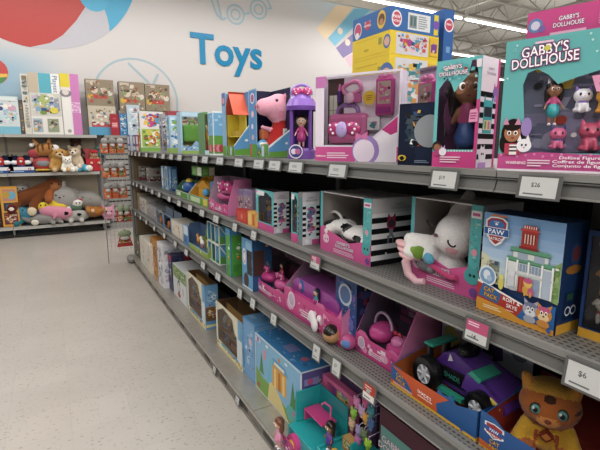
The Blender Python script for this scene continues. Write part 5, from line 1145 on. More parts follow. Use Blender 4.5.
shell(t, W, .12, H, [(.5, .3), (.97, .3), (.97, .78), (.5, .78)], '#5fa3d6', '#2a5f96', '#5a3b34', front=lambda q: q.ell(.25, .62, .1, '#dfe3ea', .17).ell(.25, .62, .08, '#d7a0ae', .13).ell(.25, .62, .05, '#efe3e6', .09).ell(.4, .16, .12, '#4a3426', .15).rect(.4, .8, .95, .95, '#8fc0e2').rect(0, 0, 1, .04, '#cfe0ea'), side=lambda q: q.rect(.05, .3, .6, .8, '#5a3b34').busy(206, ['#2f6aa0', '#e0b04a', '#3a7ab5'], 8, (.6, .3, .98, .95), .05), ctop='#2f6aa0')
m = MB(); m.ell((W*.7, .05, H*.5), (.04, .035, .05), '#7a4b42'); m.build('toy_figure', PLASTIC, t)
# pink sets
t, W, D, H = pinkset('pink open set with two pink domes and bow toys beside the blue box', L3, .06, 250.5, 284, (251, 251), 'pink dome set', D=.2, lip=.34, seed=211, cut=.45)
for x, c in ((.3, '#e0459a'), (.72, '#dd5aa4')):
    m = MB(); m.ell((W*x, .06, H*.38), (W*.16, .045, H*.16), c); d_ = m.build('toy_dome', PLASTIC, t); m = MB(); bow(m, (W*x, .04, H*.62), W*.2, '#d23b86', '#f3e0ea'); m.build('bow', PLASTIC, d_)
m = MB(); m.box(W*.1, .12, H*.4, W*.9, .16, H*.85, '#c9b6c9'); m.build('blister_shell', FILM, t)
doll(t, T3(W*.5, .1, H*.42, H*.42), '#e3b79a', '#2a1d20', '#d23b53', '#d64a94')
t, W, D, H = pinkset('large pink open set with a purple and magenta toy case', L3, .06, 284.5, 341, (286, 264), 'purple case set', D=.24, lip=.5, seed=221, cut=.5, hump=[(0, 1.0), (.12, 1.1), (.2, .85), (.55, .75), (.62, 1.1), (.72, 1.15), (.8, .75), (.9, .75), (1, 1.35)])
m = MB(); m.extr([(W*.06, .03, H*.34), (W*.84, .03, H*.34), (W*.88, .03, H*.55), (W*.84, .03, H*.68), (W*.74, .03, H*.74), (W*.16, .03, H*.76), (W*.07, .03, H*.66)], (0, .15, 0), '#b850b4', side='#c65fc4'); c = m.build('toy_case', PLASTIC, t, bevel=.02)
m = MB(); m.box(W*.04, .02, H*.28, W*.88, .19, H*.46, '#e4459b'); m.build('case_base', PLASTIC, c, bevel=.015)
m = MB(); m.ell((W*.24, .035, H*.62), (.028, .012, .034), '#3f78c4'); m.ell((W*.24, .025, H*.62), (.014, .008, .018), '#e77fc0'); m.build('knob', PLASTIC, c)
doll(t, T3(W*.55, .02, H*.36, H*.42), '#e3b79a', '#26324f', '#3fb0b9', '#b43f9a')
m = MB(); bow(m, (W*.35, .2, H*.92), W*.26, '#d24a7a', '#f3e0ea'); m.build('bow', PLASTIC, t); m = MB(); bow(m, (W*.75, .2, H*.9), W*.2, '#cf3f6f'); m.build('bow', PLASTIC, t)
m = MB(); m.ell((W*.58, -.012, H*.24), (.03, .01, .032), '#efe6ea'); m.ell((W*.62, -.012, H*.13), (.026, .01, .035), '#f0e9ec'); m.ell((W*.7, -.012, H*.3), (.015, .01, .015), '#efe6ea'); m.build('sticker', CARD, t)
# blue box with a round window
loc, W, H = slot(L3, .1, 335, 355.5, (337, 275), 'round mirror box')
W2_ = W
t = thing('window_box', 'dark blue toy box with a large round mirror window', 'toy box', loc, AISLE)
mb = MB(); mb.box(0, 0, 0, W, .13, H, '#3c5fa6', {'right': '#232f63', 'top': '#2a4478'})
q, s_, _, _ = faces(mb, W, .13, H)
q.busy(231, ['#5f8fd6', '#7aa6e0', '#8a6cc0', '#2f4a8f'], 26, (.03, .03, .97, .97), .07).ell(.5, .76, .17, '#c9d6e9', .17).ell(.5, .76, .13, '#5f7fb9', .13).rect(.15, .25, .9, .42, '#6f7fd0').lines(.2, .28, .85, .4, 3, '#c9d0f0', 3).ell(.4, .12, .05, '#d85a9f').ell(.75, .16, .06, '#e7d5ea')
s_.busy(232, ['#2f3f7a', '#6a3f6a', '#8a2f4a', '#39518f', '#1c2450'], 22, (.05, .05, .95, .95), .12)
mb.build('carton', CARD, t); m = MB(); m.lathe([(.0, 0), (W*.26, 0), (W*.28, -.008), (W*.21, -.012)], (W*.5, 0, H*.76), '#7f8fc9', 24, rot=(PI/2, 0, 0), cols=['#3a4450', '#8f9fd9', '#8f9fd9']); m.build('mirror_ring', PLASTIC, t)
def tball(px, pz_, s, r, col, label, paint, short=None):
    y = y_on(px, s, L3+r); b = blob('toy_ball', [('e', (0, 0, r), r, col)], r*.12, PLASTIC, None, smooth=1, loc=(s, y, L3), rz=AISLE, paints=paint(r)); tag(b, label, 'ball')
tball(332, 338, .05, .04, '#b98a5a', 'brown and black toy ball on the third shelf edge', lambda r: [((.25*r, -r*.6, r*1.7), (r*.9, r*.9, r*.6), '#2a1f1c'), ((-.9*r, 0, r*.8), (r*.4, r, r*.5), '#3a3a26')])
tball(348.5, 339, .075, .032, '#c9558f', 'small pink and blue toy ball beside the brown ball', lambda r: [((.4*r, -r*.7, r), (r*.6, r*.6, r*.5), '#5f8fd6'), ((-.4*r, -r*.7, r*.8), (r*.4, r*.5, r*.4), '#efd0dd')])
t, W, D, H = pinkset('pink open set with a dome and pink toy car near the car box', L3, .1, 355.5, 398, (360, 291), 'pink set by the car box', D=.2, lip=.3, seed=241, cut=.55, cin='#6f5f7a')
m = MB(); m.ell((W*.33, .07, H*.36), (W*.2, .06, H*.17), '#df4a9c'); c = m.build('toy_dome', PLASTIC, t); m = MB(); m.tube([(W*.33-.05*math.cos(q*PI/8), .07, H*.45+.055*math.sin(q*PI/8)) for q in range(9)], .006, '#c9a6c9'); m.build('handle', PLASTIC, c)
m = MB(); m.box(W*.58, .02, H*.14, W*.95, .1, H*.34, '#dd4f9c'); c = m.build('toy_car', PLASTIC, t, bevel=.02); m = MB(); m.ell((W*.76, .06, H*.37), (W*.14, .035, H*.1), '#e57ab8'); m.build('cab', PLASTIC, c)
for x in (.66, .88): m = MB(); m.cyl((W*x, .012, H*.14), (W*x, .03, H*.14), .022, '#b03a86'); m.build('wheel', PLASTIC, c)
m = MB(); bow(m, (W*.8, .14, H*.82), W*.2, '#c9344f', '#f3e0ea'); m.build('bow', PLASTIC, t); m = MB(); bow(m, (W*.74, .05, H*.5), W*.17, '#c9344f'); m.build('bow', PLASTIC, t)
# purple car in an orange and blue tray
loc, W, H = slot(L3, .05, 391, 475.5, .3, 'purple car box')
t = thing('vehicle_box', 'orange and blue open box holding a purple toy race car', 'toy box', loc, AISLE)
D = .235; lip = .072
def fr(a):
    a.rect(0, .08, 1, .98, '#db5a2a').poly([(.0, .3), (.0, .98), (.22, .6), (.3, .22)], '#2f66a6').poly([(.6, .1), (1, .1), (1, 1), (.72, 1), (.58, .5)], '#2560a4').rect(0, 0, 1, .12, '#e6b02e')
    a.text('CAT', .12, .66, .17, '#f0b93a', '#7a2f1a', .05, rot=-.1).text('PACK', .135, .42, .17, '#f0b93a', '#7a2f1a', .05, rot=-.1)
    a.text("SHADE'S", .44, .52, .15, '#ffffff', rot=-.06).lines(.36, .3, .54, .4, 1, '#f6d9c9', 2).lines(.03, .14, .3, .24, 2, '#f6d9c9', 2).ell(.86, .1, .07, '#3f6fc4')
def bk(a):
    a.rect(0, .2, 1, 1, '#c3d0de').rect(0, .2, 1, .55, '#a9b5c2').poly([(.02, .3), (.3, .3), (.22, .5), (.12, .62), (.05, .55)], '#a9b04a').ell(.3, .78, .08, '#c9ccd4', .08).ell(.3, .78, .06, '#8f96ac', .06).rect(.24, .76, .36, .8, '#5f7fb4')
    a.poly([(.5, .45), (.62, .45), (.6, .9), (.52, .9)], '#3a4248').poly([(.62, .4), (.72, .45), (.7, .7), (.6, .65)], '#56427e').poly([(.45, .84), (.66, .84), (.66, .9), (.45, .9)], '#4a3a34').ell(.87, .6, .09, '#6f7f90', .08).busy(251, ['#b9c4cc', '#8f9f9a'], 8, (.75, .7, .98, .95), .06)
tray(t, W, D, H, lip, '#2d66aa', '#c4632c', .05, front=fr, side=lambda a: a.poly([(0, 0), (1, 0), (1, .3), (0, .3)], '#2560a4').rect(0, 0, 1, .04, '#e6b02e'), back=bk, sideH=.12, lipshape=[(0, 1.0), (.12, 1.0), (.26, .62), (.5, .62), (.56, .8), (.6, 1.2), (.64, 1.05), (.7, 1.1), (.74, 1.25), (.78, .95), (1, 1.25)])
# fix the sides: low slope like the photograph is part of the tray profile above
m = MB()
X = lambda u: W*u
m.extr([(X(.2), .06, .085), (X(.3), .06, .125), (X(.42), .06, .14), (X(.55), .06, .125), (X(.78), .06, .1), (X(.93), .06, .075), (X(.97), .06, .045), (X(.9), .06, .03), (X(.15), .06, .035), (X(.14), .06, .07)], (0, .1, 0), '#5a2f96', side='#6a3aac')
car = m.build('race_car', PLASTIC, t, bevel=.008); car.location = (W*.1, .03, .012); car.scale = (1, 1, 1.12)
m = MB(); m.extr([(X(.55), .045, .06), (X(.92), .045, .055), (X(.95), .045, .07), (X(.78), .045, .1), (X(.6), .045, .112)], (0, .13, 0), '#6c41ae', side='#5a2f96'); m.build('bonnet', PLASTIC, car, bevel=.008)
m = MB(); m.box(X(.3), .052, .05, X(.56), .06, .09, '#19181c'); a = Art(m, (X(.3), .052, .05), (1, 0, 0), (0, 0, 1), X(.26), .04); a.text('SHADE', .5, .5, .35, '#3fa58f'); m.build('side_panel', PLASTIC, car)
m = MB(); m.box(X(.08), .05, .125, X(.19), .17, .135, '#2fae93'); m.build('spoiler', PLASTIC, car, bevel=.004)
m = MB(); m.box(X(.1), .06, .06, X(.13), .08, .126, '#2a2a2e'); m.build('spoiler_strut', PLASTIC, car); m = MB(); m.box(X(.1), .14, .06, X(.13), .16, .126, '#2a2a2e'); m.build('spoiler_strut', PLASTIC, car)
m = MB(); m.extr([(X(.62), .04, .112), (X(.74), .04, .1), (X(.76), .04, .112), (X(.66), .04, .124)], (0, .09, 0), '#2fae93'); m.build('stripe', PLASTIC, car)
m = MB(); m.extr([(X(.3), .03, .022), (X(.6), .03, .022), (X(.6), .03, .034), (X(.3), .03, .034)], (0, .02, 0), '#2fae93'); m.build('running_board', PLASTIC, car)
m = MB(); m.ell((X(.46), .11, .14), (W*.07, .045, .025), '#1d1b22'); m.build('cockpit', PLASTIC, car)
m = MB(); m.poly([(X(.36), .058, .108), (X(.42), .058, .115), (X(.38), .058, .132)], '#d9d2e0'); m.build('fin_badge', PLASTIC, car)
m = MB(); m.ell((X(.88), .043, .068), (.024, .006, .009), '#d9b84a', (0, .4, 0)); m.build('headlamp', PLASTIC, car)
for u, r in ((.2, .052), (.78, .042)):
    for y0, y1 in ((.012, .05), (.17, .205)):
        m = MB(); c = (X(u), 0, r+.003); m.lathe([(r*.55, y0), (r*.92, y0), (r, y0+.01), (r, y1-.008), (r*.9, y1), (0, y1)], (c[0], 0, c[2]), '#17171a', 24, rot=(-PI/2, 0, 0)); w = m.build('wheel', PLASTIC, car)
        m = MB(); m.lathe([(0, y0+.004), (r*.2, y0), (r*.25, y0+.008), (r*.5, y0+.008), (r*.56, y0)], (c[0], 0, c[2]), '#b9bcc2', 20, rot=(-PI/2, 0, 0))
        for k in range(6): a_ = k*PI/3; m.cyl((c[0], y0+.004, c[2]), (c[0]+r*.52*math.cos(a_), y0+.003, c[2]+r*.52*math.sin(a_)), .005, '#d0d3d8', n=6)
        m.build('hub', PLASTIC, w)
# tiger cub plush
loc, W, H = slot(L3, .05, 478.5, 640, .12, 'tiger plush box')
W, H, D = .36, .12, .26
t = thing('plush_box', 'red and blue open box with an orange tiger cub plush', 'toy box', loc, AISLE)
def fr(a):
    a.rect(0, 0, 1, 1, '#285fa6').poly([(.28, 0), (1, 0), (1, .5), (.42, .6)], '#d84a2a').poly([(.4, .62), (1, .52), (1, .56), (.41, .67)], '#e9e6e6').rect(0, 0, 1, .05, '#e0a52a').poly([(0, .05), (.2, .05), (.15, .2), (0, .25)], '#d9632a')
    a.poly([(.04, .95), (.12, 1.0), (.2, .95), (.2, .62), (.12, .48), (.04, .62)], '#dfe3e8').poly([(.055, .92), (.12, .96), (.185, .92), (.185, .64), (.12, .52), (.055, .64)], '#b8323a').rect(.03, .68, .21, .82, '#2f62ad').text('PAW', .12, .75, .1, '#fff').text('PATROL', .12, .6, .07, '#fff', width=.11).text('CAT', .13, .38, .12, '#f0b93a', '#7a2f1a', .05).text('PACK', .14, .2, .12, '#f0b93a', '#7a2f1a', .05)
tray(t, W, D, .15, .085, '#2d66aa', '#a8392a', .3, front=fr, cback='#8f2f28', lipshape=[(0, 1.2), (.12, 1.15), (.25, .8), (.45, .5), (1, .45)], sideH=.13)
s = 1.0
M = T3(.105, .13, .012, .8, .5)
OR, YE, DK = '#b9652a', '#d3a026', '#4a2a1c'
bd = blob('tiger_plush', [('e', (0, 0, .155), (.092, .075, .072), OR), ('c', (-.06, .0, .205), (-.075, .0, .235), .026, .016, '#cf8a33'), ('c', (.06, .0, .205), (.075, .0, .235), .026, .016, '#cf8a33'), ('e', (0, .015, .05), (.07, .06, .07), YE),
    ('c', (-.055, -.01, .08), (-.085, -.04, .02), .026, .024, YE), ('c', (.055, -.01, .08), (.085, -.04, .02), .026, .024, YE), ('e', (-.06, -.05, .015), (.035, .045, .025), OR), ('e', (.06, -.05, .015), (.035, .045, .025), OR), ('e', (0, .012, .195), (.08, .065, .04), '#d0982f'), ('e', (0, -.065, .13), (.035, .02, .02), '#d98a45')], .0065, PLUSH, t, M=M,
    paints=[((0, -.075, .2), (.02, .05, .012), DK), ((-.09, 0, .14), (.02, .05, .01), DK), ((.09, 0, .14), (.02, .05, .012), DK), ((.085, -.02, .165), (.02, .05, .006), DK), ((-.03, -.06, .06), (.008, .03, .04), '#b0502a'), ((.03, -.06, .06), (.008, .03, .04), '#b0502a')])
for q in (-1, 1):
    for r_, c_, dy in ((.02, '#20242a', 0), (.0165, '#5fa5a0', .0035), (.0105, '#15181c', .006)):
        e = MB(); e.ell((q*.037, -.0655-dy, .163), (r_*.85, .008, r_), c_, None, 14, 8); e.move(M); e.build('eye', PLASTIC, bd)
    e = MB(); e.ell((q*.037-.006, -.077, .17), (.004, .004, .005), '#f3f3f3', None, 8, 6); e.move(M); e.build('eye_glint', PLASTIC, bd)
e = MB(); e.ell((0, -.086, .139), (.01, .006, .007), '#8a3f2a'); e.move(M); e.build('nose', PLUSH, bd)
e = MB(); e.extr([(0, -.066, .095), (.022, -.066, .075), (0, -.066, .055), (-.022, -.066, .075)], (0, .02, 0), '#8a2f24'); e.extr([(0, -.067, .088), (.014, -.067, .075), (0, -.067, .062), (-.014, -.067, .075)], (0, .005, 0), '#d0803a'); e.move(M); e.build('chest_badge', PLASTIC, bd)

# ================================================================ base shelf
def simple(label, a, b, tp, D, col, pal, seed, s=.04, short=None, extra=None, n=24):
    def f(q):
        q.busy(seed, pal, n, (.04, .04, .96, .96), .12)
        if extra: extra(q)
    return carton('toy_carton', label, 'toy box', L0, s, a, b, (a, tp), D, col, front=f, short=short)
simple('dark green and red toy carton at the far end of the base shelf', 134.5, 140, 234, .2, '#5f6a55', ['#3f5a45', '#c4453a', '#efe6da', '#b5a58a'], 301, .0, 'red and green carton')
simple('cream white picture carton at the far end of the base shelf', 140.8, 151.5, 237, .2, '#e0d8ca', ['#efe8dc', '#d9cdbd', '#c9b5a8', '#e9dfd6', '#bfb0a2'], 302, -.01, 'cream picture carton')
simple('orange and brown toy carton between cream and white cartons', 152, 158.5, 238, .18, '#c9853a', ['#e0a03c', '#8a5a30', '#e9d6a8', '#5f3f2a', '#cf6a2f'], 303, .02, 'orange and brown carton')
simple('white framed toy carton with grey picture on the base shelf', 159, 164.5, 243, .2, '#e3e3e6', ['#cfd0d6', '#9a9caa', '#eef0f2', '#b9bcc9'], 304, .0, 'white framed carton')
simple('purple and navy toy carton with a red corner on the base shelf', 165, 173, 251, .2, '#3f3f6a', ['#4a4a80', '#6a5a9a', '#c9c6d9', '#2f2f50', '#b8343f'], 305, .05, 'purple carton', extra=lambda q: q.rect(.6, .85, 1, 1, '#b8343f').rect(.1, .1, .5, .6, '#a9a9c9'))
def f(q): q.rect(.02, .62, .98, .98, '#7fa05a').busy(306, ['#a9c47a', '#4f6f3a', '#efe9dc', '#5f9fd0'], 12, (.03, .62, .97, .97), .1).rect(.03, .03, .97, .6, '#d9dcde').ell(.45, .42, .14, '#20242a', .2).ell(.45, .4, .09, '#e9e6e2', .14).ell(.45, .15, .16, '#b8302f', .08).poly([(.4, .5), (.5, .5), (.45, .45)], '#e8a83c').ell(.75, .35, .06, '#b9b4ae', .14)
carton('toy_carton', 'green topped white toy carton with a penguin picture', 'toy box', L0, .05, 174, 187.5, (174, 264), .2, '#dfe1e0', front=f, side=lambda q: q.rect(.05, .05, .95, .95, '#8fb0c9'), short='penguin picture carton')
def housebox(label, a, b, tp, short, nr=None):
    loc, W, H = slot(L0, .05, a, b, (a, tp), short); t = thing('playset_box', label, 'toy box', loc, AISLE); D = .165 if not nr else x_on(nr, loc.y-W, L0)-.05
    win = [(.06, .15), (.86, .15), (.86, .56), (.74, .64), (.66, .88), (.3, .95), (.06, .8)]
    def fr(q): q.rect(0, 0, 1, .13, '#e9dc9a').busy(seed_, ['#f3ead0', '#d9b04a', '#7fb4d9', '#c9563f'], 14, (.02, .01, .98, .14), .06).rect(.82, .13, 1, .6, '#d9e3e6').rect(0, .13, .055, 1, '#efe9d6').ell(.03, .9, .04, '#d6dce4').rect(.87, .6, 1, 1, '#6fb0e0').rect(.2, .1, .86, .145, '#4fa3d0')
    seed_ = 310+int(a)
    shell(t, W, D, H, win, '#e6dfc4', '#6aa9dc', '#d3a76c', front=fr, side=lambda q: q.rect(.04, .04, .96, .5, '#7d5a34').rect(.04, .46, .96, .5, '#b06a30').rect(.04, .1, .96, .18, '#5f9fd0').rect(.04, .04, .96, .1, '#e9dc9a').busy(seed_+5, ['#cfd0d4', '#e0b04a', '#c25a24', '#4f7fb0', '#d9cf9a'], 9, (.08, .2, .9, .46), .07).rect(.0, .5, 1, .97, '#79b3e2').busy(seed_+1, ['#a9d0ee', '#e9f0f4', '#5b97cc'], 12, (.08, .52, .92, .92), .06), clear=True)
    m = MB(); m.box(W*.08, .008, H*.17, W*.84, .065, H*.2, '#c9772f'); m.box(W*.08, .008, H*.42, W*.82, .065, H*.45, '#cf8038'); m.box(W*.08, .065, H*.1, W*.86, .07, H*.94, '#d8a860'); m.box(W*.4, .012, H*.2, W*.42, .065, H*.42, '#b06a30'); h = m.build('wooden_playhouse', MATTE, t)
    m = MB(); m.box(W*.5, .012, H*.2, W*.72, .05, H*.32, '#c25a24'); m.build('furniture', PLASTIC, h, bevel=.006)
    for u, v, c, c2 in ((.2, .45, '#cfd0d4', '#8f96a0'), (.36, .45, '#e0b04a', '#8a6f3a'), (.6, .45, '#d9cf9a', '#6f9a4a'), (.25, .2, '#d98a4a', '#4f7fb0')):
        x, z = W*u, H*v
        blob('figure', [('e', (x, .035, z+.065), .021, c), ('c', (x, .035, z+.006), (x, .035, z+.04), .02, .014, c2), ('c', (x-.015, .03, z+.038), (x-.03, .018, z+.03), .006, .005, c2), ('c', (x+.015, .03, z+.038), (x+.03, .018, z+.03), .006, .005, c2), ('e', (x-.013, .035, z+.085), .008, c), ('e', (x+.013, .035, z+.085), .008, c)], .004, PLASTIC, h)
housebox('cream window box with a wooden playhouse, beside the penguin carton', 189, 206, 272, 'first wooden playhouse box', 219)
housebox('cream window box with a wooden playhouse, beside tall blue carton', 217.5, 243, 301, 'second wooden playhouse box')
def f(q): q.rect(.06, .04, .94, .96, '#78b0e0').busy(331, ['#a9d0ee', '#dfeaf2', '#5f97cf', '#e9c9d4'], 16, (.1, .1, .9, .9), .06)
carton('toy_carton', 'tall plain sky blue toy carton between playhouse and picture cartons', 'toy box', L0, .06, 244, 255.5, (244, 317), .2, '#6aa6da', front=f, side=lambda q: q.rect(.05, .05, .95, .95, '#7fb6e4'), topf=lambda q: q.busy(332, ['#8fc2e8', '#5b97cc'], 6, (.05, .05, .95, .95), .2), short='sky blue carton')
def f(q):
    q.rect(.01, .015, .99, .985, '#86c0e6').poly([(.01, .015), (.99, .015), (.99, .3), (.7, .2), (.4, .34), (.2, .3), (.01, .4)], '#7fb04a').poly([(.3, .02), (.75, .02), (.6, .25), (.45, .4), (.35, .35)], '#e6d08a')
    q.rect(.42, .36, .72, .72, '#e9a83a').rect(.46, .36, .5, .68, '#f4d489').rect(.55, .36, .6, .68, '#c9742c').rect(.64, .36, .68, .68, '#f4d489').poly([(.38, .72), (.76, .72), (.7, .84), (.44, .84)], '#5fa9d9').rect(.46, .74, .68, .79, '#f0e6c9').ell(.57, .88, .04, '#e88a3a')
    q.poly([(.28, .3), (.34, .3), (.44, .8), (.38, .8)], '#6fc4d9').ell(.24, .75, .06, '#d9a0b4', .1)
    for u, v, h in ((.16, .4, .34), (.85, .35, .4), (.92, .38, .3)): q.poly([(u-.05, v), (u+.05, v), (u, v+h)], '#3f8a4a').poly([(u-.06, v-.03), (u+.06, v-.03), (u, v+h*.6)], '#4f9a52')
    q.ell(.82, .2, .16, '#56b9b9', .13).ell(.86, .24, .05, '#e07a94', .03).ell(.95, .12, .03, '#efe6e4').rect(.02, .88, .14, .96, '#c9d6f0').ell(.08, .92, .04, '#d6609f').ell(.3, .93, .05, '#eaf2f7', .025).ell(.72, .92, .05, '#eaf2f7', .02).ell(.08, .1, .05, '#d84f4a', .04).rect(0, 0, .02, 1, '#c9e2f2')
def sd(q): q.rect(.03, .015, .97, .985, '#6a66ae').busy(341, ['#8a86c9', '#57549c'], 10, (.05, .3, .95, .9), .08).text('PLAYSET', .5, .85, .0, '#fff').rect(.1, .78, .6, .88, '#8f9ad6').ell(.3, .83, .05, '#d65a94').rect(.05, .1, .45, .5, '#b5397f').ell(.75, .5, .05, '#e6c23c', .06)
def tf(q): q.rect(.01, .03, .99, .97, '#3d8fd0').busy(342, ['#79b9e6', '#e9c9d4', '#2f79b8'], 16, (.03, .06, .97, .94), .09).rect(.45, .3, .62, .7, '#8f9ad6').ell(.8, .5, .13, '#d9789f')
carton('playset_carton', 'large blue playset carton with yellow clubhouse picture on base shelf', 'toy box', L0, .058, 256, 301, (256, 333), .17, '#e6eef2', front=f, side=sd, topf=tf, fc={'top': '#c9e0f0'}, short='blue playset carton')
# teal doll playset
loc = Vector((-.035, 1.68, L0)); W, D = .47, .2
REG[L0].append((loc.y-W/2, 'teal doll playset', loc.y, loc.y-W))
t = thing('doll_playset', 'open teal plastic doll playset with pink sink and wheels', 'toy', loc, AISLE)
TE = '#1fa9ad'
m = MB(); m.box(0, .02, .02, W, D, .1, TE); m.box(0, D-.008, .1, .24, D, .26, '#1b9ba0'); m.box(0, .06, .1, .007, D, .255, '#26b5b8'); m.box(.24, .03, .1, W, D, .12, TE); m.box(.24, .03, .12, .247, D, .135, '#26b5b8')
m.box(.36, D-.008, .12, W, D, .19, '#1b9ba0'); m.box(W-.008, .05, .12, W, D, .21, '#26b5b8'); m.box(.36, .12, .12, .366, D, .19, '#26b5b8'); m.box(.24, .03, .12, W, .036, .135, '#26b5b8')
b_ = m.build('body', PLASTIC, t, bevel=.003)
m = MB(); m.box(.03, .09, .17, .19, .17, .178, '#e0458f'); m.box(.03, .09, .12, .04, .17, .17, '#d83f88'); m.tube([(.17, .15, .178), (.17, .15, .24), (.14, .135, .252), (.125, .13, .235)], .006, '#e56aa6', 6); m.build('sink_shelf', PLASTIC, t, bevel=.002)
for u in (.08, .36):
    m = MB(); m.cyl((u, -.004, .05), (u, .02, .05), .045, '#d9458f', n=24); m.cyl((u, -.007, .05), (u, -.004, .05), .022, '#efc93a', n=14); m.build('wheel', PLASTIC, t)
m = MB(); m.box(-.03, -.014, .0, .1, -.008, .06, '#cf4a90'); a = Art(m, (-.03, -.014, 0), (1, 0, 0), (0, 0, 1), .13, .06); a.busy(351, PINKS, 10, (0, 0, 1, 1), .4); m.build('base_card', CARD, t)
m = MB(); m.box(.29, .13, .12, .35, .17, .18, '#c9a05a'); a = Art(m, (.29, .13, .12), (1, 0, 0), (0, 0, 1), .06, .06); a.busy(352, ['#6fae4a', '#e07a3a', '#efdca0'], 8, (0, 0, 1, 1), .25); m.build('counter', PLASTIC, t)
doll(t, T3(.01, -.035, .0, .16), '#d9a58a', '#7a4a34', '#e8a9c4', '#e58ab4', name='doll')
doll(t, T3(.275, .075, .12, .14), '#a9714f', '#2a1b18', '#8a4fb0', '#5a3a9a', name='doll')
for u, c in ((.32, '#e6b02e'), (.4, '#d9458f'), (.43, '#e6b02e')):
    m = MB(); m.lathe([(.012, 0), (.014, .012), (.006, .02), (.012, .034), (0, .036)], (u, .07, .12), c, 12); m.build('play_cup', PLASTIC, t)
# pink framed doll house panel
loc = Vector((.172, 1.67, L0)); W = .25; H = .315
REG[L0].append((loc.y-W/2, 'pink framed toy', loc.y, loc.y-W))
t = thing('toy_mirror', 'pink framed toy mirror panel with yellow picture behind teal playset', 'toy', loc, AISLE)
m = MB(); m.extr([(0, 0, .13), (W, 0, .13), (W, 0, H), (0, 0, H)], (0, .035, 0), '#e2679d', holes=[[(W*.16, 0, .155), (W*.88, 0, .155), (W*.88, 0, H-.022), (W*.16, 0, H-.022)]]); m.build('frame', PLASTIC, t, bevel=.005)
m = MB(); m.box(.01, .03, .14, W-.01, .034, H-.01, '#e8cf7a'); a = Art(m, (.01, .03, .14), (1, 0, 0), (0, 0, 1), W-.02, H-.15); a.rect(.0, 0, .3, 1, '#a85ab8').busy(361, ['#f0e3b0', '#e9b9cf', '#d9a24a', '#f6efe0', '#9fb4c9'], 14, (.32, .05, .98, .95), .13); m.build('picture', CARD, t)
m = MB(); m.box(W*.05, .005, 0, W*.95, .03, .13, '#c9588c'); m.build('stand', PLASTIC, t, bevel=.003)
m = MB(); m.ell((-.03, .005, .24), (.028, .018, .03), '#e05a9a'); m.ell((-.012, -.002, .24), (.012, .012, .014), '#d94f90'); m.build('bow', PLASTIC, t)
# backing carton with hanging charm toys
loc = Vector((.245, y_on(316, .245, .35), L0)); W = loc.y-y_on(377, .245, .35)
mb = MB(); mb.box(0, 0, 0, W, .02, .47, '#6f5f88'); a, _, _, _ = faces(mb, W, .02, .47); a.rect(0, .0, .4, 1, '#4f6a78').rect(.4, 0, 1, 1, '#7a5a8f').busy(371, ['#8f7fa8', '#5f4f78', '#a88fb8'], 12, (.42, .05, .98, .95), .08).ring(.08, .85, .06, .012, '#3f8aa8')
tag(mb.build('display_card', CARD, None, 0, loc, AISLE), 'purple grey backing card behind the hanging charm toys', 'display card')
ch = [(357, 402, '#e58ac0'), (366, 401, '#d94f8f'), (354, 413, '#8fc93f'), (371, 411, '#3f8f9f'), (362, 411, '#c9a0c9'), (352, 424, '#d9b08a'), (366, 418, '#e0a53c'), (359, 431, '#9f8fc0'), (371, 424, '#4a6fa8'), (364, 434, '#6a7f5a'), (368, 444, '#a3cf2f'), (358, 441, '#c26aa8')]
cn = ['lilac', 'magenta', 'lime green', 'deep teal', 'mauve', 'peach', 'amber', 'lavender', 'steel blue', 'olive', 'yellow green', 'orchid']
for i, (px, py, c) in enumerate(ch):
    p = at(px, py, 0, .13); r = .019
    t = thing('charm_toy', cn[i]+' charm toy hanging on a clip beside the pink framed toy', 'toy', p, AISLE, 'hanging charm toys')
    blob('charm', [('e', (0, 0, 0), (r, r*.8, r*.9), c), ('e', (-r*.7, 0, r*.9), r*.45, c), ('e', (r*.7, 0, r*.9), r*.45, c), ('e', (0, 0, -r*1.1), (r*.6, r*.5, r*.6), c)], .004, PLASTIC, t, smooth=2)
    m = MB(); m.tube([(0, 0, r*.8), (0, .005, .03), (.003, .02, .034), (0, .069, .036)], .0022, '#c9b4d6', 6); m.build('clip', PLASTIC, t)
# dark red boxed set near the camera
loc, W, H = slot(L0, .13, 380, 470, .41, 'dark red carton')
W = .42; H = .42
loc.y = y_on(380, .13, .48)
def f(q): q.rect(0, .84, 1, 1, '#5a1a34').rect(.02, .02, .98, .82, '#5f9a92').rect(.02, .02, .98, .1, '#c9c6c0').text("GABBY'S", .2, .7, .06, '#d9cfd6', '#8a4f74', .05).text('DOLLHOUSE', .24, .62, .06, '#d9cfd6', '#8a4f74', .05).busy(381, ['#7fb4ac', '#4a827c', '#c9a9bf'], 16, (.45, .15, .97, .8), .08)
mb = MB(); mb.box(0, 0, 0, W, .2, H, '#4f1830'); a, _, _, _ = faces(mb, W, .2, H); f(a)
tag(mb.build('toy_carton', CARD, None, 0, loc, AISLE), 'dark red carton with a teal front panel near the camera end', 'toy box')
REG[L0][-1] = (loc.y-W/2, 'dark red carton', loc.y, loc.y-W)
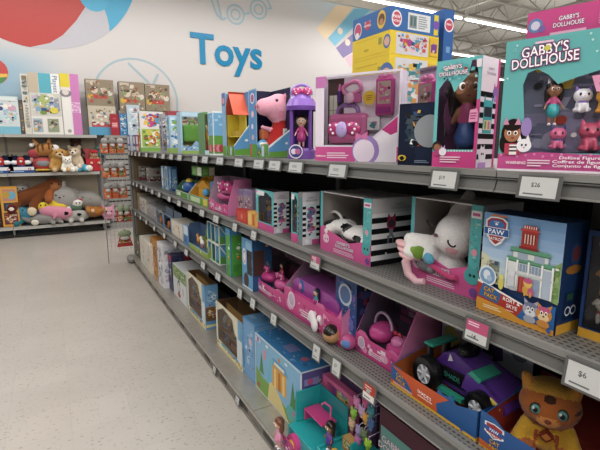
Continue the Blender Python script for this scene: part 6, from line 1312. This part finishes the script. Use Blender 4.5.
# ================================================================ price tags in the shelf-edge channels
SHN = {L1: 'top shelf', L2: 'second shelf', L3: 'third shelf', L0: 'base shelf'}
used = set()
def price_tag(z, px, w=.085, h=.05, kind='white', text=None, yw=None):
    y = y_on(px, -.008, z-.02) if z != L0 else y_on(px, -.058, .05)
    c = min(REG[z], key=lambda r: abs(r[0]-y)); near = sorted(REG[z], key=lambda r: abs(r[0]-y))
    d = {'white': 'pale grey', 'pink': 'pink and white', 'red': 'red and white'}[kind]
    pos = 'on the %s edge' % SHN[z]
    opts = ['%s price tag %s under the %s' % (d, pos, c[1])]
    if len(near) > 1: opts.append('%s price tag %s between %s and %s' % (d, pos, near[0][1], near[1][1]))
    opts += ['%s price tag %s just before the %s' % (d, pos, c[1]), '%s price tag %s just after the %s' % (d, pos, c[1])]
    for r in near[1:4]: opts += ['%s price tag %s near the %s' % (d, pos, r[1]), '%s price tag %s between %s and %s' % (d, pos, c[1], r[1])]
    lab = next((o for o in opts if o not in used and len(o.split()) <= 16), None)
    if lab is None: print('NO LABEL', z, px, opts); return
    used.add(lab)
    if z == L0: t = thing('price_tag', lab, 'price tag', (-.0575, y, .053), AISLE, 'shelf edge price tags')
    else: t = thing('price_tag', lab, 'price tag', (-.0105, y, z-.02), AISLE, 'shelf edge price tags')
    m = MB(); m.extr([(-w/2, -.002, h*.32), (w/2, -.002, h*.32), (w/2, -.010, -h*.68), (-w/2, -.010, -h*.68)], (0, .003, 0), '#666665'); m.build('tag_holder', PLASTIC, t)
    n = Vector((0, -.008, -h)).normalized(); q = MB()
    a = Art(q, (-w*.42, -.0029, h*.24), (1, 0, 0), -n, w*.84, h*.0+.0001)
    V = -n; L = h*.84; O = Vector((-w*.42, -.002, h*.32))+n*(h*.92)
    a = Art(q, O, (1, 0, 0), V, w*.84, L)
    a.rect(0, 0, 1, 1, '#c9cac8' if kind != 'red' else '#c23a2c')
    if kind == 'pink': a.rect(0, .45, 1, 1, '#c8557f').lines(.08, .7, .6, .92, 2, '#f0cbd8', 2)
    if kind == 'red': a.rect(0, 0, 1, .4, '#dcd9d6').lines(.08, .6, .7, .9, 2, '#e9b9ac', 2)
    if text: a.text(text, .42, .62 if kind == 'white' else .24, .22 if kind == 'white' else .2, '#5f5f60')
    elif w > .05: a.rect(.25, .45, .6, .7, '#a9abaa')
    a.lines(.1, .08, .9, .22, 1, '#6f7276', 3)
    q.build('price_card', CARD, t)
for px in (129.5, 132.5, 136, 140, 147, 156, 164, 172, 180.5, 196, 206, 221, 240, 260, 276, 297): price_tag(L1, px, .13, .048)
price_tag(L1, 339, .12); price_tag(L1, 446, .095, .05, text='$19'); price_tag(L1, 541, .095, .05, text='$26')
for px in (131, 134, 137.5, 142, 147, 153, 160, 170, 180, 191, 203, 217): price_tag(L2, px, .11, .048)
price_tag(L2, 236, .07); price_tag(L2, 255, .07); price_tag(L2, 317, .075, .058, 'pink'); price_tag(L2, 479, .075, .062, 'pink', '14'); price_tag(L2, 588, .085, .06, 'white', '$6')
for px in (132, 136, 141, 147, 155, 165, 176, 187, 204, 219): price_tag(L3, px, .1, .05)
for px in (241, 254, 275): price_tag(L3, px, .065, .058)
price_tag(L3, 318, .06, .07, text='$9'); price_tag(L3, 338, .06, .07, text='$7'); price_tag(L3, 371, .07, .066, 'red')
for px in (215, 238, 280): price_tag(L0, px, .06, .05)

# ================================================================ wire display with hanging packs at the far end of the run
RY = GE+.06
t = thing('wire_rack', 'silver wire grid rack at the far end of the long shelving', 'display rack', (0, 0, 0))
m = MB()
xs = [-.33+i*.047 for i in range(8)]
for x in xs: m.cyl((x, RY, .17), (x, RY, 1.5), .0025, '#b9b8b6', n=5)
for i in range(29): z = .18+i*.047; m.cyl((xs[0], RY+.004, z), (xs[-1], RY+.004, z), .002, '#b9b8b6', n=5)
m.build('wire_grid', STEEL, t)
for x in (xs[0], xs[-1]): m = MB(); m.cyl((x, RY, 0), (x, RY, 1.53), .006, '#8f8e8c', n=8); m.build('post', STEEL, t)
rows = [(139, 153, 3), (163, 177, 3), (183, 198, 3), (206, 222, 2), (231, 247, 1)]
for r, (y0, y1, n) in enumerate(rows):
    zt, zb = at(115, y0, 1, RY).z, at(115, y1, 1, RY).z
    for k in range(n):
        x = {3: (-.28, -.19, -.1), 2: (-.15, -.07), 1: (-.12,)}[n][k]
        nm = ('top', 'second', 'third', 'fourth', 'lowest')[r]
        lab = '%s hanging pack of soft animals on the wire rack, %s row' % (('orange carded', 'plain orange', 'grey and orange')[k] if n > 1 else 'triangular red', nm)
        p = thing('hanging_pack', lab, 'toy pack', (x, RY-.02, zb), 0, 'hanging packs on the wire rack')
        h = (zt-zb)*1.12; w = .1 if n > 1 else .2
        m = MB(); c = '#d9622f' if r < 3 else '#bf3b30'
        if n > 1: m.box(-w/2, -.012, 0, w/2, -.006, h*.62, c)
        else: m.extr([(-w/2, -.012, 0), (w/2, -.012, 0), (w*.3, -.012, h*.6), (0, -.012, h), (-w*.3, -.012, h*.6)], (0, .005, 0), c)
        a = Art(m, (-w/2, -.012, 0), (1, 0, 0), (0, 0, 1), w, h*.62); a.busy(400+r*7+k, ['#f0b79a', '#e98a4a', '#c9c4c0', '#6f8f4a'], 6, (.05, .05, .95, .9), .2); m.build('card', CARD, p)
        g = ('#9a9793', '#8f8a86', '#a9a5a1')[k] if r < 3 else '#8f9a7a'
        blob('soft_animal', [('e', (0, -.03, h*.74), (w*.42, .035, h*.2), g), ('e', (-w*.22, -.03, h*.88), (.013, .01, .016), g), ('e', (w*.22, -.03, h*.88), (.013, .01, .016), g), ('e', (0, -.035, h*.5), (w*.3, .025, h*.12), '#c9c5c0')], .009, PLUSH, p)
        m = MB(); m.cyl((0, -.03, h*.97), (0, .02, h*.99), .003, '#c9c8c6', n=6); m.build('peg_hook', STEEL, p)

# ================================================================ back wall: cartons along the top
def bcarton(label, a, b, py_top, z, y, D, col, front, pyL=None, group=None, lean=0, side=None, name='toy_carton', dz=0):
    xa, xb = x_on(a, y, z+.2), x_on(b, y, z+.2); H = at((a+b)/2, py_top, 1, y).z-z-dz; W = xb-xa
    mb = MB(); mb.box(0, 0, 0, W, D, H, col); f, s_, t_, l_ = faces(mb, W, D, H); front(f)
    if side: side(l_)
    o = mb.build(name, CARD, None, 0, (xa, y, z+dz)); o.rotation_euler = (-lean, 0, 0)
    return tag(o, label, 'toy box', group)
BZ = BT+.003
def f(a): a.rect(0, 0, 1, .2, '#7fc4dc').busy(501, PASTEL, 34, (.03, .2, .97, .9), .13).rect(.03, .88, .97, .97, '#dfe9e6')
bcarton('pastel coloured toy carton with a blue base standing by the small ball', -14, 20, 96, BZ, 8.66, .14, '#d3dfdf', f)
bcarton('thin dark toy carton between the pastel and tall white cartons', 20.6, 24.2, 100, BZ, 8.7, .2, '#6a5d58', lambda a: a.rect(.1, .1, .9, .9, '#8a7a74').busy(502, BROWNS, 6, (.1, .1, .9, .9), .06))
bcarton('narrow white carton with faded print on its spine', 24.5, 31.5, 74, BZ, 8.65, .16, '#dcd6ca', lambda a: a.rect(.2, .78, .9, .97, '#8a7a60').busy(503, ['#b9b4a6', '#8f9aa0', '#cfc7b6', '#6f7f7a'], 16, (.1, .1, .9, .95), .08).lines(.3, .1, .8, .5, 9, '#a9a396', 3))
def f(a):
    a.rect(0, .68, .32, 1, '#c9b9a0').rect(.33, .68, .72, 1, '#5ab8cc').rect(.73, .68, .99, 1, '#efecea').text('Playset', .86, .83, .07, '#6a8fb0', rot=-PI/2).rect(.0, .3, 1, .68, '#d5d3c9').busy(504, ['#7fb0a0', '#c9bfd0', '#8fb4c9', '#b5c46a', '#a89ab0', '#e6e2da'], 30, (.03, .32, .97, .68), .09)
    a.rect(.04, .04, .34, .26, '#a9bcc9').rect(.5, .04, .86, .26, '#9aa58a').busy(505, ['#c9d6df', '#6f8f9a', '#d9a48a'], 10, (.05, .05, .33, .25), .06).busy(506, ['#6f7f5a', '#c9c4b0', '#a98a6a'], 10, (.52, .05, .84, .25), .06).ell(.75, .4, .06, '#e6d23c', .05).ell(.4, .36, .05, '#7fa03a', .03)
bcarton('tall white playset carton with teal panel leaning on the back shelf top', 31.8, 63, 73.5, BZ, 8.65, .16, '#e9e5dd', f)
def f(a): a.rect(.0, .78, .5, 1, '#e6d22f').rect(.52, 0, 1, 1, '#d982c4').text('PLAYSET', .76, .45, .13, '#f3d9ec', rot=-PI/2, width=.62).ell(.25, .68, .09, '#8f8a92', .06).ell(.25, .7, .05, '#e2d6cf', .05).rect(.04, .02, .48, .6, '#ece9e4').ell(.3, .06, .03, '#a9a49c')
bcarton('tall white carton with yellow top and magenta stripe', 63.5, 82, 74, BZ, 8.65, .14, '#e6e1dc', f)
def brown(seed):
    def f(a): a.rect(.04, .86, .4, .96, '#c9b9a9').text('PUZZLE', .22, .91, .0, '#fff').ell(.3, .6, .13, '#d9c6ae').ell(.65, .58, .12, '#cbb79c').ell(.85, .5, .1, '#d9d0c0').ell(.3, .68, .1, '#5a4632', .05).rect(.12, .28, .75, .42, '#cf4a42').ell(.15, .35, .1, '#dfae3c').busy(seed, ['#6a5a44', '#9a8668', '#d9cdb6', '#c9524a', '#8f9f6a'], 24, (.04, .05, .96, .95), .09)
    return f
def light(seed):
    def f(a): a.rect(0, 0, 1, .28, '#57a9d2').rect(.1, .28, .8, .45, '#cf4a52').busy(seed, ['#d9cdb8', '#8f7a5f', '#e9e0d0', '#5fa0c4', '#c95f6a'], 24, (.04, .3, .96, .95), .1)
    return f
X1 = 8.72
zb2 = at(100, 106, 1, X1).z
bcarton('pale and blue puzzle carton under a brown one, first stack', 89, 116.5, 106, BZ, X1, .18, '#cbbfa8', light(510))
bcarton('brown puzzle carton on top of the first stack by the magenta stripe', 86, 114, 79.5, zb2+.002, X1, .18, '#9a8a72', brown(511), side=lambda a: a.rect(0, 0, 1, 1, '#6a5a48'))
zb3 = at(133, 111, 1, X1).z
bcarton('brown lower puzzle carton of the middle stack on the back counter', 119.5, 145, 111, BZ, X1, .18, '#a3927a', light(512))
bcarton('brown upper puzzle carton of the middle stack on the back counter', 119.5, 145, 82, zb3+.002, X1, .18, '#9a8a72', brown(513))
bcarton('brown lower puzzle carton of the stack beside the round outline', 145.6, 170, 111, BZ, X1, .18, '#a3927a', light(514))
bcarton('brown upper puzzle carton of the stack beside the round outline', 145.6, 170, 84.5, zb3+.002, X1, .18, '#9a8a72', brown(515))
bcarton('slim red toy carton leaning in front of the first puzzle stack', 110.5, 119, 114, BZ, 8.64, .03, '#b9283a', lambda a: a.rect(.15, .35, .85, .62, '#d9626c').lines(.2, .4, .8, .58, 2, '#f0c9cc', 2).rect(.3, .75, .7, .82, '#cf5560'))
bcarton('small blue picture carton between slim red and pale blue packs', 119.6, 127, 113.5, BZ, 8.64, .05, '#3f86bd', lambda a: a.busy(516, ['#6fb0d9', '#2f6fa8', '#d9cfc0', '#e7e2da'], 16, (.05, .05, .95, .95), .12))
bcarton('pale blue hanging toy pack on the counter near the long shelving', 127.6, 140.5, 105, BZ, 8.64, .05, '#bcd0dd', lambda a: a.busy(517, ['#d6e2ea', '#9fb9cb', '#b9b4c4', '#e9edf0', '#8fa3b5'], 22, (.05, .05, .95, .95), .12))

# ---------------------------------------------------------------- back wall: soft toys on the middle shelf
def BP(px, z, y): return Vector((x_on(px, y, z), y, z))
for px, w, lab in ((1, 1, 'red, white and blue bird figure box cut by the photo edge'), (22, 1, 'red, white and blue bird figure box beside the red truck')):
    t = thing('figure_box', lab, 'toy box', BP(px, BM+.003, 8.66), 0); W, D, H = .36, .16, .36
    tray(t, W, D, H*.75, H*.28, '#2a3f86', '#24306e', .3, front=lambda a: a.rect(0, .45, 1, 1, '#dfe0e4').rect(0, 0, 1, .45, '#23549c').text('TOYS', .4, .22, .0, '#fff').lines(.05, .1, .6, .38, 1, '#9fb9dd', 2).ell(.82, .6, .22, '#b8323a').ell(.82, .6, .12, '#e9e9ec'))
    for o in t.children: o.location.x = -W/2
    blob('bird_figure', [('e', (0, .07, .17), (.07, .05, .08), '#c8302f'), ('e', (0, .07, .11), (.06, .045, .05), '#2a4fa0'), ('e', (-.1, .06, .17), (.055, .03, .04), '#e6e6ea'), ('e', (.1, .06, .17), (.055, .03, .04), '#e6e6ea'), ('e', (0, .03, .19), (.02, .03, .02), '#e6e6ea'), ('e', (0, .05, .23), (.05, .04, .035), '#d8453a')], .011, PLASTIC, t)
    m = MB()
    for q in (-1, 1): m.tube([(q*.02, .08, .25), (q*.06, .08, .285), (q*.1, .08, .275), (q*.13, .08, .3)], .014, '#17171a', 8)
    m.build('feather', PLASTIC, t)
# red truck with a plush in it
t = thing('toy_truck', 'red plush fire truck with grey windscreen under a striped plush', 'toy', BP(44, BM+.003, 8.68), 0)
blob('body', [('e', (0, .1, .12), (.17, .12, .12), '#c9403f'), ('e', (0, .08, .2), (.15, .1, .06), '#d15652'), ('c', (-.16, .06, .2), (-.16, .06, .24), .03, .03, '#d9a0a0'), ('c', (.16, .06, .2), (.16, .06, .24), .03, .03, '#d9a0a0')], .014, PLUSH, t)
m = MB(); m.ell((0, -.005, .15), (.1, .025, .055), '#8f8f94'); m.build('windscreen', PLUSH, t)
m = MB(); m.box(-.12, -.03, .03, .12, 0, .06, '#d9b43c'); m.build('bumper', PLUSH, t, bevel=.01)
for q in (-1, 1): m = MB(); m.cyl((q*.11, -.02, .03), (q*.11, .03, .03), .032, '#4a4548', n=16); m.build('wheel', PLUSH, t)
b_ = blob('striped_plush', [('e', (0, 0, .1), (.15, .09, .085), '#b5793c', (0, -.2, 0)), ('e', (.13, -.03, .12), (.055, .05, .05), '#e9e3da'), ('c', (-.1, 0, .17), (-.14, 0, .23), .03, .02, '#c98a4a'), ('c', (.05, 0, .18), (.06, 0, .24), .03, .02, '#c98a4a'), ('e', (-.15, .0, .05), (.08, .06, .06), '#b8454f'), ('e', (-.17, -.03, .16), (.035, .03, .03), '#e9e6e6')], .011, PLUSH, None,
     paints=[((-.03, -.06, .14), (.015, .08, .06), '#6a3f22'), ((.05, -.06, .15), (.012, .08, .06), '#6a3f22'), ((-.09, -.06, .12), (.012, .08, .06), '#6a3f22')])
b_.scale = (1.15, 1.1, 1.25); b_.location = BP(46, BM+.26, 8.72); tag(b_, 'brown striped plush animal lying on top of the red truck', 'soft toy')
eyes('eye', [((.1, -.075, .14), (.012, .008, .014), '#1b1512')], b_, Matrix.Identity(4))
I4 = Matrix.Identity(4)
teddy(T3(0, 0, 0, 1.55), '#c08f45', '#d9b88a', 'plush_dog', 'golden brown shaggy plush dog sitting beside the red truck', 'soft toy', loc=BP(60, BM+.003, 8.72), rz=.15, extra=[('e', (-.075, .0, .19), (.03, .03, .06), '#b07a35'), ('e', (.08, .0, .19), (.03, .03, .06), '#b07a35')], ear=False)
teddy(T3(0, 0, 0, 1.45), '#cdb79a', '#e3d6c2', 'plush_bear', 'cream beige plush bear leaning beside the golden dog', 'soft toy', loc=BP(76, BM+.05, 8.76), rz=-.3)
teddy(T3(0, 0, 0, 1.0), '#e6e2d6', '#efece4', 'plush_lamb', 'small white plush lying on its front with big paws', 'soft toy', loc=BP(68, BM+.003, 8.62), rz=.1)
b_ = blob('plush_turtle', [('e', (0, 0, .07), (.11, .08, .06), '#3f9fc0'), ('e', (.1, -.06, .06), (.06, .05, .055), '#e3e0d6'), ('e', (-.1, -.06, .05), (.06, .05, .05), '#e3e0d6'), ('c', (-.04, -.05, .04), (-.06, -.1, .03), .03, .025, '#3f9fc0'), ('c', (.03, -.05, .04), (.04, -.1, .03), .03, .025, '#3f9fc0')], .011, PLUSH)
b_.location = BP(83, BM+.003, 8.66); tag(b_, 'blue plush with two white round paws at the shelf front', 'soft toy')
teddy(T3(0, 0, 0, 1.15), '#5a2f22', '#8a6a58', 'plush_bear', 'dark brown plush bear standing high behind the cream bear', 'soft toy', loc=BP(77, BM+.24, 8.9), rz=.1)
# red gift box with a small bear in a red hat
t = thing('gift_box', 'bright red square box with an open lid on the middle shelf', 'box', BP(94.5, BM+.003, 8.66), 0)
m = MB(); m.box(-.13, 0, 0, .13, .2, .005, '#b51f2c'); m.box(-.13, 0, 0, .13, .006, .22, '#cf2433'); m.box(-.13, .194, 0, .13, .2, .22, '#b51f2c'); m.box(-.13, 0, 0, -.124, .2, .22, '#c42230'); m.box(.124, 0, 0, .13, .2, .22, '#c42230'); m.build('box_body', CARD, t)
m = MB(); m.extr([(-.13, .2, .22), (.0, .2, .22), (-.02, .24, .4), (-.13, .24, .4)], (0, .006, 0), '#d43a44'); m.build('lid_flap', CARD, t)
teddy(T3(0, 0, 0, .9), '#c98f6a', '#e3b894', 'plush_bear', 'small tan plush with a red cap peeking out of the red box', 'soft toy', loc=BP(95, BM+.12, 8.74), extra=[('e', (0, 0, .255), (.085, .075, .04), '#c9242f'), ('e', (0, -.06, .24), (.07, .04, .015), '#b81f2a')], ear=False)
b_ = blob('plush_parrot', [('e', (0, 0, .08), (.06, .05, .08), '#3a9a9f'), ('e', (0, -.01, .19), (.05, .045, .045), '#3a9a9f'), ('c', (-.05, 0, .12), (-.08, 0, .03), .025, .02, '#2f7f96'), ('c', (.05, 0, .12), (.08, 0, .03), .025, .02, '#2f7f96'), ('c', (0, -.05, .19), (0, -.075, .175), .016, .008, '#e0a53c')], .01, PLUSH)
b_.location = BP(98.5, BM+.22, 8.88); tag(b_, 'teal plush parrot peeping up behind the red box', 'soft toy')

# ---------------------------------------------------------------- back wall: soft toys on the bottom shelf
Z0 = BB+.003
def f(a): a.rect(.04, .03, .96, .97, '#e2a53f').rect(.14, .64, .9, .94, '#c98a6a').ell(.65, .78, .1, '#6fb0c9').ell(.35, .8, .08, '#c9a03c').rect(.16, .4, .82, .6, '#3a3f4a').rect(.28, .45, .7, .56, '#5a6a86').rect(.12, .06, .9, .36, '#8a2f30').busy(520, ['#c9b9a0', '#e6dfd0', '#a8483f', '#d9a84a'], 14, (.14, .08, .88, .35), .06)
bcarton('orange board game carton standing upright on the bottom shelf', 2, 19.5, 186.5, Z0, 8.63, .08, '#d9952f', f, name='game_carton')
bcarton('dark red game carton cut off by the photo edge on the bottom shelf', -14, 1.2, 190, Z0, 8.66, .1, '#4a2420', lambda a: a.rect(.1, .1, .9, .9, '#5f2f28').busy(521, BROWNS, 12, (.1, .1, .9, .9), .08), name='game_carton')
def plush(name, label, parts, loc, rz=0, vox=.013, paints=(), ey=(), nose=None, rx=0):
    b = blob(name, parts, vox, PLUSH, None, paints=paints); b.location = loc; b.rotation_euler = (rx, 0, rz); b.scale = (1.18, 1.1, 1.18)
    tag(b, label, 'soft toy')
    if ey: eyes('eye', [(c, .011, '#17130f') for c in ey], b, I4)
    if nose: eyes('nose', [(nose, (.014, .009, .01), '#2a1a17')], b, I4)
    return b
BR = '#7d431f'
plush('plush_sloth', 'large brown plush sloth sprawled across the bottom shelf', [('c', (-.14, .0, .2), (.22, .05, .34), .11, .12, BR), ('e', (.28, .06, .36), (.15, .12, .13), BR), ('c', (-.14, -.02, .2), (-.24, -.1, .1), .07, .06, BR), ('c', (.1, -.02, .24), (-.02, -.12, .03), .075, .065, BR), ('e', (-.26, -.14, .08), (.065, .03, .07), '#6a1f22'), ('e', (-.02, -.16, .03), (.06, .03, .065), '#d9c9a8'), ('c', (.24, -.02, .3), (.2, -.12, .18), .06, .05, '#a85a28'), ('e', (.3, -.05, .36), (.07, .04, .06), '#a86a3c')],
      BP(34, Z0+.2, 8.76), paints=[((-.26, -.16, .085), (.028, .03, .03), '#e6dcc9')], ey=((.26, -.07, .41), (.35, -.07, .4)))
plush('plush_seal', 'large round light grey plush seal beside the brown sloth', [('e', (0, 0, .2), (.2, .15, .19), '#a5a19c', (0, .35, 0)), ('e', (.16, -.02, .08), (.09, .09, .08), '#a5a19c'), ('c', (-.15, 0, .33), (-.2, 0, .4), .045, .03, '#a5a19c'), ('c', (.0, 0, .38), (.02, 0, .44), .045, .03, '#a5a19c'), ('c', (-.12, -.08, .12), (-.16, -.14, .08), .04, .03, '#98948f')], BP(65, Z0+.17, 8.78), ey=((-.1, -.125, .27), (.0, -.135, .25)), nose=(-.055, -.145, .235))
plush('plush_seal', 'second round grey plush seal lying against the end upright', [('e', (0, 0, .14), (.22, .15, .14), '#99958f', (0, .3, 0)), ('e', (.2, -.03, .06), (.08, .07, .06), '#99958f'), ('c', (-.14, 0, .25), (-.18, 0, .31), .04, .03, '#99958f')], BP(89, Z0+.19, 8.8), ey=((-.08, -.125, .2), (.02, -.135, .17)))
plush('plush_dog', 'grey plush dog peeking up behind the orange game carton', [('e', (0, 0, .1), (.13, .1, .1), '#a39d96'), ('e', (0, .0, .22), (.1, .09, .08), '#b3ada6'), ('e', (-.09, 0, .24), (.03, .03, .06), '#8f8880'), ('e', (.09, 0, .24), (.03, .03, .06), '#8f8880')], BP(22, Z0+.33, 8.9), ey=((-.035, -.085, .24), (.035, -.085, .24)), nose=(0, -.095, .21))
plush('plush_banana', 'bright yellow plush with ears lying over the teal plush', [('e', (-.08, -.02, .06), (.09, .07, .07), '#dfc02a'), ('e', (.12, 0, .05), (.12, .07, .06), '#dfc02a'), ('c', (.04, 0, .08), (.0, 0, .2), .04, .028, '#e3c634'), ('c', (.08, 0, .08), (.11, 0, .19), .038, .026, '#e3c634')], BP(50, Z0+.23, 8.68), ey=((-.11, -.08, .09), (-.05, -.085, .09)))
plush('plush_elephant', 'blue and teal plush animal with white paw on the bottom shelf', [('e', (.02, 0, .13), (.14, .12, .13), '#3f8fae'), ('e', (-.12, -.02, .2), (.09, .08, .08), '#4a9cba'), ('c', (-.1, -.05, .08), (-.17, -.1, .03), .05, .045, '#2f7f8f'), ('c', (.06, -.08, .06), (.06, -.15, .04), .06, .05, '#3f8fae'), ('e', (.06, -.19, .045), (.055, .02, .045), '#dfd9c4'), ('c', (-.17, -.05, .2), (-.2, -.1, .1), .03, .022, '#4a9cba')], BP(31, Z0, 8.76), ey=((-.15, -.095, .225), (-.08, -.1, .225)))
plush('plush_narwhal', 'pink plush fish with a large black eye on the bottom shelf', [('c', (-.1, 0, .1), (.12, -.03, .05), .085, .1, '#d98aa2'), ('e', (.17, -.05, .06), (.08, .07, .075), '#df8fa8'), ('c', (-.16, .02, .14), (-.24, .04, .2), .05, .03, '#c97a94'), ('c', (.02, -.08, .05), (.0, -.14, .0), .03, .02, '#c97a94')], BP(54, Z0+.11, 8.64), ey=(), paints=[((.16, -.12, .06), (.028, .035, .028), '#17130f')])
plush('plush_whale', 'grey plush seal lying flat at the front of the bottom shelf', [('e', (0, 0, .08), (.2, .1, .08), '#8f8c88'), ('e', (.17, -.02, .08), (.08, .08, .07), '#98958f'), ('c', (.1, -.08, .04), (.11, -.13, .025), .035, .03, '#98958f'), ('c', (.19, -.07, .04), (.22, -.11, .03), .03, .026, '#98958f'), ('c', (-.18, 0, .07), (-.26, .02, .1), .04, .025, '#8f8c88')], BP(45, Z0, 8.64))
plush('plush_rabbit', 'pale grey plush dog with black nose at the bottom shelf front', [('e', (0, 0, .09), (.17, .11, .09), '#a8a49e'), ('e', (-.13, -.03, .09), (.08, .07, .07), '#b0aca6'), ('c', (-.09, -.09, .04), (-.1, -.14, .025), .035, .03, '#b8b4ae'), ('c', (.05, -.09, .04), (.05, -.14, .025), .035, .03, '#b8b4ae'), ('e', (.02, -.11, .12), (.03, .02, .02), '#17130f')], BP(78, Z0, 8.66), ey=((-.17, -.09, .12), (-.1, -.1, .12)))
plush('plush_elf', 'small white and green plush with red hat above grey dog', [('e', (0, 0, .06), (.09, .07, .06), '#5f7f68'), ('e', (.03, -.02, .12), (.07, .06, .055), '#dcd8d0'), ('c', (.06, 0, .15), (.12, 0, .18), .04, .02, '#b8323a'), ('e', (-.09, -.02, .05), (.04, .035, .035), '#dcd8d0')], BP(76, Z0+.185, 8.68), ey=((.01, -.07, .13), (.055, -.07, .13)))
teddy(T3(0, 0, 0, 1.6, rx=-.5), '#b5722c', '#d9b080', 'plush_bear', 'tan plush bear with cream paws lying at the shelf end', 'soft toy', loc=BP(96, Z0+.06, 8.66), rz=.35)
plush('plush_pig', 'round pink plush behind the wire rack at the shelf end', [('e', (0, 0, .1), (.1, .09, .1), '#d88ba4'), ('e', (0, -.09, .1), (.035, .03, .028), '#e3a2b6'), ('c', (-.06, 0, .18), (-.08, 0, .23), .03, .015, '#d88ba4'), ('c', (.06, 0, .18), (.08, 0, .23), .03, .015, '#d88ba4'), ('e', (-.05, -.06, .02), .03, '#d88ba4'), ('e', (.05, -.06, .02), .03, '#d88ba4')], BP(109, Z0, 8.64), ey=((-.035, -.085, .135), (.035, -.085, .135)))

# ================================================================ camera
cd = bpy.data.cameras.new('camera'); cd.sensor_width = 36; cd.lens = F/600*36; cd.clip_start = .05
co = bpy.data.objects.new('camera', cd); COL.objects.link(co)
co.matrix_world = Matrix(((RT.x, UP.x, -FW.x, CAM.x), (RT.y, UP.y, -FW.y, CAM.y), (RT.z, UP.z, -FW.z, CAM.z), (0, 0, 0, 1)))
SC.camera = co
SC.view_settings.view_transform = 'Standard'; SC.view_settings.look = 'None'; SC.view_settings.exposure = .2; SC.view_settings.gamma = .9
SC.cycles.max_bounces = 6; SC.cycles.diffuse_bounces = 3; SC.cycles.transparent_max_bounces = 12; SC.cycles.use_denoising = True
SC.cycles.sample_clamp_indirect = 4
